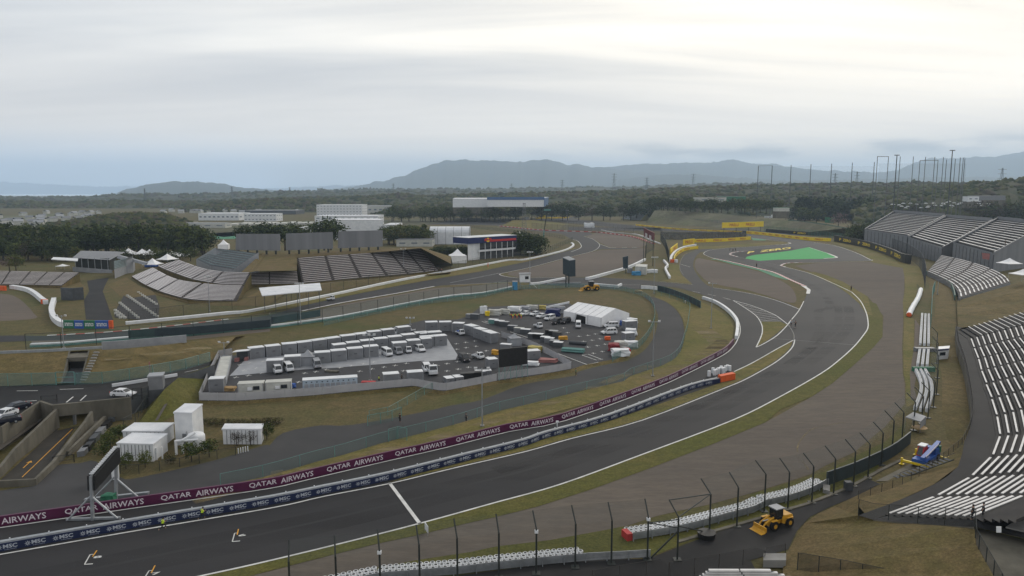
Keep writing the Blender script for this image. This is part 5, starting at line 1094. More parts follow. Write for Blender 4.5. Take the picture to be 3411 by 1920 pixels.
for k, n_, t_, lb in (('vw', 'B2 930,960', 'B2 895,915', 'white van on the left of the front pair in the compound'), ('vw', 'B2 1060,945', 'B2 1010,895', 'white van on the right of the front pair in the compound'), ('vs', 'B2 1352,905', 'B2 1325,860', 'grey white van parked alone in front of the pointed tent'),
    ('vw', 'B2 2125,775', 'B2 2055,735', 'white van at the left end of the four parked by the container row'), ('vs', 'B2 2235,758', 'B2 2165,715', 'silver van second from the left of the four by the container row'), ('mw', 'B2 2480,728', 'B2 2400,690', 'white hatchback at the right end of the four by the container row'),
    ('mk', 'B3 510,840', 'B3 430,785', 'black minivan on the open asphalt left of the big screen'), ('mw', 'B2 2540,960', 'B2 2500,890', 'white car behind the grey cabin near the lower fence'), ('sw', 'B3 1190,335', 'B3 1270,318', 'white car farthest left of the row in front of the large tent'),
    ('sw', 'B3 1255,360', 'B3 1340,340', 'second white car of the row in front of the large tent'), ('mw', 'B3 1345,385', 'B3 1430,362', 'white car beside the black ones near the large tent'), ('mk', 'B3 1425,430', 'B3 1500,400', 'black car in front of the large tent, nearest the camera'), ('mk', 'B3 1530,420', 'B3 1590,398', 'black car by the opening of the large tent'),
    ('vw', 'B3 1695,480', 'B3 1695,430', 'small white van facing the camera beside the tent opening'), ('mw', 'B3 1940,530', 'B3 2110,520', 'white minivan seen from its side in front of the large tent'), ('mw', 'B3 1985,455', 'B3 2110,452', 'white car mostly hidden behind the side-on minivan'), ('sw', 'B3 1090,330', 'B3 1160,318', 'white car beside the group of marshals')):
    park(k, n_, t_, lb, group=vg)
for k, n_, t_, lb in (('pk', 'B2 2340,750', 'B2 2290,700', 'small white truck third of the four by the container row'), ('pk', 'B2 1135,740', 'B2 1125,690', 'leftmost of the three small trucks in the back aisle'), ('pk', 'B2 1260,712', 'B2 1230,670', 'middle one of the three small trucks in the back aisle'), ('pk', 'B2 1385,705', 'B2 1350,655', 'rightmost of the three small trucks in the back aisle'),
    ('bt', 'B2 1850,595', 'B2 2060,565', 'flatbed truck with a long bed left of the back aisle'), ('bt', 'B2 2150,555', 'B2 2380,515', 'flatbed truck with a long bed right of the back aisle'), ('pb', 'B3 500,560', 'B3 360,510', 'white truck with a blue load beside the container bend'), ('pk', 'B3 1330,480', 'B3 1200,440', 'small white truck in the middle of the equipment rows'), ('pk', 'B3 660,800', 'B3 580,780', 'small truck behind the large black screen'), ('bt', 'B3 150,990', 'B3 90,900', 'white truck beside the grey cabin at the lower fence')):
    park(k, n_, t_, lb, group='trucks parked in the fenced compound')
park('pk', 'A2 905,1140', 'A2 820,1155', 'white service truck driving on the left-hand straight', .06)
park('sw', 'B1 1225,918', 'B1 1130,915', 'white car parked on the street above the bridge wall', ZS)
park('sd', 'B1 60,1075', 'B1 240,1030', 'dark blue car parked beside the ramp wall', ZS); park('sw', 'B1 10,1130', 'B1 80,1105', 'white car behind the dark blue one beside the ramp wall', ZS); park('sd', 'B1 10,1185', 'B1 100,1170', 'dark car at the left edge nearest the ramp', ZS)
park('vw', 'H1 690,345', 'H1 725,343', 'white van left of the pale trailers above the chicane', 0); park('sw', 'H1 845,408', 'H1 885,405', 'white car on the grass slope above the chicane', 0)
# machines
def loader(label, loc, rz, s=1.0):
    r_ = thing('wheel_loader', label, 'wheel loader', loc, rz); r_.scale = (s,) * 3; Y_ = 'yellow_machine'
    obj('rear_body', hull(MB(), [(-3.2, .9, 1.7, .9, .8), (-2.9, .7, 2.0, 1.0, .9), (-1.2, .7, 2.1, 1.0, .95), (-.9, .8, 1.7, .8, .8)]), Y_, r_); obj('front_frame', hull(MB(), [(-.9, .7, 1.4, .5, .45), (1.2, .6, 1.7, .55, .4), (1.6, .6, 1.2, .45, .4)]), Y_, r_)
    cb = obj('cab', MB().frame((-1.1, -.75, 1.5), (1.5, 0, 0), (0, 1.5, 0), (0, 0, .35)), 'black', r_)
    for x in (-1.05, .3):
        for y in (-.7, .7): obj('cab_pillar', MB().box(x, y, 1.8, .1, .1, 1.4), 'black', cb)
    obj('cab_roof', MB().box(-.38, 0, 3.2, 1.8, 1.75, .14), 'grey_light', cb); obj('cab_glass', MB().box(-.38, 0, 1.85, 1.3, 1.35, 1.33), 'glass', cb); obj('seat', MB().box(-.5, 0, 1.7, .4, .5, .8), 'black', cb)
    for x in (-2.2, 1.0):
        for y in (-1, 1):
            o = obj('wheel', MB().tube((0, -.28, 0), (0, .28, 0), .78, 16), 'rubber', r_); o.location = (x, y * 1.02, .78); obj('rim', MB().tube((0, -.3, 0), (0, .3, 0), .36, 10), Y_, o)
            obj('mudguard', MB().box(x, y * 1.02, 1.6, 1.3, .5, .07), Y_, r_)
    for y in (-.45, .45): obj('lift_arm', MB().tube((.6, y, 1.9), (2.4, y, 1.2), .14, 6).tube((2.4, y, 1.2), (3.1, y, .5), .14, 6), Y_, r_)
    obj('ram', MB().tube((.7, 0, 1.5), (2.5, 0, 1.5), .09, 6), 'galv', r_)
    mb = MB(); prof = [(2.9, .95), (2.85, .3), (3.2, .05), (4.0, .02), (3.4, .12), (3.1, .4), (3.1, .95)]
    mb.loft([[(x, -1.3, z) for x, z in prof], [(x, 1.3, z) for x, z in prof]]); obj('bucket', mb, Y_, r_)
    return r_
a = G('C4 60,1060', .07); b_ = G('C4 330,985', .07); d_ = a - b_; loader('yellow wheel loader with grey cab roof on the dark road below the catch fence', (a + b_) / 2 + Vector((.6, .9, 0)), math.atan2(d_.y, d_.x), .80)
a = G('E2 1640,1215'); b_ = G('E2 1790,1210'); d_ = b_ - a; loader('yellow wheel loader parked on the service road beyond the brown bank', (a + b_) / 2 + Vector((0, 1, 0)), math.atan2(d_.y, d_.x) + math.pi, 1.25)
def telehandler():
    r_ = thing('telehandler', 'blue telescopic handler with red and white cab and yellow outriggers near the steps', 'telehandler', G('T 760,1010', .1), 0)
    f_ = G('T 640,1080', .1) - G('T 960,860', .1); r_.rotation_euler = (0, 0, math.atan2(f_.y, f_.x)); r_.scale = (1.1,) * 3
    obj('chassis', MB().box(0, 0, .6, 5.6, 1.9, .6), 'blue', r_); obj('boom', MB().frame((-3.2, .25, 2.3), (6.4, 0, -.9), (0, .5, 0), (0, 0, .42)), 'blue', r_); obj('boom_stripe', MB().frame((-2.4, .24, 2.42), (5.0, 0, -.7), (0, .57, 0), (0, 0, .16)), 'letter', r_)
    c_ = obj('cab', MB().loft([[(-.9, -1.0, 1.1), (1.1, -1.0, 1.1), (1.1, -.1, 1.1), (-.9, -.1, 1.1)], [(-.7, -.95, 2.55), (.6, -.95, 2.55), (.6, -.15, 2.55), (-.7, -.15, 2.55)]]), 'red', r_); obj('cab_roof', MB().box(-.05, -.55, 2.55, 1.5, .95, .12), 'white', c_); obj('windscreen', MB().face([(1.13, -.9, 1.35), (1.13, -.2, 1.35), (.67, -.25, 2.45), (.67, -.85, 2.45)]), 'glass', c_)
    obj('engine_cover', hull(MB(), [(-2.8, 1.1, 1.9, .9, .85), (-1.1, 1.1, 2.1, .9, .85)]), 'blue', r_); obj('tank', MB().box(-2.9, .6, 1.1, .7, .6, 1.0), 'green', r_)
    wheels(r_, (-1.8, 1.8), 1.0, .6)
    for x in (-2.6, 2.9):
        for y in (-1, 1): obj('outrigger', MB().frame((x - .15, 0, .45), (.3, 0, 0), (0, y * 2.3, 0), (0, 0, .28)).box(x, y * 2.2, .05, .25, .25, .9).box(x, y * 2.2, 0, .6, .6, .08), 'yellow', r_)
telehandler()
aw = thing('awning', 'small grey fabric awning over equipment by the end of the tyre wall', 'awning', G('T 640,560', .1))
P0, P1, P2, P3 = [W(p, aw.location.y + dy) for p, dy in zip(px('T 480,380 590,312 765,372 690,445'), (-.6, 2.0, 1.2, -1.2))]; wobj('canopy', MB().loft([[P0, P1, P2, P3], [p + Vector((0, 0, .15)) for p in (P0, P1, P2, P3)]]), 'grey_light', aw)
for p in (P0, P1, P2, P3): wobj('leg', MB().tube((p.x, p.y, .1), p, .05, 6), 'galv', aw)
wobj('side_cloth', MB().add([P3, P2, (P2.x, P2.y, P2.z - 1.3), (P3.x, P3.y, P3.z - 1.3)], [(0, 1, 2, 3)]), 'grey_light', aw)
single('round_table', MB().tube(G('T 670,570', .1) + Vector((0, 0, .7)), G('T 670,570', .1) + Vector((0, 0, .78)), 1.3, 14).tube(G('T 670,570', .1), G('T 670,570', .1) + Vector((0, 0, .7)), .12, 6), 'wood', 'round brown board beside the grey awning', 'table')
sw = thing('stairway', 'dark metal staircase climbing along the curved terrace wall', 'stairs', G('T 620,1180', .1))
a, b_ = G('T 400,1230', .3), G('T 1150,960', 2.9)
for i in range(12): wobj('step', MB().frame(a.lerp(b_, i / 12), (b_ - a) / 22, Vector((-.4, 1.1, 0)), (0, 0, .05)), 'grey_dark', sw)
wobj('stringer', MB().tube(a, b_, .09, 5), 'steel_dark', sw); wobj('handrail', MB().tube(a + Vector((0, 0, 1)), b_ + Vector((0, 0, 1)), .04, 5).tube(a, a + Vector((0, 0, 1)), .04, 5), 'steel_brown', sw)
# ================================================================ the compound
def cont_proto(wd, dp, h, wall_m, roof_m, name='container', slot=True):
    r_ = thing(name, '', 'container'); obj('walls', MB().box(0, dp / 2, 0, wd, dp, h), wall_m, r_); obj('roof', MB().box(0, dp / 2, h, wd + .08, dp + .08, .12), roof_m, r_)
    if slot: obj('vent', MB().box(0, -.02, h * .52, .7, .06, .12), 'black', r_)
    for x in (-wd / 2 + .06, wd / 2 - .06): obj('corner_post', MB().box(x, -.02, 0, .12, .06, h), 'grey_light', r_)
    return r_
CP = cont_proto(3.7, 2.4, 2.75, 'grey', 'white')
def cont(cr, xl, xr, yl, yr, label, proto=None, group=None, base_w=3.7, sz=1.0):
    a = G('%s %f,%f' % (cr, xl, yl), ZC); b_ = G('%s %f,%f' % (cr, xr, yr), ZC); d_ = b_ - a; return place(proto or CP, 0, (a + b_) / 2, math.atan2(d_.y, d_.x), label, group, (d_.length / base_w * .97, 1, sz))
ordn = ['first', 'second', 'third', 'fourth', 'fifth', 'sixth', 'seventh', 'eighth', 'ninth', 'tenth', 'eleventh', 'twelfth', 'thirteenth', 'fourteenth', 'fifteenth', 'sixteenth', 'seventeenth']
rows_ = [('in the back row', [('B2',) + q for q in [(618, 783, 800, 780), (798, 957, 778, 760), (970, 1128, 752, 738), (1136, 1294, 735, 715), (1300, 1452, 712, 690), (1458, 1600, 688, 668), (1608, 1762, 660, 642), (1768, 1885, 638, 622), (1896, 2036, 612, 598), (2046, 2178, 590, 575), (2212, 2350, 560, 545)]] + [('B3',) + q for q in [(58, 190, 500, 495), (204, 336, 498, 495), (342, 462, 508, 512), (470, 560, 525, 548), (566, 650, 560, 585), (656, 760, 592, 628)]]),
         ('in the front row', [('B2',) + q for q in [(796, 980, 940, 930), (990, 1168, 895, 885), (1318, 1488, 850, 838), (1496, 1662, 830, 815), (1670, 1838, 805, 792), (1846, 2005, 782, 768), (2156, 2310, 740, 728), (2318, 2455, 712, 700), (2462, 2576, 690, 680)]] + [('B3',) + q for q in [(8, 148, 672, 662), (152, 290, 660, 648)]]),
         ('in the row behind the front row', [('B2',) + q for q in [(1520, 1660, 762, 747), (1665, 1810, 737, 724), (1815, 1960, 714, 702), (1965, 2108, 692, 678), (2112, 2258, 670, 657), (2262, 2400, 647, 634), (2405, 2540, 624, 612)]] + [('B3',) + q for q in [(0, 78, 628, 622), (84, 235, 618, 606)]])]
for nm, ls in rows_:
    for i, q in enumerate(ls): cont(*q, 'grey container with white roof, %s from the left %s' % (ordn[i], nm), group='grey containers in the compound')
BG = cont_proto(4.0, 2.4, 2.5, 'off_white', 'off_white', 'cabin', False); BG['category'] = 'cabin'
obj('window', MB().box(.9, -.03, 1.2, 1.0, .06, .8), 'glass', BG); obj('air_conditioner', MB().box(-.1, -.2, 1.2, .7, .35, .6), 'white', BG)
cont('B2', 487, 772, 1195, 1180, 'beige cabin with a dark window, left one of the pair by the lower fence', BG, 'beige cabins', 4.0)
cont('B2', 785, 1068, 1178, 1162, 'beige cabin with a dark window, right one of the pair by the lower fence', BG, 'beige cabins', 4.0)
TL = thing('toilet_block', 'long pale blue toilet block with small vents behind the lower fence', 'toilet block'); a, b_ = G('B2 1188,1150', ZC), G('B2 1775,1112', ZC); L_ = (b_ - a).length
mat('pale_blue', (.36, .43, .50), .5, c2=(.30, .37, .44), scale=.8)
obj('walls', MB().box(L_ / 2, 1.1, 0, L_, 2.2, 2.5), 'pale_blue', TL); obj('roof', MB().box(L_ / 2, 1.1, 2.5, L_ + .1, 2.3, .1), 'white', TL)
for i in range(10): obj('vent', MB().box(L_ * (i + .7) / 10.4, -.03, 1.95, .28, .06, .2), 'black', TL); obj('door', MB().box(L_ * (i + .7) / 10.4, -.02, .1, .85, .04, 1.6), 'grey_light', TL)
TL.location = a; TL.rotation_euler = (0, 0, math.atan2(*(b_ - a).yx))
WC = cont_proto(3.7, 2.2, 2.5, 'grey', 'white', 'cabin', False); WC['category'] = 'cabin'
cont('B2', 2052, 2226, 1085, 1072, 'grey cabin with white sloping roof right of the toilet block', WC, 'grey cabins'); cont('B2', 2310, 2484, 1062, 1050, 'grey cabin with white roof nearest the white truck at the fence', WC, 'grey cabins'); cont('B2', 178, 345, 1150, 1142, 'grey blue container in the lower left corner of the compound', CP, None)
for i, q in enumerate([('B3', 282, 370, 1062, 1052, .42), ('B3', 378, 468, 1048, 1038, .42), ('B3', 735, 835, 900, 890, .8), ('B3', 640, 725, 1000, 985, .5), ('B3', 2195, 2300, 620, 612, .95), ('B3', 2200, 2330, 480, 470, .9), ('B3', 1150, 1290, 800, 790, .75)]):
    cont(*q[:5], ['low white unit left of two behind the lower fence', 'low white unit right of two behind the lower fence', 'grey unit against the left side of the large black screen', 'low white unit beside the small gate of the lower fence', 'grey container beside the white tarpaulins at the right end of the compound', 'white topped container right of the large tent', 'grey container right of the large black screen'][i], CP, 'grey containers in the compound', 3.7, q[5])
# red roofed kiosk at the left end
k_ = thing('kiosk', 'small open shelter with a white roof and red goods left of the back row', 'shelter', G('B2 530,825', ZC)); a, b_ = G('B2 432,830', ZC), G('B2 605,812', ZC); 
wobj('roof', MB().frame(a + Vector((0, 0, 2.5)), b_ - a, Vector((.3, 2.2, 0)), (0, 0, .15)), 'white', k_)
for p in (a, b_, a + Vector((.3, 2.2, 0)), b_ + Vector((.3, 2.2, 0))): wobj('post', MB().tube(p, p + Vector((0, 0, 2.5)), .06, 6), 'grey', k_)
wobj('back_wall', MB().frame(a + Vector((.3, 2.2, 0)), b_ - a, Vector((0, .1, 0)), (0, 0, 2.5)), 'grey_dark', k_)
for s_ in (.12, .72): wobj('goods', MB().frame(a.lerp(b_, s_) + Vector((0, .1, 0)), (b_ - a) * .25, Vector((0, .8, 0)), (0, 0, .9)), 'red_soft', k_)
sk_ = thing('open_skip', 'long open tray of loose boards along the left fence of the compound', 'skip', G('B2 320,900', ZC)); a, b_, c_ = G('B2 225,1080', ZC), G('B2 310,800', ZC), G('B2 430,790', ZC)
wobj('tray', MB().wall([a, b_], 1.0, .15).wall([b_, c_], 1.0, .15).wall([c_, a + (c_ - b_)], 1.0, .15), 'grey_light', sk_); wobj('boards', MB().poly([p + Vector((0, 0, .8)) for p in (a, b_, c_, a + (c_ - b_))]), 'off_white', sk_)
# compound fence panels
def panel_fence(label, P, h=1.75, step=1.9):
    r_ = thing('panel_fence', label, 'fence', root_at(P)); S_ = resample(P, step); me = None
    for (p, t), (q, u) in zip(S_[:-1], S_[1:]): wobj('panel', MB().wall([p, p.lerp(q, .5), q], h - .15, .05, z=.08), 'sheet_grey', r_)
    share('post', MB().box(0, 0, 0, .07, .07, h).mesh('post', 'galv'), r_, [p for p, t in S_])
panel_fence('grey panel fence along the lower edge of the compound', gl_('B2 78,1238 500,1243 1300,1185 1900,1125 2400,1080 B3 0,1098 250,1138 560,1080 820,1028', ZC)); panel_fence('grey panel fence along the left end of the compound', gl_('B2 78,1238 170,1010 285,770 430,745', ZC))
panel_fence('grey panel fence under and right of the large black screen', gl_('B3 830,1020 1150,975 1400,940 1615,900', ZC)); panel_fence('grey panel fence dividing the compound behind the black screen', gl_('B3 1620,895 1450,790 1250,690 1080,620 870,560', ZC))
# large tent
A_, B_, C_ = G('B3 1535,372', ZC), G('B3 1940,452', ZC), G('B3 2240,398', ZC); D_ = A_ + (C_ - B_); up_ = Vector((0, 0, 3.0)); rg = Vector((0, 0, 5.3))
tt = thing('marquee', 'large white marquee with a dark opening in its long side', 'tent', (A_ + C_) / 2)
wobj('roof', MB().face([A_ + up_, B_ + up_, (B_ + C_) / 2 + rg, (A_ + D_) / 2 + rg]).face([C_ + up_, D_ + up_, (A_ + D_) / 2 + rg, (B_ + C_) / 2 + rg]), 'tent', tt)
wobj('wall', MB().face([A_, B_, B_ + up_, A_ + up_]), 'tent', tt); wobj('wall', MB().face([B_, C_, C_ + up_, (B_ + C_) / 2 + rg, B_ + up_]), 'tent', tt); wobj('wall', MB().face([C_, D_, D_ + up_, C_ + up_]), 'tent', tt); wobj('wall', MB().face([D_, A_, A_ + up_, (A_ + D_) / 2 + rg, D_ + up_]), 'tent', tt)
nn = Vector(((B_ - A_).y, -(B_ - A_).x, 0)).normalized() * .06
wobj('opening', MB().face([A_.lerp(B_, .33) + nn, A_.lerp(B_, .60) + nn, A_.lerp(B_, .60) + nn + Vector((0, 0, 2.4)), A_.lerp(B_, .36) + nn + Vector((0, 0, 2.7))]), 'black', tt)  # black face over the cloth, painted for the shade inside the tent
for f_ in (.16, .33, .5, .66, .83):
    q1, q2 = A_.lerp(B_, f_) + up_ + Vector((0, 0, .02)), ((A_ + D_) / 2).lerp((B_ + C_) / 2, f_) + rg + Vector((0, 0, .02)); wobj('roof_seam', MB().tube(q1, q2, .05, 4), 'grey_light', tt)
for f_ in (.0, .33, .66, 1.0): p = A_.lerp(B_, f_) + nn; wobj('frame_post', MB().tube(p, p + up_, .06, 5), 'grey_light', tt)
def gazebo(label, c, wd, h, peak, m_='tent', rz=0.0, walls=False, z=ZC, group=None, name='gazebo'):
    r_ = thing(name, label, 'tent', c if isinstance(c, Vector) else G(c, z), rz, group=group); q = wd / 2; n_ = 6
    mb = MB(); C4_ = [(-q, -q), (q, -q), (q, q), (-q, q)]; rings = []
    for i in range(n_ + 1):
        t = i / n_; rings.append([(x * (1 - t), y * (1 - t), h + peak * t ** 1.6) for x, y in C4_])
    V = [p for r in rings for p in r]; mb.add(V, [(4 * i + k, 4 * i + (k + 1) % 4, 4 * i + 4 + (k + 1) % 4, 4 * i + 4 + k) for i in range(n_) for k in range(4)]); obj('canopy', mb, m_, r_)
    for x, y in C4_: obj('leg', MB().tube((x, y, 0), (x, y, h), .05, 5), 'galv', r_)
    obj('valance', MB().sheet([Vector((x, y, 0)) for x, y in C4_ + C4_[:1]], .3, h - .28), m_, r_)
    if walls: obj('wall', MB().sheet([Vector((x, y, 0)) for x, y in C4_[:1] + C4_[1:] + C4_[:1]], h), m_, r_)
    return r_
gazebo('pale pointed tent between the two vans and the front container row', 'B2 1245,850', 3.4, 2.2, 1.6, 'grey_light', .2, True)
gazebo('small grey pointed tent by the dividing fence', 'B3 1010,645', 3.2, 2.2, 1.2, 'grey_light', .3, True)
# large black video screen in the compound
q = px('B3 838,692 1150,660 1152,848 845,886'); yb = G('B3 845,1030', ZC).y; ye = G('B3 1140,985', ZC).y
sc = thing('video_screen', 'large black video screen on a scaffold frame at the compound fence', 'screen', G('B3 990,1005', ZC)); TLp, TRp, BRp, BLp = W(q[0], yb), W(q[1], ye), W(q[2], ye), W(q[3], yb)
wobj('display', MB().loft([[TLp, TRp, BRp, BLp], [p + Vector((0, .5, 0)) for p in (TLp, TRp, BRp, BLp)]]), 'black', sc)
mb = MB()
for i in range(6):
    t = i / 5; p = BLp.lerp(BRp, t); g_ = Vector((p.x, p.y + .2, ZC)); mb.tube(g_, p + Vector((0, .2, 0)), .06, 5); 
    if i < 5: p2 = BLp.lerp(BRp, t + .2); mb.tube(g_, p2 + Vector((0, .2, 0)), .04, 4)
wobj('scaffold', mb, 'teal', sc)
# rows of cases, pallets and stacks
rr = random.Random(11)
def case(label, p, sx_, sy_, sz_, wm, tm, rz=0.0, name='equipment_case', cat='case', group=None):
    o = thing(name, label, cat, G(p, ZC) if isinstance(p, str) else p, rz, group); obj('box', MB().box(0, 0, 0, sx_, sy_, sz_), wm, o); obj('lid', MB().box(0, 0, sz_, sx_ + .06, sy_ + .06, .1), tm, o); return o
cs = [(785, 400, 'teal', 'white'), (850, 415, 'grey_dark', 'white'), (900, 430, 'grey_dark', 'galv'), (990, 470, 'grey_dark', 'grey_light'), (1060, 495, 'grey', 'off_white'), (1130, 510, 'grey_dark', 'white'), (1215, 555, 'grey_dark', 'white'), (1265, 560, 'black', 'white'), (1340, 595, 'grey_dark', 'white'), (1385, 610, 'grey', 'white'), (1440, 630, 'grey_dark', 'galv'), (1480, 650, 'grey_dark', 'white'), (1390, 515, 'black', 'black'), (1430, 530, 'black', 'galv'), (1470, 545, 'grey_dark', 'black'), (540, 340, 'grey', 'galv'), (590, 348, 'grey_dark', 'grey'), (500, 1000, 'black', 'black'), (590, 985, 'black', 'black'), (690, 965, 'grey', 'white'), (920, 670, 'grey', 'white')]
for i, (x, y, a_, b_) in enumerate(cs):
    case('%s equipment case, %s along the rows left of the large tent' % ({'teal': 'teal', 'grey_dark': 'dark grey', 'grey': 'grey', 'black': 'black'}[a_], (ordn + ['eighteenth', 'nineteenth', 'twentieth', 'last'])[i]), 'B3 %d,%d' % (x, y + 12), 3.0 if x < 1300 else 2.6, 1.6, 1.2 + .3 * rr.random(), a_, b_, -.35 if y < 700 else .2, group='equipment cases in diagonal rows')
ts = thing('pipe_stack', 'stack of teal bundled pipes on the compound asphalt', 'pipes', G('B3 1640,720', ZC), -.33)
for i in range(5): obj('bundle', MB().tube((-3, -.9 + i * .45, .35 + .1 * (i % 2)), (3, -.9 + i * .45, .35 + .1 * (i % 2)), .24, 8), 'teal', ts)
for i in range(4): obj('bundle', MB().tube((-3, -.7 + i * .45, .85), (3, -.7 + i * .45, .85), .24, 8), 'teal', ts)
ts2 = thing('pipe_stack', 'dark net roll behind the teal pipes on the compound asphalt', 'pipes', G('B3 1690,640', ZC), -.4); obj('roll', MB().tube((-2.5, 0, .5), (2.5, 0, .5), .5, 9), 'grey_dark', ts2)
mat('paint_darkred2', (.22, .025, .03), .6)
# tarpaulined heaps: lumpy blocks
def heap(label, p, sx_, sy_, sz_, m_, rz=0.0, seed=0, name='tarpaulin_heap', cat='heap', z=ZC):
    bm = bmesh.new(); bmesh.ops.create_cube(bm, size=1); bmesh.ops.subdivide_edges(bm, edges=bm.edges[:], cuts=3, use_grid_fill=True)
    for v in bm.verts:
        c_ = v.co.copy(); v.co *= 1 - .12 * (c_.length - .5); v.co += Vector([noise.noise(c_ * 2.2 + Vector((seed, k * 9, 0))) * .16 for k in range(3)]); v.co.x *= sx_; v.co.y *= sy_; v.co.z = max(0, (v.co.z + .5)) * sz_
    me = bpy.data.meshes.new(name); bm.to_mesh(me); bm.free(); me.materials.append(MT[m_]); o = link(name, me, None, G(p, z) if isinstance(p, str) else p); o.rotation_euler = (0, 0, rz); return tag(o, label, cat)
for i, (p, a_, b_, c_, m_, lb) in enumerate((('B3 800,322', 4.5, 2, 1.9, 'off_white', 'white tarpaulin heap second from the left at the back of the compound'), ('B3 905,310', 3.6, 2, 1.7, 'off_white', 'white tarpaulin heap third from the left at the back of the compound'), ('B3 680,305', 2.2, 1.8, 2.6, 'white', 'tall white wrapped block at the back left of the compound'), ('B3 1010,285', 4.5, 2.5, 1.8, 'white', 'white sheeted heap behind the group of marshals'), ('B3 1120,275', 4, 2, 1.6, 'grey_light', 'grey sheeted heap right of the marshals'), ('B3 1200,262', 4, 2, 1.6, 'off_white', 'pale heap near the middle of the back edge of the compound'), ('B3 1310,262', 2.5, 2, 1.5, 'yellow_dull', 'yellow topped heap at the back edge of the compound'), ('B3 1420,330', 5, 3, 2.4, 'blue_dark', 'dark blue machine heap left of the large tent'), ('B3 1490,300', 4, 3, 2.4, 'grey_light', 'pale machine heap against the large tent'), ('B3 720,330', 1.5, 1.2, 1.6, 'yellow', 'yellow drum beside the tall wrapped block'),
    ('B3 2185,430', 2.6, 1.8, 1.4, 'blue', 'blue sheeted crate right of the large tent'), ('B3 2270,430', 3.5, 2.5, 2.2, 'white', 'tall stack of white sacks right of the large tent'), ('B3 2260,540', 3.2, 2.5, 2.0, 'white', 'stack of white sacks in the middle of the right edge of the compound'), ('B3 2075,700', 3.0, 2.6, 1.9, 'paint_darkred2', 'dark red wrapped stack at the right end of the compound'), ('B3 2150,660', 3.5, 2.5, 1.5, 'off_white', 'pale sheeted heap behind the dark red stack'), ('B3 2145,755', 4.4, 3, 1.7, 'white', 'white sheeted heap at the lower right corner of the compound'), ('B3 2215,735', 1.6, 2, 1.4, 'red', 'small red heap between two white ones at the compound corner'), ('B3 2260,660', 3.6, 2.2, 1.6, 'white', 'white sheeted heap farthest to the right in the compound'), ('B3 2010,590', 1.6, 1.2, 1.0, 'orange', 'orange equipment beside the side-on minivan'), ('B3 1370,825', 4.5, 2.2, .8, 'red_soft', 'heap of red and white boards behind the dividing fence'), ('B3 1230,720', 3.4, 2, 1.6, 'yellow_dull', 'yellow topped stack right of the large black screen'), ('B3 1180,860', 4, 1.6, 1.0, 'white', 'low white heap behind the fence right of the screen'), ('B3 805,745', 1.8, 1.4, 1.2, 'yellow_machine', 'yellow machine left of the large black screen'), ('B2 405,1130', 2.2, 1.6, .8, 'wood', 'small yellow heap beside the left beige cabin'), ('B2 1080,1100', 1.2, 1, .9, 'blue', 'blue bin beside the right beige cabin'), ('B2 1895,1055', 3.0, 1, .5, 'red', 'low red barrier pieces at the foot of the lamp post'), ('B2 1500,935', 3.2, 1, .4, 'concrete', 'low concrete beam on the compound asphalt'), ('B3 1530,585', 2.5, 1.2, 1.0, 'yellow_machine', 'yellow machine parts among the dark cases'))):
    heap(lb, p, a_, b_, c_, m_, rr.uniform(-.4, .1), i * 3.1)
ln_ = thing('boom_lift', 'white telescopic boom lying across a blue vehicle left of the large tent', 'crane', G('B3 1450,300', ZC)); a, b_ = W('B3 1350,250', G('B3 1400,300', ZC).y), W('B3 1600,195', G('B3 1400,300', ZC).y + 1); wobj('boom', MB().frame(a, b_ - a, Vector((0, .6, 0)), (0, 0, .6)), 'white', ln_)
wobj('base', MB().frame(a + Vector((1, -.5, -2.6)), Vector((6, 0, 0)), Vector((0, 2, 0)), (0, 0, 1.6)), 'blue_dark', ln_)
mb = MB()
for x, y in ((390, 630), (490, 615), (585, 600), (395, 688), (495, 672), (600, 657), (510, 738), (615, 720), (710, 705), (180, 862), (290, 843), (400, 822), (170, 945), (290, 922), (410, 902), (520, 882), (1540, 460), (1580, 510), (1705, 550), (1800, 540), (1880, 525), (1755, 605), (1845, 592), (1930, 577), (1800, 665), (1900, 650), (1985, 635), (1860, 732), (1955, 713), (730, 770)):
    p = G('B3 %d,%d' % (x, y), ZC + .05); mb.ribbon([p - Vector((.7, 0, 0)), p + Vector((.7, 0, 0))], .22); mb.ribbon([p - Vector((.1, .8, .002)), p + Vector((-.1, .8, -.002))], .2)
for x, y in ((555, 915), (605, 970), (690, 890), (745, 945), (470, 990), (515, 855), (620, 835), (760, 820), (1145, 1040), (1210, 945), (1330, 930), (1440, 905), (1590, 885), (1710, 865), (1840, 845), (1950, 825), (1800, 925), (1930, 900), (2060, 880), (2180, 862), (2300, 840), (2270, 920), (2080, 770), (2170, 800)):
    p = G('B2 %d,%d' % (x, y), ZC + .06); mb.ribbon([p - Vector((.7, 0, 0)), p + Vector((.7, 0, 0))], .2); mb.ribbon([p - Vector((.1, .8, .002)), p + Vector((-.1, .8, -.002))], .18)
struct('parking_marks', mb, 'paint_white')
for s_ in ('B3 965,502 1165,568', 'B3 1210,640 1335,690', 'B3 1478,735 1788,853 1910,828', 'B3 745,478 855,520', 'B3 540,410 640,440', 'B3 1735,752 1890,805 1960,795', 'B3 1735,752 1800,742 1940,795', 'B3 660,390 740,418 760,410 690,385'): struct('parking_marks', MB().ribbon(gl_(s_, ZC + .05), .25), 'paint_white')
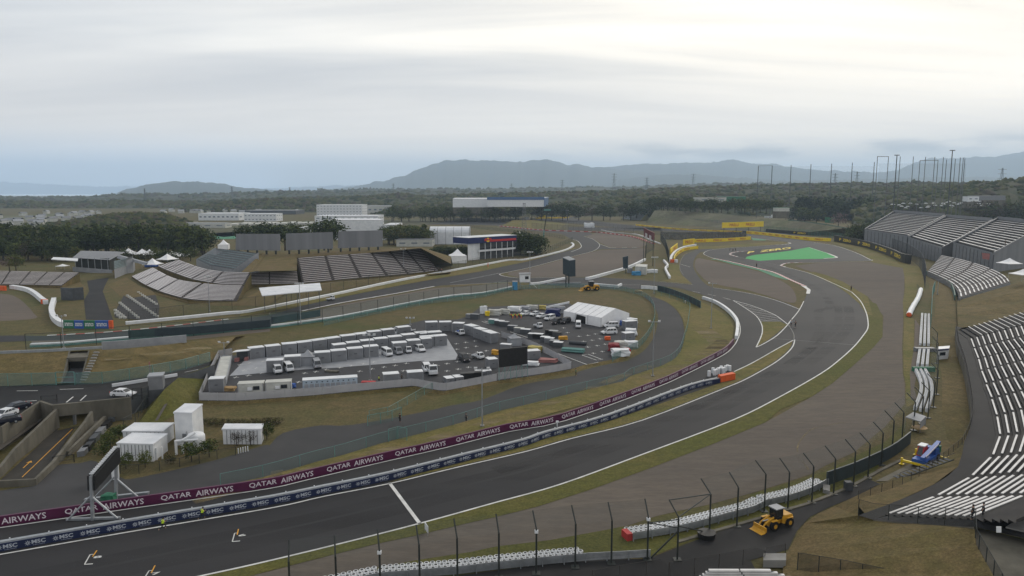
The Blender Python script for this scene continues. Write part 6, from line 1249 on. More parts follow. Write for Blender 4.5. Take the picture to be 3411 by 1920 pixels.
# ================================================================ yard buildings, gantry, poles
def blockb(name, label, cat, A, B, C, h, wm, rm, z=0.0, group=None, windows=0, doors=0, rise=0.0, wrows=1, wm2='glass', cols=None, over=.15, wh=.32):
    """box building on the ground corners A (near left), B (near right), C (far right)"""
    A, B, C = [G(p, z) if isinstance(p, str) else p for p in (A, B, C)]; D = A + (C - B); r_ = thing(name, label, cat, (A + C) / 2, group=group); 
    wobj('walls', MB().prism([A, B, C, D], z, z + h), wm, r_)
    c_ = (A + C) / 2; P = [p + (p - c_).normalized() * over for p in (A, B, C, D)]; P = [Vector((p.x, p.y, z + h + .01)) for p in P]
    mb = MB(); q = [p + Vector((0, 0, .25)) for p in P]
    if rise: m1, m2 = (q[0] + q[3]) / 2 + Vector((0, 0, rise)), (q[1] + q[2]) / 2 + Vector((0, 0, rise)); mb.face([q[0], q[1], m2, m1]).face([m1, m2, q[2], q[3]]).face([q[1], q[2], m2]).face([q[3], q[0], m1]).face([P[0], P[1], q[1], q[0]])
    else: mb.loft([P, q])
    wobj('roof', mb, rm, r_)
    for (s_, e_, n_) in ((A, B, windows), (B, C, max(0, windows // 3))):
        nn = Vector(((e_ - s_).y, -(e_ - s_).x, 0)).normalized() * .05
        for rw in range(wrows):
            for i in range(n_):
                a, b_ = s_.lerp(e_, (i + .25) / n_) + nn, s_.lerp(e_, (i + .75) / n_) + nn; zz_ = z + h * (rw + .42) / wrows; wobj('window', MB().add([Vector((a.x, a.y, zz_)), Vector((b_.x, b_.y, zz_)), Vector((b_.x, b_.y, zz_ + h / wrows * wh)), Vector((a.x, a.y, zz_ + h / wrows * wh))], [(0, 1, 2, 3)]), wm2, r_)
    for i in range(doors):
        nn = Vector(((B - A).y, -(B - A).x, 0)).normalized() * .06; a = A.lerp(B, (i + .4) / doors) + nn; d_ = (B - A).normalized() * 1.0; wobj('door', MB().add([a, a + d_, a + d_ + Vector((0, 0, 2.1)), a + Vector((0, 0, 2.1))], [(0, 1, 2, 3)]), 'grey', r_)
    for f_ in (cols or ()):
        nn = Vector(((B - A).y, -(B - A).x, 0)).normalized() * .04; a = A.lerp(B, f_) + nn; wobj('seam', MB().tube(a, a + Vector((0, 0, h)), .05, 4), 'grey', r_)
    return r_
cl_ = (.1, .2, .3, .4, .5, .6, .7, .8, .9)
blockb('plant_room', 'flat white plant building behind the nearer one in the yard', 'building', 'C1 1150,245', 'C1 1520,245', 'C1 1620,165', 2.5, 'white', 'white_roof', cols=cl_)
blockb('plant_room', 'flat white plant building nearest the camera in the yard, ribbed walls', 'building', 'C1 1100,375', 'C1 1430,385', 'C1 1560,285', 2.7, 'white', 'white_roof', cols=cl_)
blockb('plant_tower', 'tall white plant tower with a small grey door in the yard', 'building', 'C1 1635,235', 'C1 1800,240', 'C1 1895,150', 5.6, 'white', 'white_roof', doors=1)
blockb('site_cabin', 'white ribbed cabin with small windows beyond the round tank', 'cabin', 'C1 2075,225', 'C1 2430,225', 'C1 2450,175', 2.5, 'white', 'white_roof', windows=0, cols=cl_)
tk = thing('storage_tank', 'round white tank with a domed top in the yard', 'tank', G('C1 1825,265')); 
mb = MB(); n = 16; rad = 1.45; secs = [[(rad * r_ * math.cos(6.2832 * k / n), rad * r_ * math.sin(6.2832 * k / n), z) for k in range(n)] for r_, z in ((1, 0), (1, 2.3), (.85, 2.6), (.5, 2.8), (.05, 2.85))]; obj('shell', mb.loft(secs), 'white', tk, True); obj('ladder', MB().box(-rad - .05, 0, 0, .1, .4, 3), 'galv', tk)
pp = thing('pipework', 'white pipes bending out beside the round tank', 'pipes', G('C1 1640,320')); a = G('C1 1640,320')
for s_ in (('C1 1640,320', 2.4), ('C1 1700,310', 2.4)): p = G(s_[0]); wobj('pipe', MB().tube(p, p + Vector((0, 0, s_[1])), .22, 8), 'white', pp)
wobj('pipe', MB().tube(a + Vector((0, 0, 2.3)), a + Vector((3.4, .6, 2.3)), .22, 8), 'white', pp); wobj('pipe', MB().tube(a + Vector((1, 0, 2.4)), a + Vector((2.6, 1.4, 3.2)), .22, 8), 'white', pp)
for i, (x, y) in enumerate(((1455, 370), (1510, 360))): p = G('C1 %d,%d' % (x, y)); single('downpipe', MB().tube(p, p + Vector((0, 0, 2.0)), .14, 7), 'white', 'white vertical pipe, %s of two at the corner of the nearer plant building' % ('left' if i == 0 else 'right'), 'pipe')
blockb('shelter', 'grey bus stop like shelter beside the street', 'shelter', G('B1 1415,862', ZS), G('B1 1555,850', ZS), G('B1 1575,815', ZS), 2.6, 'grey', 'grey_light', z=ZS)
heap('stack of red machine parts below the bridge wall', 'B1 1180,1095', 2.6, 2.2, 2.6, 'red', .2, 5, z=0.05); single('sign_banner', MB().tube(G('B1 1432,720', ZS), G('B1 1432,720', ZS) + Vector((0, 0, 3)), .15, 6), 'red_soft', 'narrow red banner pole standing behind the shelter', 'banner')
fence('black gate frame at the end of the bridge', gl_('B1 1265,950 1360,945 1420,925', ZS - .2), 2.2, 2, .08, 'black', 'net_dark', name='gate', cat='gate', rails=1)
fence('low black fence at the top of the ramp', gl_('B1 395,985 480,985 545,970', ZS), 1.4, 2, .07, 'black', 'net_dark', name='railing', rails=1)
fence('black fence along the yard hedge by the plant buildings', smooth(gl_('C1 1120,500 1300,500 1560,455 1900,395 2000,365 2190,330', .05), 2), 1.5, 3, .05, 'steel_dark', 'net_dark', name='yard_fence')
fence('black barrier gate at the near end of the ramp', gl_('C1 495,412 690,390', .05), 1.3, 3, .07, 'black', 'net_dark', name='gate', cat='gate', rails=1)
fence('dark fence beside the green bank down to the yard', gl_('B1 1500,870 1400,1000 1290,1170 1180,1220', 1.0), 1.8, 3, .05, 'steel_dark', 'net_dark', name='yard_fence')
for i, (x, y) in enumerate(((1075, 1125), (1010, 1190), (950, 1255), (895, 1320), (835, 1400), (790, 1440))):
    a = G('B1 %d,%d' % (x, y)); d_ = (G('B1 790,1440') - G('B1 1075,1125')).normalized(); single('barrier_block', MB().frame(a, d_ * 3.0, Vector((.9, .6, 0)), (0, 0, .9)), ['grey_dark', 'black', 'grey'][i % 3], '%s block of the dark row beside the ramp, counted from the bridge' % ordn[i], 'block', 'dark blocks in a row beside the ramp')
# --- display gantry at the lower left, seen from its end
gr = thing('display_gantry', 'tall display gantry straddling the pit lane, its dark board seen from the end', 'gantry', G('C1 860,960'))
fA = G('C1 862,935'); fB = G('C1 1078,745'); yA, yB = fA.y, fB.y
qa = [W(p, yA) for p in px('C1 845,520 850,655')]; qb = [W(p, yB) for p in px('C1 1080,255 1085,395')]
nn = nrm2(fB - fA)
for off_, nm in ((.25, 'display_board'), (-.25, 'back_board')):
    o_ = nn * off_; wobj(nm, MB().loft([[qa[0] + o_, qa[1] + o_, qb[1] + o_, qb[0] + o_], [p + o_ + nn * .25 * (1 if off_ > 0 else -1) for p in (qa[0], qa[1], qb[1], qb[0])]]), 'black', gr)
wobj('top_beam', MB().tube(qa[0] + Vector((0, 0, .1)), qb[0] + Vector((0, 0, .1)), .16, 6), 'galv', gr)
for i in range(18): p = qa[0].lerp(qb[0], (i + .5) / 18) + Vector((0, 0, .18)); wobj('bracket', MB().box(p.x, p.y, p.z, .55, .12, .12, .4), 'white', gr)
for f_, q in ((fA, qa), (fB, qb)):
    wobj('mast', MB().frame(f_ - Vector((.17, .17, 0)), Vector((.34, 0, 0)), Vector((0, .34, 0)), q[0] - f_), 'galv', gr)
    for sx_ in (-1, 1):
        dd = nn * sx_ * 3.2; wobj('brace', MB().tube(f_ + dd + Vector((0, 0, .15)), f_ + Vector((0, 0, 3.4)), .13, 6), 'galv', gr)
wobj('base_beam', MB().frame(G('C1 780,765') + Vector((0, 0, .05)), G('C1 1375,700') - G('C1 780,765'), Vector((0, .5, 0)), (0, 0, .4)), 'galv', gr); wobj('base_beam', MB().frame(fA + nn * -3.4, nn * 6.8, (fB - fA).normalized() * .4, (0, 0, .35)), 'galv', gr)
heap('small green sheeted box under the display gantry', 'C1 1015,765', 1.6, 1.3, 1.2, 'green', .1, 3, z=.07)
bs = blockb('site_cabin', 'small white cabin behind the display gantry', 'cabin', 'C1 1040,560', 'C1 1108,555', 'C1 1110,520', 3.2, 'white', 'white_roof')
# --- marker board on the verge
mk = thing('marker_board', 'small white distance board on the verge by the start line', 'sign', G('C2 1590,1065', .08)); a, b_ = G('C2 1575,1030', .08), G('C2 1605,1075', .08); wobj('board', MB().frame(a + Vector((0, 0, .3)), b_ - a, Vector((.06, .03, 0)), (0, 0, .9)), 'white', mk)
for p in (a, b_): wobj('leg', MB().tube(p, p + Vector((0, 0, .4)), .03, 5), 'galv', mk)
for i, s_ in enumerate(('C3 575,62', 'E3 672,408')): p = G(s_, .05); single('marker_post', MB().tube(p, p + Vector((0, 0, .9)), .10, 6).box(p.x, p.y, p.z + .8, .5, .3, .3), 'white', ('small white marker post on the pit lane beside the navy wall', 'small white camera post beside the teal fence at the bend')[i], 'post')
# --- lamp posts
def lamp_post(label, base, top, n=4, z=0.0, r=.13, style=0):
    b_ = G(base, z); t = W(top, b_.y); h = t.z - z; r_ = thing('lamp_post', label, 'lamp post', b_, group='tall floodlight posts')
    obj('pole', MB().tube((0, 0, 0), (0, 0, h), r, 8, r * .6), 'galv', r_); obj('base', MB().box(0, 0, 0, .7, .7, .3), 'concrete_pale', r_); obj('crossbar', MB().box(0, 0, h - .3, 2.6, .12, .12), 'galv', r_)
    for i in range(n): obj('floodlight', MB().loft([[(-.25, -.1, -.2), (.25, -.1, -.2), (.25, .1, -.2), (-.25, .1, -.2)], [(-.3, -.25, .25), (.3, -.25, .25), (.3, .05, .25), (-.3, .05, .25)]]), 'white', r_).location = (-1.15 + 2.3 * i / max(1, n - 1), -.1, h - .05)
for lb, b_, t, n, z in (('tall floodlight post between the left-hand straight and the compound', 'A2 578,1370', 'A2 548,985', 4, 1), ('tall floodlight post in front of the sponsor pavilion', 'E2 975,1175', 'E2 952,735', 4, 0), ('tall floodlight post on the verge right of the large black screen', 'B3 2493,980', 'B3 2482,385', 2, 0), ('tall floodlight post beside the small gate below the large black screen', 'C2 2110,60', 'B3 645,890', 2, 0),
    ('tall floodlight post inside the compound near the toilet block', 'B2 1912,1030', 'B2 1898,530', 3, ZC), ('floodlight post on the lawn inside the pit entry bend', 'E1 620,1380', 'E1 620,820', 1, 0), ('floodlight post at the end of the dark screen fence', 'E2 2495,1245', 'E2 2488,800', 4, 0), ('slender floodlight post near the left-hand white barrier', 'B1 610,462', 'A1 600,1290', 2, 1),
    ('floodlight post in front of the curved terrace on the left', 'A1 2000,1255', 'A1 1975,920', 4, 0), ('floodlight post beside the red tyre barrier', 'E2 1430,500', 'E2 1420,225', 2, 0), ('short floodlight post at the left corner of the compound', 'B2 348,770', 'B2 348,610', 2, ZC), ('short floodlight post at the back of the container rows', 'B2 2340,430', 'B2 2338,350', 3, ZC), ('utility post in front of the dark trees, leftmost', 'A1 812,640', 'A1 808,518', 0, 0), ('utility post in front of the dark trees, middle one', 'A1 1338,680', 'A1 1333,510', 1, 0), ('utility post in front of the dark trees, rightmost', 'A1 1705,690', 'A1 1692,540', 2, 0), ('post behind the grey screens among the factories', 'A2 915,385', 'A2 907,230', 2, 0), ('floodlight post over the stepped terrace on the left middle', 'A2 1560,880', 'A2 1545,655', 2, 1), ('tall post at the edge of the gravel beside the curved lower terrace', 'E4 1555,1040', 'E4 1548,850', 0, 0)):
    lamp_post(lb, b_, t, n, z)
mat('grey_pole', (.12, .125, .13), .6)
# --- driving range net poles on the right
for i, (x, yt, yb) in enumerate([(75, 150, 480), (205, 148, 480), (383, 142, 480), (570, 135, 480), (765, 130, 485), (960, 120, 485), (1167, 115, 490), (1197, 60, 500), (1300, 60, 500), (1411, 62, 505), (1535, 62, 505), (1597, 100, 500), (1650, 65, 505), (1737, 66, 505), (1767, 95, 500), (1818, 68, 505), (1847, 92, 500), (1930, 85, 500), (1977, 72, 505), (2005, 75, 505), (2020, 80, 505)]):
    Y_ = 1250 if i < 7 else 690; t = W('A4 %d,%d' % (x, yt), Y_); g_ = Vector((t.x, Y_, 0)); o = thing('net_pole', 'tall slim pole of the driving range netting, number %d from the left' % (i + 1), 'pole', g_, group='tall poles of the driving range netting'); obj('shaft', MB().tube((0, 0, 0), (0, 0, t.z), .75 if i < 7 else .36, 6, .6 if i < 7 else .30), 'grey_dark' if i < 7 else 'grey_pole', o); obj('joint', MB().tube((0, 0, t.z * .62), (0, 0, t.z * .62 + 1), .42 if i > 6 else .7, 6), 'grey_pole', o)
for i, (a_, b2, yy, lb) in enumerate((('A4 75,150', 'A4 205,148', 1250, 'left'), ('A4 1197,62', 'A4 1300,62', 690, 'middle'), ('A4 1597,100', 'A4 1767,97', 690, 'right'))): single('net_bar', MB().tube(W(a_, yy), W(b2, yy), .25, 5), 'grey_dark', '%s crossbar joining two tall poles of the driving range' % lb, 'bar')
for i, (x, yt) in enumerate(((1380, 48), (1903, 3))): t = W('A4 %d,%d' % (x, yt), 680); r_ = thing('floodlight_mast', 'heavy floodlight mast among the net poles, %s' % ('left one' if i == 0 else 'right and tallest one'), 'mast', (t.x, 680, 0)); obj('shaft', MB().tube((0, 0, 0), (0, 0, t.z), .6, 8, .4), 'grey_dark', r_); obj('lamp_head', MB().box(0, 0, t.z - .5, 4.5, 1.2, .7), 'grey_dark', r_)
P = [W('A4 %d,300' % x, 1250) for x in (75, 383, 570, 765, 960, 1167)]; P = [Vector((p.x, 1250, 0)) for p in P]; single('range_net', MB().sheet(P, 88), 'net_golf', 'faint green net hanging between the left-hand net poles', 'net')
P = [W('A4 %d,300' % x, 690) for x in (1197, 1411, 1650, 1818, 2020)]; P = [Vector((p.x, 690, 0)) for p in P]; single('range_net', MB().sheet(P, 70), 'net_golf', 'faint green net hanging between the right-hand net poles', 'net')
# pylons
def pylon(lb, x, yt, Y_):
    t = W((x, yt), Y_); h = t.z; r_ = thing('pylon', lb, 'pylon', (t.x, Y_, 0), group='power pylons on the skyline'); mb = MB(); w_ = h * .07; th = Y_ / 2400 * .45
    for a_, b_ in ((-1, -1), (1, -1), (1, 1), (-1, 1)): mb.tube((a_ * w_, b_ * w_, 0), (a_ * w_ * .12, b_ * w_ * .12, h), th, 4)
    for k in range(1, 9): z = h * k / 9; q = w_ * (1 - .88 * k / 9); mb.tube((-q, 0, z), (q * .85, 0, z + h / 11), th * .6, 4)
    obj('frame', mb, 'grey_dark', r_)
    for k in (.78, .88, .97): obj('cross_arm', MB().tube((-h * .09, 0, h * k), (h * .09, 0, h * k), th * .9, 4), 'grey_dark', r_)
for i, (x, y, Y_) in enumerate(((481, 628, 2600), (772, 622, 2700), (965, 624, 3400), (1310, 612, 3400), (1873, 600, 3000), (2046, 578, 3000), (2155, 592, 3400), (2310, 580, 4000), (2783, 578, 2200), (2856, 572, 2600), (3340, 560, 1300), (1704, 612, 3800))): pylon('power pylon on the skyline, %s from the left in its group' % ordn[min(i, 11)], x, y, Y_)
# ================================================================ screens, towers and buildings further off
for i, (q, Yc) in enumerate((('A1 2250,515 A2 378,515 A2 382,675 A1 2245,668', 0), ('A2 435,512 A2 880,497 A2 885,655 A2 438,672', 0), ('A2 935,490 A2 1358,480 A2 1358,635 A2 930,652', 0))):
    Q = px(q); Y_ = 400 + 2 * i; r_ = thing('sight_screen', 'big grey sight screen on short posts, %s of three' % ('left', 'middle', 'right')[i], 'screen', (W(Q[2], Y_).x, Y_, 9)); TLq, TRq, BRq, BLq = [W(p, Y_) for p in Q]
    wobj('panel', MB().loft([[BLq, BRq, TRq, TLq], [p + Vector((0, .5, 0)) for p in (BLq, BRq, TRq, TLq)]]), 'screenpanel', r_)
    for k in range(5): p = BLq.lerp(BRq, (k + .3) / 4.8); wobj('post', MB().frame(Vector((p.x - .5, p.y + .1, p.z - 3.4)), Vector((1.0, 0, 0)), Vector((0, .6, 0)), (0, 0, 3.6)), 'steel_dark', r_)
emb = [W(p, y) for p, y in zip(px('A1 2300,878 2390,880 A2 150,870 540,865 542,742 790,722 1020,708 1220,695 1420,680 1720,650 2010,800'), (326, 326, 326, 326, 384, 384, 384, 384, 384, 384, 382))]
embt = [W(p, y) for p, y in zip(px('A1 2478,712 2500,700 A2 260,690 380,690 542,690 790,680 1020,672 1220,662 1420,652 1720,640 2010,730'), (388, 400, 412, 412, 412, 412, 412, 412, 412, 412, 412))]
struct('grass_bank', MB().strip(emb, embt), 'dry_lawn'); struct('grass_bank', MB().strip(embt, [Vector((p.x, p.y + 12, 0)) for p in embt]), 'grass')
struct('grass_bank', MB().strip(gl_('A1 1030,1000 1180,1140 1500,1100 1800,1180 2100,1200 2300,1200 A2 250,1200', .04), gl_('A1 1200,925 1330,1010 1450,1060 1800,1160 2270,1160 2560,1010 A2 560,1000', .8)), 'dry_lawn')
struct('grass_bank', MB().strip(gl_('A2 560,1010 850,975 1150,950 1650,905 2000,880', 1.1), gl_('A2 560,1140 850,1070 1150,1010 1650,930 2010,885', .1)), 'dry_lawn')
single('canopy_roof', MB().loft([[W(p, y) for p, y in zip(px('A2 180,1035 760,987 778,1055 210,1110'), (262, 275, 262, 250))], [W(p, y) + Vector((0, 0, .25)) for p, y in zip(px('A2 180,1035 760,987 778,1055 210,1110'), (262, 275, 262, 250))]]), 'white_roof', 'long flat white canopy roof in front of the left middle terrace', 'roof')
for i in range(6): p = W('A2 %d,%d' % (230 + 105 * i, 1108 - 9 * i), 255); single('canopy_post', MB().tube((p.x, p.y, 0), p, .1, 5), 'grey_dark', 'post under the long white canopy, %s from the left' % ordn[i], 'post', 'posts of the long white canopy')
mb = MB()
tw_ = thing('screen_tower', 'tall dark screen on two legs at the end of the gravel trap', 'screen', G('E2 1440,1165')); Yt = G('E2 1440,1165').y; q = [W(p, y) for p, y in zip(px('E2 1378,808 1460,845 1455,1040 1380,1005'), (Yt + 2.5, Yt, Yt, Yt + 2.5))]; q2 = [W(p, Yt + 1.2) for p in px('E2 1533,832 1535,1035')]
wobj('screen', MB().loft([q, [q[0] + (q2[0] - q[1]), q2[0], q2[1], q[3] + (q2[1] - q[2])]]), 'screen_dark', tw_); wobj('roof', MB().loft([[q[0], q[1], q2[0], q[0] + (q2[0] - q[1])], [p + Vector((0, 0, .3)) for p in (q[0], q[1], q2[0], q[0] + (q2[0] - q[1]))]]), 'galv', tw_)
for s_ in ('E2 1415,1170', 'E2 1452,1160'): p = G(s_); wobj('leg', MB().box(p.x, p.y, 0, .5, .5, q[3].z + .5), 'steel_dark', tw_)
t2 = G('E2 2150,1000'); q = [W(p, t2.y) for p in px('E2 2112,800 2180,785 2178,940 2118,940')]; o = thing('screen_tower', 'smaller dark screen standing behind the white wrapped barrier', 'screen', t2); wobj('screen', MB().loft([q, [p + Vector((.3, 1.5, 0)) for p in q]]), 'screen_dark', o); wobj('leg', MB().box(t2.x, t2.y, 0, .4, .4, q[3].z), 'steel_dark', o)
mt_ = thing('marshal_tower', 'white marshal cabin on stilts with a pale blue roof by the tyre barrier', 'tower', G('E2 900,1180')); b0 = G('E2 850,1185'); b1 = G('E2 980,1180'); hh = hgt('E2 900,1180', 'E2 900,1000'); d_ = b1 - b0
wobj('cabin', MB().frame(b0 + Vector((0, 0, hh * .42)), d_, Vector((0, 3, 0)), (0, 0, hh * .55)), 'white', mt_); wobj('roof', MB().frame(b0 + Vector((-.3, -.4, hh * .98)), d_ + Vector((.6, 0, 0)), Vector((0, 3.6, 0)), (0, 0, .25)), 'grey_light', mt_); wobj('window', MB().frame(b0 + d_ * .5 + Vector((0, -.05, hh * .62)), d_ * .35, Vector((0, .1, 0)), (0, 0, hh * .2)), 'glass', mt_)
for f_ in (0.05, .95):
    for dy in (.1, 2.8): p = b0 + d_ * f_; wobj('stilt', MB().tube((p.x, p.y + dy, 0), (p.x, p.y + dy, hh * .45), .14, 6), 'galv', mt_)
wobj('stairs', MB().frame(b1 + Vector((0, 0, hh * .42)), Vector((3, 0, -hh * .42)), Vector((0, .9, 0)), (0, 0, .15)), 'white', mt_)
p = G('E2 792,1200'); o = thing('portable_toilet', 'blue portable toilet beside the marshal tower', 'toilet', p); obj('walls', MB().box(0, 0, 0, 2.2, 2.2, 3.6), 'sky_blue', o); obj('roof', MB().box(0, 0, 3.6, 2.3, 2.3, .3), 'grey_light', o)
blockb('site_cabin', 'beige cabin beside the blue sheeted load at the gravel end', 'cabin', 'E2 2265,1010', 'E2 2400,1018', 'E2 2415,985', 4.0, 'off_white', 'off_white', windows=0, doors=1); heap('blue sheeted load beside the beige cabin', 'E2 2280,1020', 4.5, 2.5, 2.0, 'sky_blue', 0, 4, z=0); heap('pale wrapped load left of the blue sheeted one', 'E2 2200,990', 2.5, 2.5, 2.6, 'grey_light', 0, 14, z=0); heap('white sheeted heap right of the beige cabin', 'E2 2470,990', 6, 3, 1.8, 'white', 0, 24, z=0)
for s_, lb in (('E3 100,275', 'small orange and brown heap on the service road edge'),): heap(lb, s_, 3, 1.4, .8, 'wood', 0, 2, z=0.05)
# red hoarding
q = [W(p, y) for p, y in zip(px('E2 2370,440 2500,505 2490,590 2375,545'), (445, 420, 420, 445))]; o = thing('hoarding', 'dark red hoarding with pale lettering behind the white curved wall', 'sign', Vector((q[2].x, q[2].y, 0))); wobj('panel', MB().loft([q, [p + Vector((.6, 1, 0)) for p in q]]), 'paint_darkred' if 'paint_darkred' in MT else mat('paint_darkred', (.13, .025, .028), .6).name, o)
for k in (.25, .62): a = q[0].lerp(q[1], k) + Vector((-.6, -.6, -2.2)); wobj('logo', MB().face([a, a + (q[1] - q[0]) * .2, a + (q[1] - q[0]) * .2 + Vector((0, 0, -3)), a + Vector((0, 0, -3))]), 'bench_pale', o)
for f_ in (0, 1): p = q[3].lerp(q[2], f_); wobj('leg', MB().tube((p.x, p.y, 0), p, .2, 5), 'steel_dark', o)
# sponsor pavilion with the navy fascia
A_, B_ = G('E2 215,840'), G('E2 785,790'); dv = Vector((8, 14, 0)); H_ = hgt('E2 215,840', 'E2 200,572')
rb = thing('sponsor_pavilion', 'two storey sponsor pavilion with navy and red fascia and a bull emblem', 'building', (A_ + B_) / 2)
wobj('core', MB().frame(A_ + Vector((3, 3, 0)), (B_ - A_) - Vector((4, 0, 0)), dv * .7, (0, 0, H_ * .75)), 'grey_dark', rb); wobj('tower', MB().frame(A_, (B_ - A_) * .205, dv * .6, (0, 0, H_ * .76)), 'white', rb)
ux = (B_ - A_).normalized(); nv = Vector((ux.y, -ux.x, 0)); LB = (B_ - A_).length; dk_ = -nv * 15
wobj('fascia', MB().frame(A_ - ux * .8 + nv * 1.5 + Vector((0, 0, H_ * .76)), ux * (LB + 1.6), dk_, (0, 0, H_ * .27)), 'blue_dark', rb); wobj('fascia_stripe', MB().frame(A_ + ux * LB * .40 + nv * 1.65 + Vector((0, 0, H_ * .80)), ux * LB * .60, -nv * .1, (0, 0, H_ * .10)), 'red', rb); wobj('roof', MB().frame(A_ - ux * .8 + nv * 1.5 + Vector((0, 0, H_ * 1.033)), ux * (LB + 1.6), dk_, (0, 0, .2)), 'white_roof', rb)
wobj('balcony', MB().frame(A_ + (B_ - A_) * .21 + Vector((0, -1.5, H_ * .36)), (B_ - A_) * .79, Vector((1, 5, 0)), (0, 0, H_ * .08)), 'white', rb)
for i in range(7): p = A_ + (B_ - A_) * (.24 + .76 * i / 6.3) + Vector((0, -1.3, 0)); wobj('column', MB().box(p.x, p.y, 0, .35, .35, H_ * .76), 'white', rb)
for i in range(5): p = A_ + (B_ - A_) * (.24 + .15 * i) + Vector((0, -1.1, H_ * .46)); wobj('rail', MB().frame(p, (B_ - A_) * .13, Vector((0, .06, 0)), (0, 0, .9)), 'glass', rb)
c_ = A_ + ux * LB * .38 + nv * 1.8 + Vector((0, 0, H_ * .895))
wobj('emblem_sun', MB().face([c_ + ux * (1.5 * math.cos(k / 12 * 6.2832)) + Vector((0, 0, 1.5 * math.sin(k / 12 * 6.2832))) for k in range(12)]), 'yellow', rb)
bull = [(-3.4, .2), (-2.6, 1.0), (-1.4, 1.2), (-.3, .6), (.1, -.1), (-.4, -.5), (-1.2, -.3), (-1.8, -1.1), (-2.2, -.4), (-3.0, -.9), (-3.0, -.2)]
for s_ in (1, -1): P = [c_ + ux * (x * s_) + nv * .1 + Vector((0, 0, y)) for x, y in bull]; wobj('emblem_bull', MB().add(P, [tuple(t) for t in tessellate_polygon([[Vector((x * s_, y, 0)) for x, y in bull]])]), 'red', rb)
gazebo('white tent with a pointed roof left of the sponsor pavilion', 'E2 90,865', 10, 4.5, 4, 'tent', .2, True, 0); gazebo('small pale tent top behind the sponsor pavilion', W('E2 850,640', 520) * 1 - Vector((0, 0, W('E2 850,640', 520).z)), 8, 12, 3, 'off_white', 0, False, 0); 
# grey roofed pavilion on the left
pv = thing('pavilion', 'large pavilion with a grey hipped roof behind the left-hand terraces', 'building', G('A1 900,870')); yy = G('A1 900,880').y
RF = [W(p, y) for p, y in zip(px('A1 690,742 1045,765 1190,690 1180,688 780,672'), (yy, yy, yy + 22, yy + 24, yy + 24))]; tp = [W(p, yy + 12) for p in px('A1 800,680 1110,690')]
wobj('roof', MB().face([RF[0], RF[1], W('A1 1120,682', yy + 20), W('A1 770,675', yy + 20)]).face([RF[1], RF[2], W('A1 1120,682', yy + 20)]), 'grey', pv); wobj('interior', MB().prism([W('A1 720,760', yy + 2), W('A1 1040,775', yy + 2), W('A1 1100,740', yy + 16), W('A1 780,740', yy + 16)], 0, RF[0].z - .6), 'steel_dark', pv)
wobj('parapet', MB().wall([W('A1 695,850', yy - 2), W('A1 1070,880', yy - 4)], 2.4, .4, z=-1.2), 'grey_light', pv); wobj('stair_block', MB().loft([[W('A1 1130,720', yy + 4), W('A1 1400,790', yy - 6), W('A1 1380,810', yy - 6), W('A1 1110,745', yy + 4)], [p + Vector((0, 2, 0)) for p in (W('A1 1130,720', yy + 4), W('A1 1400,790', yy - 6), W('A1 1380,810', yy - 6), W('A1 1110,745', yy + 4))]]), 'grey_light', pv)
for k in range(6): p = W('A1 %d,765' % (715 + 62 * k), yy + .5); wobj('column', MB().tube((p.x, p.y, 0), (p.x, p.y, RF[0].z), .2, 6), 'galv', pv)
single('white_awning', MB().loft([[W('A1 488,762', 375), W('A1 740,778', 372), W('A1 745,755', 382), W('A1 510,742', 386)], [p + Vector((0, 0, .4)) for p in (W('A1 488,762', 375), W('A1 740,778', 372), W('A1 745,755', 382), W('A1 510,742', 386))]]), 'white', 'long white awning left of the grey roofed pavilion', 'awning')
for i, (s_, w_) in enumerate((('A1 1230,740', 9), ('A1 1360,745', 10), ('A1 1430,750', 9), ('A1 1640,770', 12), ('A1 1600,800', 9), ('A1 1460,850', 8))): gazebo('white tensile canopy near the upper left terrace, %s from the left' % ordn[i], s_, w_, 3, 3.2, 'tent', .3 * i, False, 0, 'white tensile canopies by the left-hand terraces', 'tensile_canopy')
for i in range(16): gazebo('small white party tent in the row under the dark trees, %s from the left' % ordn[i], 'A1 %d,%d' % (1375 + 28 * i, 712 + 3.0 * i), 3.6, 2.4, 1.6, 'tent', .1, False, 0, 'small white tents in a row under the dark trees')
heap('blue canopy beside the upper left terrace', 'A1 1450,830', 7, 4, 3, 'blue', 0, 8, z=0); gazebo('white dome tent on the slope left of the grey screens', 'A1 2135,660', 6, 3, 3, 'tent', .2, True, 8)
gazebo('white gazebo roof behind the left-hand benches', 'A1 600,855', 5, 2.2, 1, 'tent', 0, False, 0)
# lower-left terrace with white seat dots
dt = thing('grandstand', 'small dark terrace with spaced white seats below the curved terrace', 'grandstand', G('A1 1300,1300')); wobj('terrace', MB().poly(gl_('A1 1100,1250 1180,1100 1350,1040 1470,1060 1520,1200 1510,1330 1300,1330 1090,1310', .15)), 'step_dark', dt)
seat = MB().box(0, 0, 0, .9, .6, .7).mesh('seat', 'off_white'); loc = []
for (a_, b_, n_) in (('A1 1320,1080', 'A1 1490,1190', 9), ('A1 1215,1110', 'A1 1500,1310', 15), ('A1 1145,1180', 'A1 1315,1320', 10), ('A1 1100,1250', 'A1 1190,1320', 6), ('A1 1105,1280', 'A1 1150,1320', 3)):
    for i in range(n_): loc.append(G(a_, .2).lerp(G(b_, .2), i / max(1, n_ - 1)))
for p in loc: link('seat', seat, dt, p - dt.location)
struct('road', MB().poly(gl_('A1 830,960 1040,930 1000,1010 980,1060 1080,1340 820,1330 800,1150 850,1060', .05)), 'asphalt_dark')
struct('grass_bank', MB().poly(gl_('A1 600,1010 720,930 830,1040 600,1110 570,1080', .06)), 'dry_lawn')
single('building_wall', MB().wall(gl_('A1 590,1145 700,1150 800,1140', 0), 5, .5), 'grey_dark', 'dark wall of the cutting beside the left-hand road', 'wall')
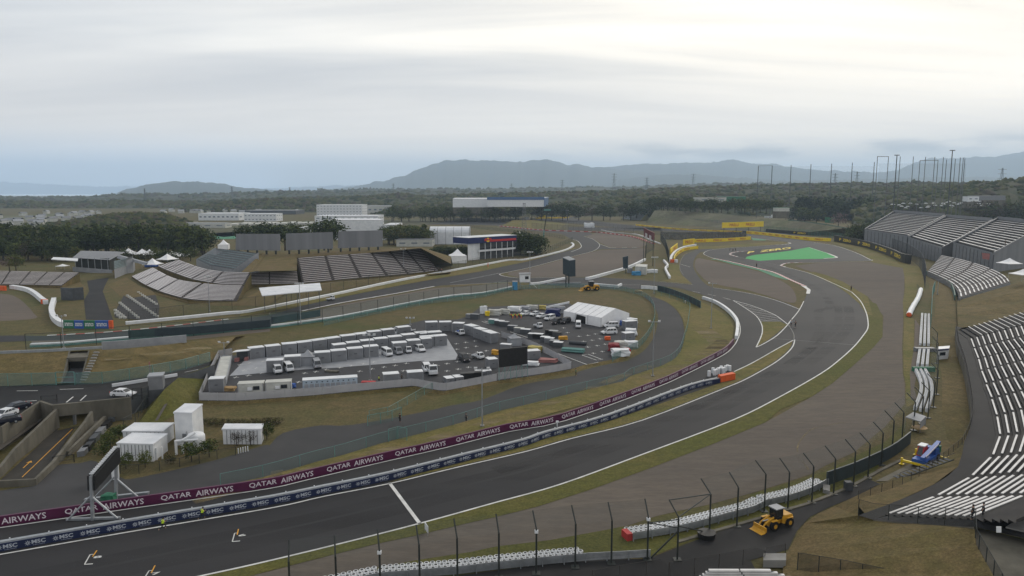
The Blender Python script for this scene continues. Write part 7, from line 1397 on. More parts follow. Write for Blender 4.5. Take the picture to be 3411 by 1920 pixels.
# factories
def fac(lb, x0, yt0, x1, yb, Y_, depth, roof='white_roof', wall='white', win=0, side=.0, band=None, wr=1, shift=0.0):
    """box seen front on at distance Y_: left and right photo columns, top row, bottom row"""
    hill = yb < 708
    if not hill: Y_ = G((x0, yb)).y
    TLf, TRf = W((x0, yt0), Y_), W((x1, yt0), Y_); z0 = W((x0, yb), Y_).z - 1.5 if hill else 0.0; h = TLf.z - z0; A = Vector((TLf.x, Y_, z0)); B = Vector((TRf.x, Y_, z0)); C = B + Vector((shift, depth, 0)); r_ = blockb('factory', lb, 'building', A, B, C, h, wall, roof, z=z0, windows=win, wrows=wr, over=.3, wm2='window_far', wh=.2)
    wobj('footing', MB().prism([A, B, C, A + C - B], z0 - 9, z0 + .05), 'concrete', r_) if hill else None
    if band: wobj('band', MB().frame(A + Vector((-.2, -.4, h - band)), B - A + Vector((.4, 0, 0)), Vector((0, .3, 0)), (0, 0, band)), 'roof_blue', r_)
    return r_
fac('largest white warehouse with a blue band under its roof', 1508, 663, 1640, 688, 1060, 190, win=0, shift=-12)
zt = W('E2 800,75', 1040).z; zb_ = W('E2 800,165', 1040).z - 2; A = Vector((W('E2 450,100', 1040).x, 1040, zb_)); B = Vector((W('E2 1145,95', 1040).x, 1040, zb_)); r_ = blockb('factory', 'right-hand wing of the largest white warehouse with a blue roof edge', 'building', A, B, B + Vector((16, 200, 0)), zt - zb_, 'white', 'white_roof', z=zb_, over=.4); wobj('band', MB().frame(A + Vector((0, -.6, zt - zb_ - 2.5)), B - A + Vector((1, 0, 0)), Vector((0, .4, 0)), (0, 0, 4)), 'roof_blue', r_); wobj('band', MB().frame(B + Vector((.5, 0, 0)), Vector((16, 200, 0)), Vector((.4, 0, 0)), (0, 0, zt - zb_)), 'roof_blue', r_)
fac('tall white factory block with rows of small windows', 1054, 683, 1205, 720, 800, 50, win=14, wr=4, wall='white')
fac('lower white factory hall in front of the tall block', 1048, 720, 1258, 752, 720, 45, win=10, wr=2, wall='white')
fac('low grey roofed hall right of the tall factory block', 1205, 687, 1312, 712, 850, 60, 'grey_light', 'off_white', 6)
fac('white factory with a window strip, left of the middle pair', 660, 712, 795, 735, 760, 50, win=9, wall='white'); fac('white factory with two window rows, right of the middle pair', 812, 713, 920, 738, 760, 30, win=9, wr=2, wall='white'); fac('grey roofed hall behind the right of the middle pair', 815, 702, 985, 715, 830, 60, 'grey', 'grey_dark')
fac('low building with a pale roof behind the dark trees', 592, 745, 750, 760, 620, 20, 'grey_light', 'off_white', 4)
fac('large plain white hall standing directly behind the right sight screen', 1118, 734, 1275, 800, 470, 40, 'white_roof', 'white', 0, shift=-12)
fac('small white annex right of the plain white hall', 1277, 750, 1318, 800, 520, 40, 'white_roof', 'white'); fac('low white shed roof between the round trees', 990, 760, 1055, 775, 520, 30, 'white_roof', 'off_white')
fac('low grey sheds behind the left middle terrace', 1320, 800, 1440, 822, 430, 18, 'grey', 'off_white', 3); fac('small grey lean-to beside the arched white warehouse', 1462, 796, 1555, 812, 440, 16, 'grey', 'off_white', 0)
fac('green and white sports building beyond the far slope', 2330, 658, 2420, 672, 1200, 40, 'field_green', 'off_white', 3); fac('grey roofed houses left of the sports building', 2225, 664, 2290, 674, 1190, 30, 'grey_light', 'grey_light', 0); fac('dark green shed right of the sports building', 2405, 655, 2485, 672, 1210, 30, 'grey_light', 'green', 0)
fac('small ochre building among trees above the trailers', 2586, 693, 2630, 701, 950, 12, 'green', 'off_white'); fac('grey roofed clubhouse on the right-hand hill', 3262, 653, 3350, 664, 985, 25, 'grey_light', 'grey', 0); fac('small white house on the right-hand hill', 3225, 655, 3262, 668, 985, 12, 'grey_light', 'white', 2)
fac('long low pale sheds in front of the wood beyond the far track', 1925, 699, 2070, 709, 1400, 20, 'white_roof', 'off_white', 0); fac('small white domed shed left of the largest warehouse', 1478, 684, 1520, 709, 1300, 20, 'white_roof', 'white')
struct('field', MB().poly(gl_('S 1900,712 2090,712 2080,722 1920,724', .12)), 'field_pale'); struct('field', MB().poly(gl_('S 1180,742 1420,728 1500,738 1300,760', .14)), 'field_green'); struct('field', MB().poly(gl_('S 1500,728 1720,724 1750,730 1550,738', .12)), 'field_pale')
# arched warehouse
aw_ = thing('arched_warehouse', 'white warehouse with a rounded ribbed roof', 'building', Vector((W('A2 1810,580', 600).x, 600, 0))); a, b_ = W('A2 1805,500', 600), W('A2 2185,495', 600); Lw = b_.x - a.x; prof = [(0, 0), (0, a.z)] + [(8 - 8 * math.cos(k * math.pi / 8), a.z + 4.6 * math.sin(k * math.pi / 8)) for k in range(1, 8)] + [(16, a.z), (16, 0)]
wobj('shell', MB().loft([[(a.x + Lw * t, 600 + y, z) for y, z in prof] for t in (0, 1)]), 'white_roof', aw_); 
for k in range(6): wobj('rib', MB().loft([[(a.x + Lw * k / 5 - .2 + dx, 600 - .08 + y * 1.01, z + .06) for y, z in prof] for dx in (0, .4)]), 'grey_light', aw_)
# trailers and tents above the chicane
for i, (x0, x1) in enumerate(((742, 785), (788, 855), (955, 990))): a, b_ = G('H1 %d,355' % x0), G('H1 %d,357' % x1); r_ = blockb('trailer', 'white trailer above the chicane, %s from the left' % ordn[i], 'trailer', a, b_, b_ + Vector((0, 4, 0)), 3.2 + 2 * (i == 1), 'white', 'white_roof', windows=2, group='white trailers above the chicane')
for i, (x, w_) in enumerate(((915, 12), (1018, 13))): gazebo('white pointed tent above the chicane, %s of two' % ('left', 'right')[i], 'H1 %d,362' % x, w_, 3, 2.5, 'tent', 0, False, 0, 'white tents above the chicane')
a = G('H1 1172,388'); blockb('scoreboard', 'bright green cabin on the slope above the chicane', 'cabin', a, G('H1 1228,390'), G('H1 1228,390') + Vector((0, 4, 0)), 7, 'paint_green_dark', 'paint_green'); heap('small red vehicle by the trees on the far slope', 'H1 160,303', 8, 4, 3.5, 'red', 0, 3, z=0)
# far slope stand and meadow
mead = gl_('H3 1290,400 1500,412 1700,425 1900,440 2050,452 2300,470', .3); mtop = [W(p, y) for p, y in zip(px('H3 1335,335 1500,340 1720,358 1900,380 2080,392 2300,425'), (1050, 1040, 960, 860, 800, 680))]
struct('grass_bank', MB().strip(mead, mtop), 'field_green'); struct('grass_bank', MB().strip(mtop, [Vector((p.x, p.y + 60, p.z * .3)) for p in mtop]), 'grass')
f = [G('E2 2090,330', 1), G('E2 2330,350', 1)]; b_ = [W('E2 2330,175', 1190), W('E2 2480,190', 1140)]; stand('grandstand', 'far small grandstand with grey and white rows on the slope', f, b_, 14, [.5], 1.0, .4, 'bench_teal', 'grey', fm='grass', sm=1)
single('helicopter_shelter', MB().loft([[W('E2 2440,170', 1160), W('E2 2500,160', 1160), W('E2 2520,130', 1165), W('E2 2450,150', 1165)], [p + Vector((0, 0, 1)) for p in (W('E2 2440,170', 1160), W('E2 2500,160', 1160), W('E2 2520,130', 1165), W('E2 2450,150', 1165))]]), 'white', 'white canopy at the top of the far small grandstand', 'canopy')
hill_ = gl_('E2 620,420 1000,455 1300,470 1640,460', 0); struct('grass_bank', MB().strip(hill_, [W(p, y) for p, y in zip(px('E2 770,345 1000,345 1350,385 1600,440'), (1000, 1000, 985, 965))]), 'grass')
struct('grass_bank', MB().strip(gl_('E2 1180,300 1350,302 1600,305 1680,300', .2), [W(p, 1400) for p in px('E2 1230,262 1350,240 1480,240 1640,270')]), 'dry_lawn')
ct = thing('control_tower', 'slim grey lattice tower standing on the grass hill', 'tower', Vector((W('E2 905,340', 740).x, 740, 0))); t = W('E2 905,150', 740); 
for a_, b_ in ((-1, -1), (1, -1), (1, 1), (-1, 1)): obj('leg', MB().tube((a_ * 2.6, b_ * 2.6, 0), (a_ * 1.0, b_ * 1.0, t.z), .22, 4), 'grey', ct)
lt = MB()
for k in range(12): z = t.z * k / 12; q = 2.6 - 1.6 * k / 12; lt.tube((-q, -q, z), (q, -q, z + t.z / 12), .14, 4); lt.tube((q, -q, z), (-q, -q, z + t.z / 12), .14, 4)
obj('lattice', lt, 'grey', ct); obj('cap', MB().box(0, 0, t.z, 3, 3, 1.2), 'grey_light', ct)
heap('white service van at the foot of the slim tower', 'E2 935,348', 9, 5, 5, 'white', 0, 6, z=0); heap('white and yellow cabin behind the red tyre barrier', 'E2 1700,440', 12, 5, 6, 'white', 0, 16, z=0)
tc_ = thing('tower_crane', 'thin teal and dark crane mast with a teal head beyond the pavilion', 'crane', G('E2 1135,620')); yt_ = G('E2 1135,620').y; p0 = G('E2 1135,620'); p1 = W('E2 1150,470', yt_); p2 = W('E2 1190,230', yt_)
wobj('mast', MB().tube(p0, p1, .9, 6, .5), 'teal', tc_); wobj('boom', MB().tube(p1, p2, .45, 6), 'steel_dark', tc_); wobj('head', MB().box(p2.x, p2.y, p2.z, 6, 1, 1.4), 'teal', tc_)
# small white marshal hut on the right, terrace tents, banner
hb = blockb('marshal_hut', 'white marshal hut with a blue roof edge behind the tyre walls', 'hut', 'B4 1505,725', 'B4 1615,715', 'B4 1625,690', 2.6, 'white', 'white_roof', windows=1); wobj('roof_edge', MB().wall(gl_('B4 1500,728 1618,718'), .3, .12, z=2.5), 'blue_dark', hb)
gazebo('white pointed gazebo behind the curved lower terrace, left one', W('E4 2430,720', 318) , 7, 2.6, 2.2, 'tent', .2, False, 0); gazebo('white pointed gazebo at the right edge of the photo', W('E4 2600,860', 290), 7, 2.6, 2, 'tent', .1, False, 0)
single('banner', MB().loft([[W('E4 2100,525', 383), W('E4 2200,535', 383), W('E4 2190,610', 383), W('E4 2110,600', 383)], [p + Vector((0, .1, 0)) for p in (W('E4 2100,525', 383), W('E4 2200,535', 383), W('E4 2190,610', 383), W('E4 2110,600', 383))]]), 'red_soft', 'red and white banner hanging from the nearest scaffold grandstand', 'banner')
single('sign_board', MB().loft([[W('C4 2285,1045', 62), W('C4 2330,1045', 62), W('C4 2330,990', 62), W('C4 2285,990', 62)], [p + Vector((0, .05, 0)) for p in (W('C4 2285,1045', 62), W('C4 2330,1045', 62), W('C4 2330,990', 62), W('C4 2285,990', 62))]]), 'white', 'small white notice on the low wall at the lower right', 'sign')
single('white_slab', MB().frame(G('C4 115,1370', .2), Vector((2.6, 0, 0)), Vector((.6, 1.6, 0)), (0, 0, .9)), 'concrete_pale', 'pale box beside the paling fence at the bottom of the photo', 'box')
for i in range(5): p = G('C1 %d,%d' % (2215 + 22 * i, 310 - 5 * i), .06); single('bollard', MB().tube(p, p + Vector((0, 0, .9)), .09, 6), 'white', 'white bollard by the ribbed cabin, %s of five from the left' % ordn[i], 'bollard', 'white bollards beside the ribbed cabin')
# houses in the far left plain
rr = random.Random(5)
HP = [MB().box(0, 0, 0, 11, 8, 5).mesh('walls', 'off_white'), MB().face([(-6, -4.6, 4.9), (6, -4.6, 4.9), (6, 0, 7.6), (-6, 0, 7.6)]).face([(-6, 0, 7.6), (6, 0, 7.6), (6, 4.6, 4.9), (-6, 4.6, 4.9)]).mesh('roof', 'grey'), MB().face([(-6, -4.6, 4.9), (6, -4.6, 4.9), (6, 0, 7.6), (-6, 0, 7.6)]).face([(-6, 0, 7.6), (6, 0, 7.6), (6, 4.6, 4.9), (-6, 4.6, 4.9)]).mesh('roof', 'grey_light')]
for i in range(60):
    x, y = rr.uniform(-100, 340), rr.uniform(712, 765); 
    if x > 150 and y > 745: continue
    o = thing('house', 'small house on the plain beyond the dark trees at the left', 'house', G((x, y)), rr.uniform(0, 3), 'small houses on the far left plain'); link('walls', HP[0], o); link('roof', HP[1 + (i % 3 == 0)], o)
for i in range(40):
    x, y = rr.uniform(2960, 3330), rr.uniform(668, 690); p = W((x, y), rr.uniform(930, 1010)); p.z = max(0, p.z - 2)
    o = thing('parked_car', 'distant parked car among the net poles', 'car', p, rr.uniform(-.3, .3), 'distant cars parked among the net poles'); link('body', bpy.data.meshes.get('carb') or MB().box(0, 0, .3, 4.4, 1.8, .7).box(-.2, 0, 1.0, 2.4, 1.6, .5).mesh('carb', 'white'), o)
for i in range(34):
    o = thing('house', 'small house on the plain in front of the far wooded ridge', 'house', G((rr.uniform(520, 1500), rr.uniform(704, 714))), rr.uniform(0, 3), 'small houses in front of the far ridge'); link('walls', HP[0], o); link('roof', HP[1 + (i % 2)], o)
# ================================================================ trees
def crown(nclump, per, leaf, seed, mats, shape='round', h=10.0, r=4.0):
    rg_ = random.Random(seed); mb = MB()
    for c in range(nclump):
        while True:
            x, y, z = rg_.uniform(-1, 1), rg_.uniform(-1, 1), rg_.uniform(-1, 1); d_ = math.sqrt(x * x + y * y + z * z)
            if .35 < d_ < 1: break
        if shape == 'round': C_ = Vector((x * r, y * r, h * .60 + z * h * .36)); cr = r * .30
        elif shape == 'cone': zz_ = rg_.random() ** 1.4; q = (1 - zz_) * r; an = rg_.uniform(0, 6.283); C_ = Vector((q * math.cos(an), q * math.sin(an), h * (.1 + .88 * zz_))); cr = r * .30 * (1.15 - zz_)
        elif shape == 'tall': zz_ = rg_.random(); q = r * math.sin(min(1, zz_ * 1.1 + .15) * 3.0) ** .5 * rg_.uniform(.4, 1); an = rg_.uniform(0, 6.283); C_ = Vector((q * math.cos(an), q * math.sin(an), h * (.15 + .83 * zz_))); cr = r * .28
        else: C_ = Vector((x * r, y * r, h * .45 + z * h * .42)); cr = r * .35
        mb.mt(rg_.choice((0, 0, 1, 1, 2)))
        for k in range(per):
            o = C_ + Vector((rg_.gauss(0, cr * .5), rg_.gauss(0, cr * .5), rg_.gauss(0, cr * .42))); a = Vector((rg_.gauss(0, 1), rg_.gauss(0, 1), rg_.gauss(0, .6))).normalized() * leaf * rg_.uniform(.6, 1.2); b = a.cross(Vector((rg_.gauss(0, 1), rg_.gauss(0, 1), rg_.gauss(0, 1)))).normalized() * leaf * .7
            mb.face([o - a, o - b * .8, o + a, o + b])
    return mb.mesh('crown', mats)
def trunk_mesh(h, r, seed):
    rg_ = random.Random(seed); mb = MB().tube((0, 0, -.5), (0, 0, h * .62), r, 7, r * .45)
    for k in range(5): an = rg_.uniform(0, 6.28); z = h * rg_.uniform(.3, .55); mb.tube((0, 0, z), (math.cos(an) * h * .22, math.sin(an) * h * .22, z + h * .22), r * .4, 5, r * .15)
    return mb.mesh('trunk', 'bark')
mat('leaf_dark', (.022, .036, .013), .8, c2=(.038, .052, .018), scale=.2, spec=.1); mat('leaf_mid', (.050, .072, .020), .8, c2=(.080, .10, .030), scale=.2, spec=.1); mat('leaf_light', (.12, .14, .035), .8, c2=(.09, .11, .030), scale=.2, spec=.1)
mat('leaf_pine', (.012, .022, .012), .8, c2=(.02, .03, .015), scale=.3, spec=.1); mat('leaf_olive', (.14, .135, .04), .8, c2=(.09, .085, .03), scale=.3, spec=.1); mat('leaf_brown', (.07, .052, .040), .9, c2=(.05, .04, .03), scale=.3, spec=.05); mat('leaf_pink', (.22, .15, .15), .8, c2=(.14, .10, .09), scale=.4, spec=.1)
TP = {}
for k, lab, mats_, shp, nc, r, leafs in (('dark', 'dark evergreen tree', ['leaf_dark', 'leaf_dark', 'leaf_mid'], 'round', 70, 4.4, .42), ('mid', 'green broadleaf tree', ['leaf_mid', 'leaf_dark', 'leaf_light'], 'round', 70, 4.4, .42), ('olive', 'yellow green tree', ['leaf_olive', 'leaf_mid', 'leaf_light'], 'round', 65, 4.6, .42), ('pine', 'dark conifer', ['leaf_pine', 'leaf_pine', 'leaf_dark'], 'cone', 75, 2.6, .34), ('bamboo', 'tall bamboo like tree', ['leaf_mid', 'leaf_light', 'leaf_dark'], 'tall', 70, 2.2, .34), ('brown', 'bare brown tree', ['leaf_brown', 'leaf_brown', 'canopy_olive'], 'round', 42, 4.4, .30), ('pink', 'pale pink blossoming tree', ['leaf_pink', 'leaf_brown', 'leaf_pink'], 'round', 45, 4.4, .34), ('bush', 'dark bush', ['leaf_dark', 'leaf_mid', 'leaf_dark'], 'bush', 45, 5.5, .5), ('hedge', 'brownish bush', ['leaf_brown', 'leaf_dark', 'leaf_olive'], 'bush', 45, 5.5, .5)):
    TP[k] = ([crown(nc, 13, leafs, 40 + s_ * 7 + len(k), mats_, shp, 10.0, r) for s_ in range(3)], trunk_mesh(10 if shp != 'bush' else 4, .28, len(k)), lab)
tr = random.Random(21)
def tree(k, p, h, label, group=None, wsc=1.0, name=None):
    cr, tk_, lab = TP[k]; o = thing(name or ('bush' if k in ('bush', 'hedge') else ('conifer_tree' if k == 'pine' else 'tree')), label, 'bush' if k in ('bush', 'hedge') else 'tree', p, tr.uniform(0, 6.28), group); s_ = h / 10; o.scale = (s_ * wsc * tr.uniform(.85, 1.2), s_ * wsc * tr.uniform(.85, 1.2), s_)
    link('crown', tr.choice(cr), o); link('trunk', tk_, o); return o
def grove(kinds, x0, x1, yb, rows, n, h, label, group, dh=.18, wsc=1.0, z=0.0, dy=12):
    for r_ in range(rows):
        for i in range(n):
            x = x0 + (x1 - x0) * (i + tr.uniform(.1, .9)) / n; p = G((x, yb), z); p.y += r_ * dy + tr.uniform(-4, 4); p.x *= p.y / G((x, yb), z).y; tree(tr.choice(kinds), p, h * tr.uniform(1 - dh, 1 + dh), label, group, wsc)
g_ = 'trees of the dark belt at the left'
grove(['bamboo', 'dark', 'dark', 'bamboo'], -80, 690, 852, 3, 22, 19, 'dark tree in the tall belt behind the left-hand pavilion', g_, .12, 1.15, dy=14)
grove(['brown', 'dark', 'mid'], -80, 230, 870, 2, 8, 14, 'dark tree of the belt edge at the far left', g_, .2, 1.2)
grove(['hedge', 'olive', 'bush', 'mid'], 160, 640, 872, 1, 13, 8, 'low brown and green tree in front of the dark belt', 'low trees in front of the dark belt', .2, 1.2)
grove(['olive', 'pink'], 10, 60, 905, 1, 2, 9, 'pinkish bare tree at the left edge of the photo', 'pinkish trees at the left edge', .1, 1.1)
grove(['dark'], 830, 1000, 830, 1, 5, 18, 'round tree top showing above the left sight screen', 'round trees behind the left sight screen', .05, 1.2, z=4); grove(['dark'], 1062, 1115, 830, 1, 2, 21, 'round tree between the middle and right sight screens', 'round trees behind the middle sight screen', .04, 1.1, z=4)
grove(['bamboo', 'olive', 'mid'], 1290, 1415, 815, 2, 9, 15, 'yellow green bamboo tree right of the plain white hall', 'bamboo trees right of the plain white hall', .1, 1.2, dy=10)
grove(['bush', 'dark'], 1440, 1560, 862, 2, 6, 8, 'dark tree left of the sponsor pavilion', 'dark trees left of the sponsor pavilion', .1, 1.1, dy=7); grove(['bush', 'dark'], 1722, 1800, 850, 2, 4, 15, 'dark tree right of the sponsor pavilion', 'dark trees right of the sponsor pavilion', .1, 1.1, dy=7)
grove(['brown', 'dark', 'mid'], 1300, 1720, 740, 2, 15, 21, 'tree of the wood in front of the largest warehouse', 'trees in front of the largest warehouse', .18, 1.1, dy=30); grove(['dark', 'brown'], 1720, 2180, 735, 1, 14, 24, 'tree of the wood beyond the far track', 'trees beyond the far track', .2, 1.2)
grove(['dark', 'brown', 'mid'], 2165, 2290, 704, 1, 9, 21, 'tall dark tree left of the sports building', 'tall dark trees left of the sports building', .15, 1.2, z=14)
grove(['mid', 'olive', 'mid'], 2270, 2600, 708, 1, 16, 19, 'green tree along the top of the far slope', 'green trees along the top of the far slope', .15, 1.3, z=15); grove(['mid'], 2665, 2740, 745, 1, 2, 24, 'large round green tree right of the white tents', 'round trees right of the white tents', .05, 1.4)
grove(['pine', 'pine', 'dark'], 2655, 2960, 735, 2, 16, 35, 'dark conifer of the stand beyond the chicane', 'dark conifers beyond the chicane', .14, 1.3, dy=14); grove(['pink'], 2780, 2810, 762, 1, 1, 20, 'pale blossoming tree in front of the dark conifers', None, .02, 1.2)
grove(['bush', 'hedge', 'brown', 'dark'], 2840, 3020, 812, 3, 9, 13, 'scrubby dark tree beside the farthest scaffold grandstand', 'scrubby trees beside the farthest scaffold grandstand', .2, 1.3, dy=10)
grove(['brown', 'brown', 'hedge', 'dark'], 2960, 3480, 745, 2, 14, 26, 'brown scrubby tree on the hill behind the scaffold grandstands', 'brown trees on the hill behind the scaffold grandstands', .2, 1.3, dy=20)
grove(['brown', 'dark'], 3250, 3480, 760, 1, 7, 33, 'dark tree at the upper right behind the nearest scaffold grandstand', 'dark trees at the upper right', .15, 1.3)
for i, (s_, h, k) in enumerate((('C1 1030,270', 3.2, 'mid'), ('C1 960,330', 2.8, 'bush'), ('C1 1110,200', 3.0, 'mid'), ('C1 1170,450', 2.6, 'mid'), ('C1 1350,440', 2.7, 'olive'), ('C1 1580,400', 1.8, 'hedge'), ('C1 1780,385', 3.3, 'mid'), ('C1 1945,345', 3.1, 'mid'), ('C1 2200,240', 2.6, 'brown'), ('C1 2330,235', 2.6, 'brown'), ('C1 2480,180', 3.0, 'dark'))):
    tree(k, G(s_), h, ['round green shrub left of the nearer plant building', 'dark shrub at the left corner of the yard', 'green shrub behind the display board of the gantry', 'yellow green tree at the front left corner of the nearer plant building', 'green tree in front of the nearer plant building', 'low brown shrub in front of the downpipes', 'round green tree in front of the storage tank', 'round green tree right of the storage tank', 'bare brown tree in front of the ribbed cabin, left one', 'bare brown tree in front of the ribbed cabin, right one', 'dark tree at the right end of the ribbed cabin'][i])
for i in range(12): tree('hedge', G('C1 %d,%d' % (1900 + 62 * i, 60 - abs(i - 5) * 3)), 1.6, 'dark shrub of the hedge behind the yard, %s from the left' % ordn[i], 'dark hedge shrubs behind the yard', 1.0)
# ================================================================ people
def skin_mesh(verts, edges, radii, m_, sub=1, root_i=0):
    me = bpy.data.meshes.new('sk'); me.from_pydata(verts, edges, []); o = bpy.data.objects.new('sk', me); COL.objects.link(o); md = o.modifiers.new('s', 'SKIN')
    for i, r_ in enumerate(radii): me.skin_vertices[0].data[i].radius = (r_, r_) if not hasattr(r_, '__len__') else r_; me.skin_vertices[0].data[i].use_root = (i == root_i)
    o.modifiers.new('u', 'SUBSURF').levels = sub; dg = bpy.context.evaluated_depsgraph_get(); out_ = bpy.data.meshes.new_from_object(o.evaluated_get(dg)); bpy.data.objects.remove(o); out_.materials.clear(); out_.materials.append(MT[m_]); return out_
def pose(k):
    # pelvis, waist, chest, neck, head, headtop | l/r shoulder elbow wrist hand | l/r hip knee ankle toe
    P = dict(pel=(0, 0, .94), wai=(0, 0, 1.08), che=(0, 0, 1.32), nec=(0, 0, 1.48), hea=(.01, 0, 1.60), top=(0, 0, 1.72))
    for s_, n_ in ((1, 'l'), (-1, 'r')): P[n_ + 's'] = (0, .17 * s_, 1.41); P[n_ + 'h'] = (0, .09 * s_, .90)
    if k == 'stand':
        for s_, n_ in ((1, 'l'), (-1, 'r')): P.update({n_ + 'e': (-.02, .23 * s_, 1.14), n_ + 'w': (.04, .23 * s_, .90), n_ + 'f': (.06, .22 * s_, .80), n_ + 'k': (.02, .10 * s_, .50), n_ + 'a': (-.01, .11 * s_, .09), n_ + 't': (.15, .12 * s_, .04)})
    elif k == 'walk':
        P.update(le=(-.10, .23, 1.15), lw=(.02, .24, .92), lf=(.06, .23, .83), re=(.08, -.23, 1.15), rw=(.22, -.22, .97), rf=(.28, -.21, .90), lk=(.20, .10, .54), la=(.28, .10, .10), lt=(.43, .10, .07), rk=(-.04, -.10, .50), ra=(-.32, -.10, .16), rt=(-.22, -.10, .04))
    else:
        P.update(che=(.08, 0, 1.31), nec=(.12, 0, 1.46), hea=(.16, 0, 1.57), top=(.16, 0, 1.69), ls=(.09, .17, 1.40), rs=(.09, -.17, 1.40), le=(-.14, .24, 1.20), lw=(.04, .22, 1.08), lf=(.12, .20, 1.08), re=(.22, -.24, 1.18), rw=(.40, -.16, 1.30), rf=(.47, -.12, 1.36), lk=(.36, .10, .72), la=(.22, .10, .34), lt=(.36, .10, .30), rk=(-.10, -.10, .52), ra=(-.42, -.10, .36), rt=(-.46, -.10, .22))
    return P
PM = {}
def person(label, loc, rz, k='stand', top='black', legs='black', hair='hair', s_=1.0, group=None):
    if k not in PM:
        P = pose(k); n_ = ['pel', 'wai', 'che', 'nec', 'hea', 'top'] + [a + b for a in 'lr' for b in 'sewf'] + [a + b for a in 'lr' for b in 'hkat']; ix = {q: i for i, q in enumerate(n_)}; rad = dict(pel=.13, wai=.12, che=.145, nec=.055, hea=.095, top=.075, s=.06, e=.042, w=.03, f=.04, h=.085, k=.055, a=.038, t=.04)
        E = [('pel', 'wai'), ('wai', 'che'), ('che', 'nec'), ('nec', 'hea'), ('hea', 'top')] + [e for a in 'lr' for e in (('che', a + 's'), (a + 's', a + 'e'), (a + 'e', a + 'w'), (a + 'w', a + 'f'), ('pel', a + 'h'), (a + 'h', a + 'k'), (a + 'k', a + 'a'), (a + 'a', a + 't'))]
        body = skin_mesh([P[q] for q in n_], [(ix[a], ix[b]) for a, b in E], [rad.get(q, rad.get(q[-1])) for q in n_], 'skin')
        def sub(nn, ee, sc_, nm):
            jx = {q: i for i, q in enumerate(nn)}; return skin_mesh([P[q] for q in nn], [(jx[a], jx[b]) for a, b in ee], [rad.get(q, rad.get(q[-1])) * sc_ + .012 for q in nn], nm)
        sh = sub(['wai', 'che', 'ls', 'le', 'rs', 're', 'pel'], [('pel', 'wai'), ('wai', 'che'), ('che', 'ls'), ('ls', 'le'), ('che', 'rs'), ('rs', 're')], 1.12, 'white'); tr_ = sub(['pel', 'lh', 'lk', 'la', 'rh', 'rk', 'ra'], [('pel', 'lh'), ('lh', 'lk'), ('lk', 'la'), ('pel', 'rh'), ('rh', 'rk'), ('rk', 'ra')], 1.14, 'black')
        H = Vector(P['hea']); bm = bmesh.new(); bmesh.ops.create_uvsphere(bm, u_segments=10, v_segments=7, radius=.115)
        for v in bm.verts: v.co.z *= 1.1; v.co += H + Vector((-.02, 0, .06))
        hm = bpy.data.meshes.new('hair'); bm.to_mesh(hm); bm.free(); hm.materials.append(MT['hair'])
        face = []
        for nm, c_, sz in (('eye', (.10, .035, .01), .014), ('eye', (.10, -.035, .01), .014), ('nose', (.115, 0, -.015), .018), ('mouth', (.098, 0, -.055), .02), ('ear', (0, .10, 0), .025), ('ear', (0, -.10, 0), .025)): q = H + Vector(c_); face.append((nm, MB().box(q.x, q.y, q.z - sz / 2, sz, sz * (2 if nm == 'mouth' else 1), sz).mesh(nm, 'skin' if nm in ('nose', 'ear') else 'black')))
        PM[k] = (body, sh, tr_, hm, face)
    body, sh, tr_, hm, face = PM[k]; r_ = thing('person', label, 'person', loc, rz, group); r_.scale = (s_,) * 3; b_ = link('body', body, r_)
    for nm, me, m_ in (('shirt', sh, top), ('trousers', tr_, legs), ('hair', hm, hair)):
        key = (nm, k, m_)
        if key not in PM: me2 = me.copy(); me2.materials.clear(); me2.materials.append(MT[m_]); PM[key] = me2
        link(nm, PM[key], r_)
    for nm, me in face: link(nm, me, b_)
    return r_
td = G('C1 1500,1010') - G('C1 1200,1060'); ang = math.atan2(td.y, td.x)
person('jogger in a yellow vest, left one of the two running beside the navy wall', G('C1 1515,1030', .06), ang, 'run', 'lime', 'black', s_=1.05); person('jogger in a yellow vest, right one of the two running beside the navy wall', G('C1 1880,930', .06), ang, 'run', 'lime', 'black', s_=1.05)
person('person in dark clothes at the end of the near seats, left one of two', G('C4 2058,925', 7.2), 2.2, 'stand', 'black', 'black', s_=1.0); person('person in a grey top at the end of the near seats, right one of two', G('C4 2155,905', 7.2), 2.4, 'stand', 'grey_dark', 'black', s_=1.0)
person('person in a pale blue top walking where the pit entry meets the track', G('E3 1970,690', .1), 3.6, 'walk', 'pale_blue', 'black', s_=1.25); person('person in dark clothes walking beside the one in pale blue', G('E3 2022,705', .1), 3.6, 'walk', 'black', 'black', s_=1.25)
person('person in a green jacket standing at the corner of the service road', G('B3 1668,975', .1), 0, 'stand', 'green', 'black'); person('person in dark clothes on the outer white line of the bend', G('E4 497,990', .1), 1, 'stand', 'black', 'black', s_=1.3)
person('person standing on the kerb of the green chicane', G('E1 1177,628', .1), 2, 'stand', 'black', 'black', s_=1.5)
for i, (x, y) in enumerate(((850, 432), (888, 438), (920, 430))): person('person on the chicane, %s of three in a group' % ('left', 'middle', 'right')[i], G('E1 %d,%d' % (x, y), .1), i, 'stand', 'black', 'black', s_=1.4)
person('person in an orange vest beside the post at the pavilion barrier', G('E2 462,930', .1), 0, 'stand', 'orange', 'orange', s_=1.9)
for i in range(9): person('marshal in a bright vest, %s from the left in the group by the white cars' % ordn[i], G('B3 %d,%d' % (962 + 15 * i, 352 + (i % 3) * 5), ZC), i * 1.1, 'stand', ('lime', 'orange', 'lime')[i % 3], ('black', 'black', 'orange')[i % 3], group='marshals gathered in the compound')
person('person in a yellow jacket beside the grey cabin at the lower fence', G('B2 2005,1050', ZC), 0, 'stand', 'lime', 'black'); person('person in dark clothes between the two grey cabins', G('B2 2250,1030', ZC), 0, 'stand', 'black', 'black'); person('person in white beside the three heaps near the side-on minivan', G('B3 2165,580', ZC), 0, 'stand', 'white', 'black')
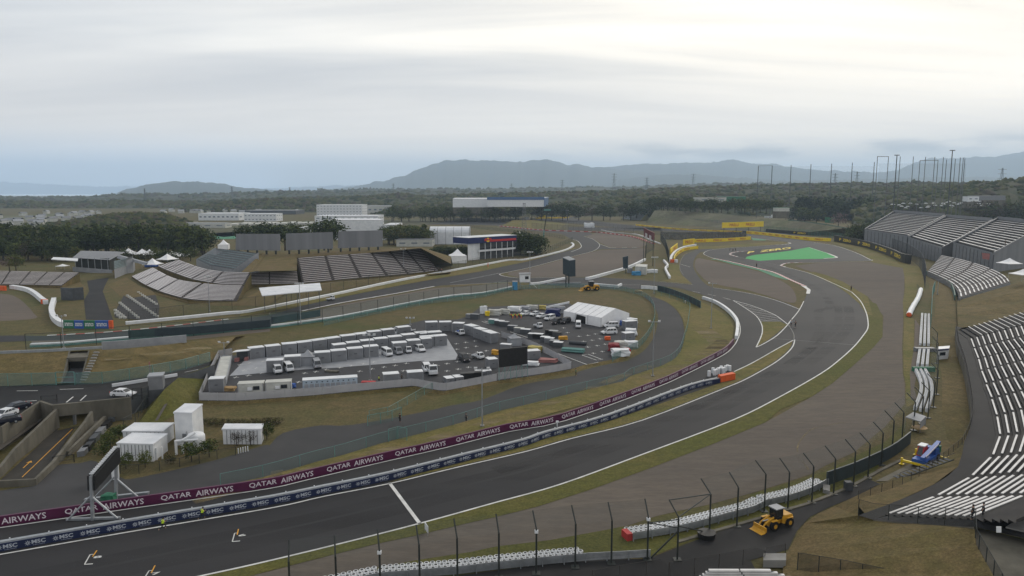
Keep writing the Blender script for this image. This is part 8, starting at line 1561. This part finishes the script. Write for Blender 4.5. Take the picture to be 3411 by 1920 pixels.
person('person in dark clothes at the foot of the compound steps', G('C2 1345,20', .1), 1, 'stand', 'black', 'black'); person('person in dark clothes on the verge by the lamp post', G('C2 1960,15', .1), 1, 'stand', 'grey_dark', 'black'); person('spectator in dark clothes high in the nearest scaffold grandstand', W('E4 2385,430', 398), 3, 'stand', 'black', 'black', s_=1.6)
for i in range(6): person('worker seated area figure, %s from the left near the foot of the left middle terrace' % ordn[i], G('A2 %d,%d' % (1760 + 32 * i, 870 + (i % 2) * 12), .8), i, 'stand', ('black', 'grey_dark', 'red_soft')[i % 3], 'black', s_=1.3, group='people at the foot of the left middle terrace')
# ================================================================ air
mh = bpy.data.materials.new('haze'); mh.use_nodes = True; t_ = mh.node_tree; t_.nodes.clear(); o_ = t_.nodes.new('ShaderNodeOutputMaterial'); v_ = t_.nodes.new('ShaderNodeVolumePrincipled'); v_.inputs['Color'].default_value = (.64, .81, 1.0, 1); v_.inputs['Density'].default_value = .00009; v_.inputs['Anisotropy'].default_value = .25
t_.links.new(v_.outputs[0], o_.inputs['Volume'])
hz = MB().frame((-22000, -400, -3), (44000, 0, 0), (0, 27500, 0), (0, 0, 1080)); me = bpy.data.meshes.new('haze'); me.from_pydata(hz.v, [], hz.f); me.materials.append(mh); o = link('haze', me); o['kind'] = 'stuff'
# prototypes that were never placed
for k, o in list(VP.items()):
    if not o.get('_used'):
        for ch in kids(o):
            for g2 in kids(ch): bpy.data.objects.remove(g2)
            bpy.data.objects.remove(ch)
        bpy.data.objects.remove(o)
for o in S.objects:
    if '_used' in o: del o['_used']

for i in range(4):
    p = G('E1 %d,%d' % (780 + 150 * i, 148 - 5 * i), 6.5); single('hoarding_post', MB().tube((p.x, p.y + .3, 0), (p.x, p.y + .3, 6.5), .3, 6), 'steel_dark', 'dark post under the high yellow hoarding, %s from the left' % ordn[i], 'post', 'posts of the high yellow hoarding')

grove(['bush', 'hedge', 'dark', 'mid'], 2850, 2915, 797, 2, 7, 13, 'scrubby tree below the left end of the farthest scaffold grandstand', 'scrubby trees below the farthest scaffold grandstand', .2, 1.3, dy=8)
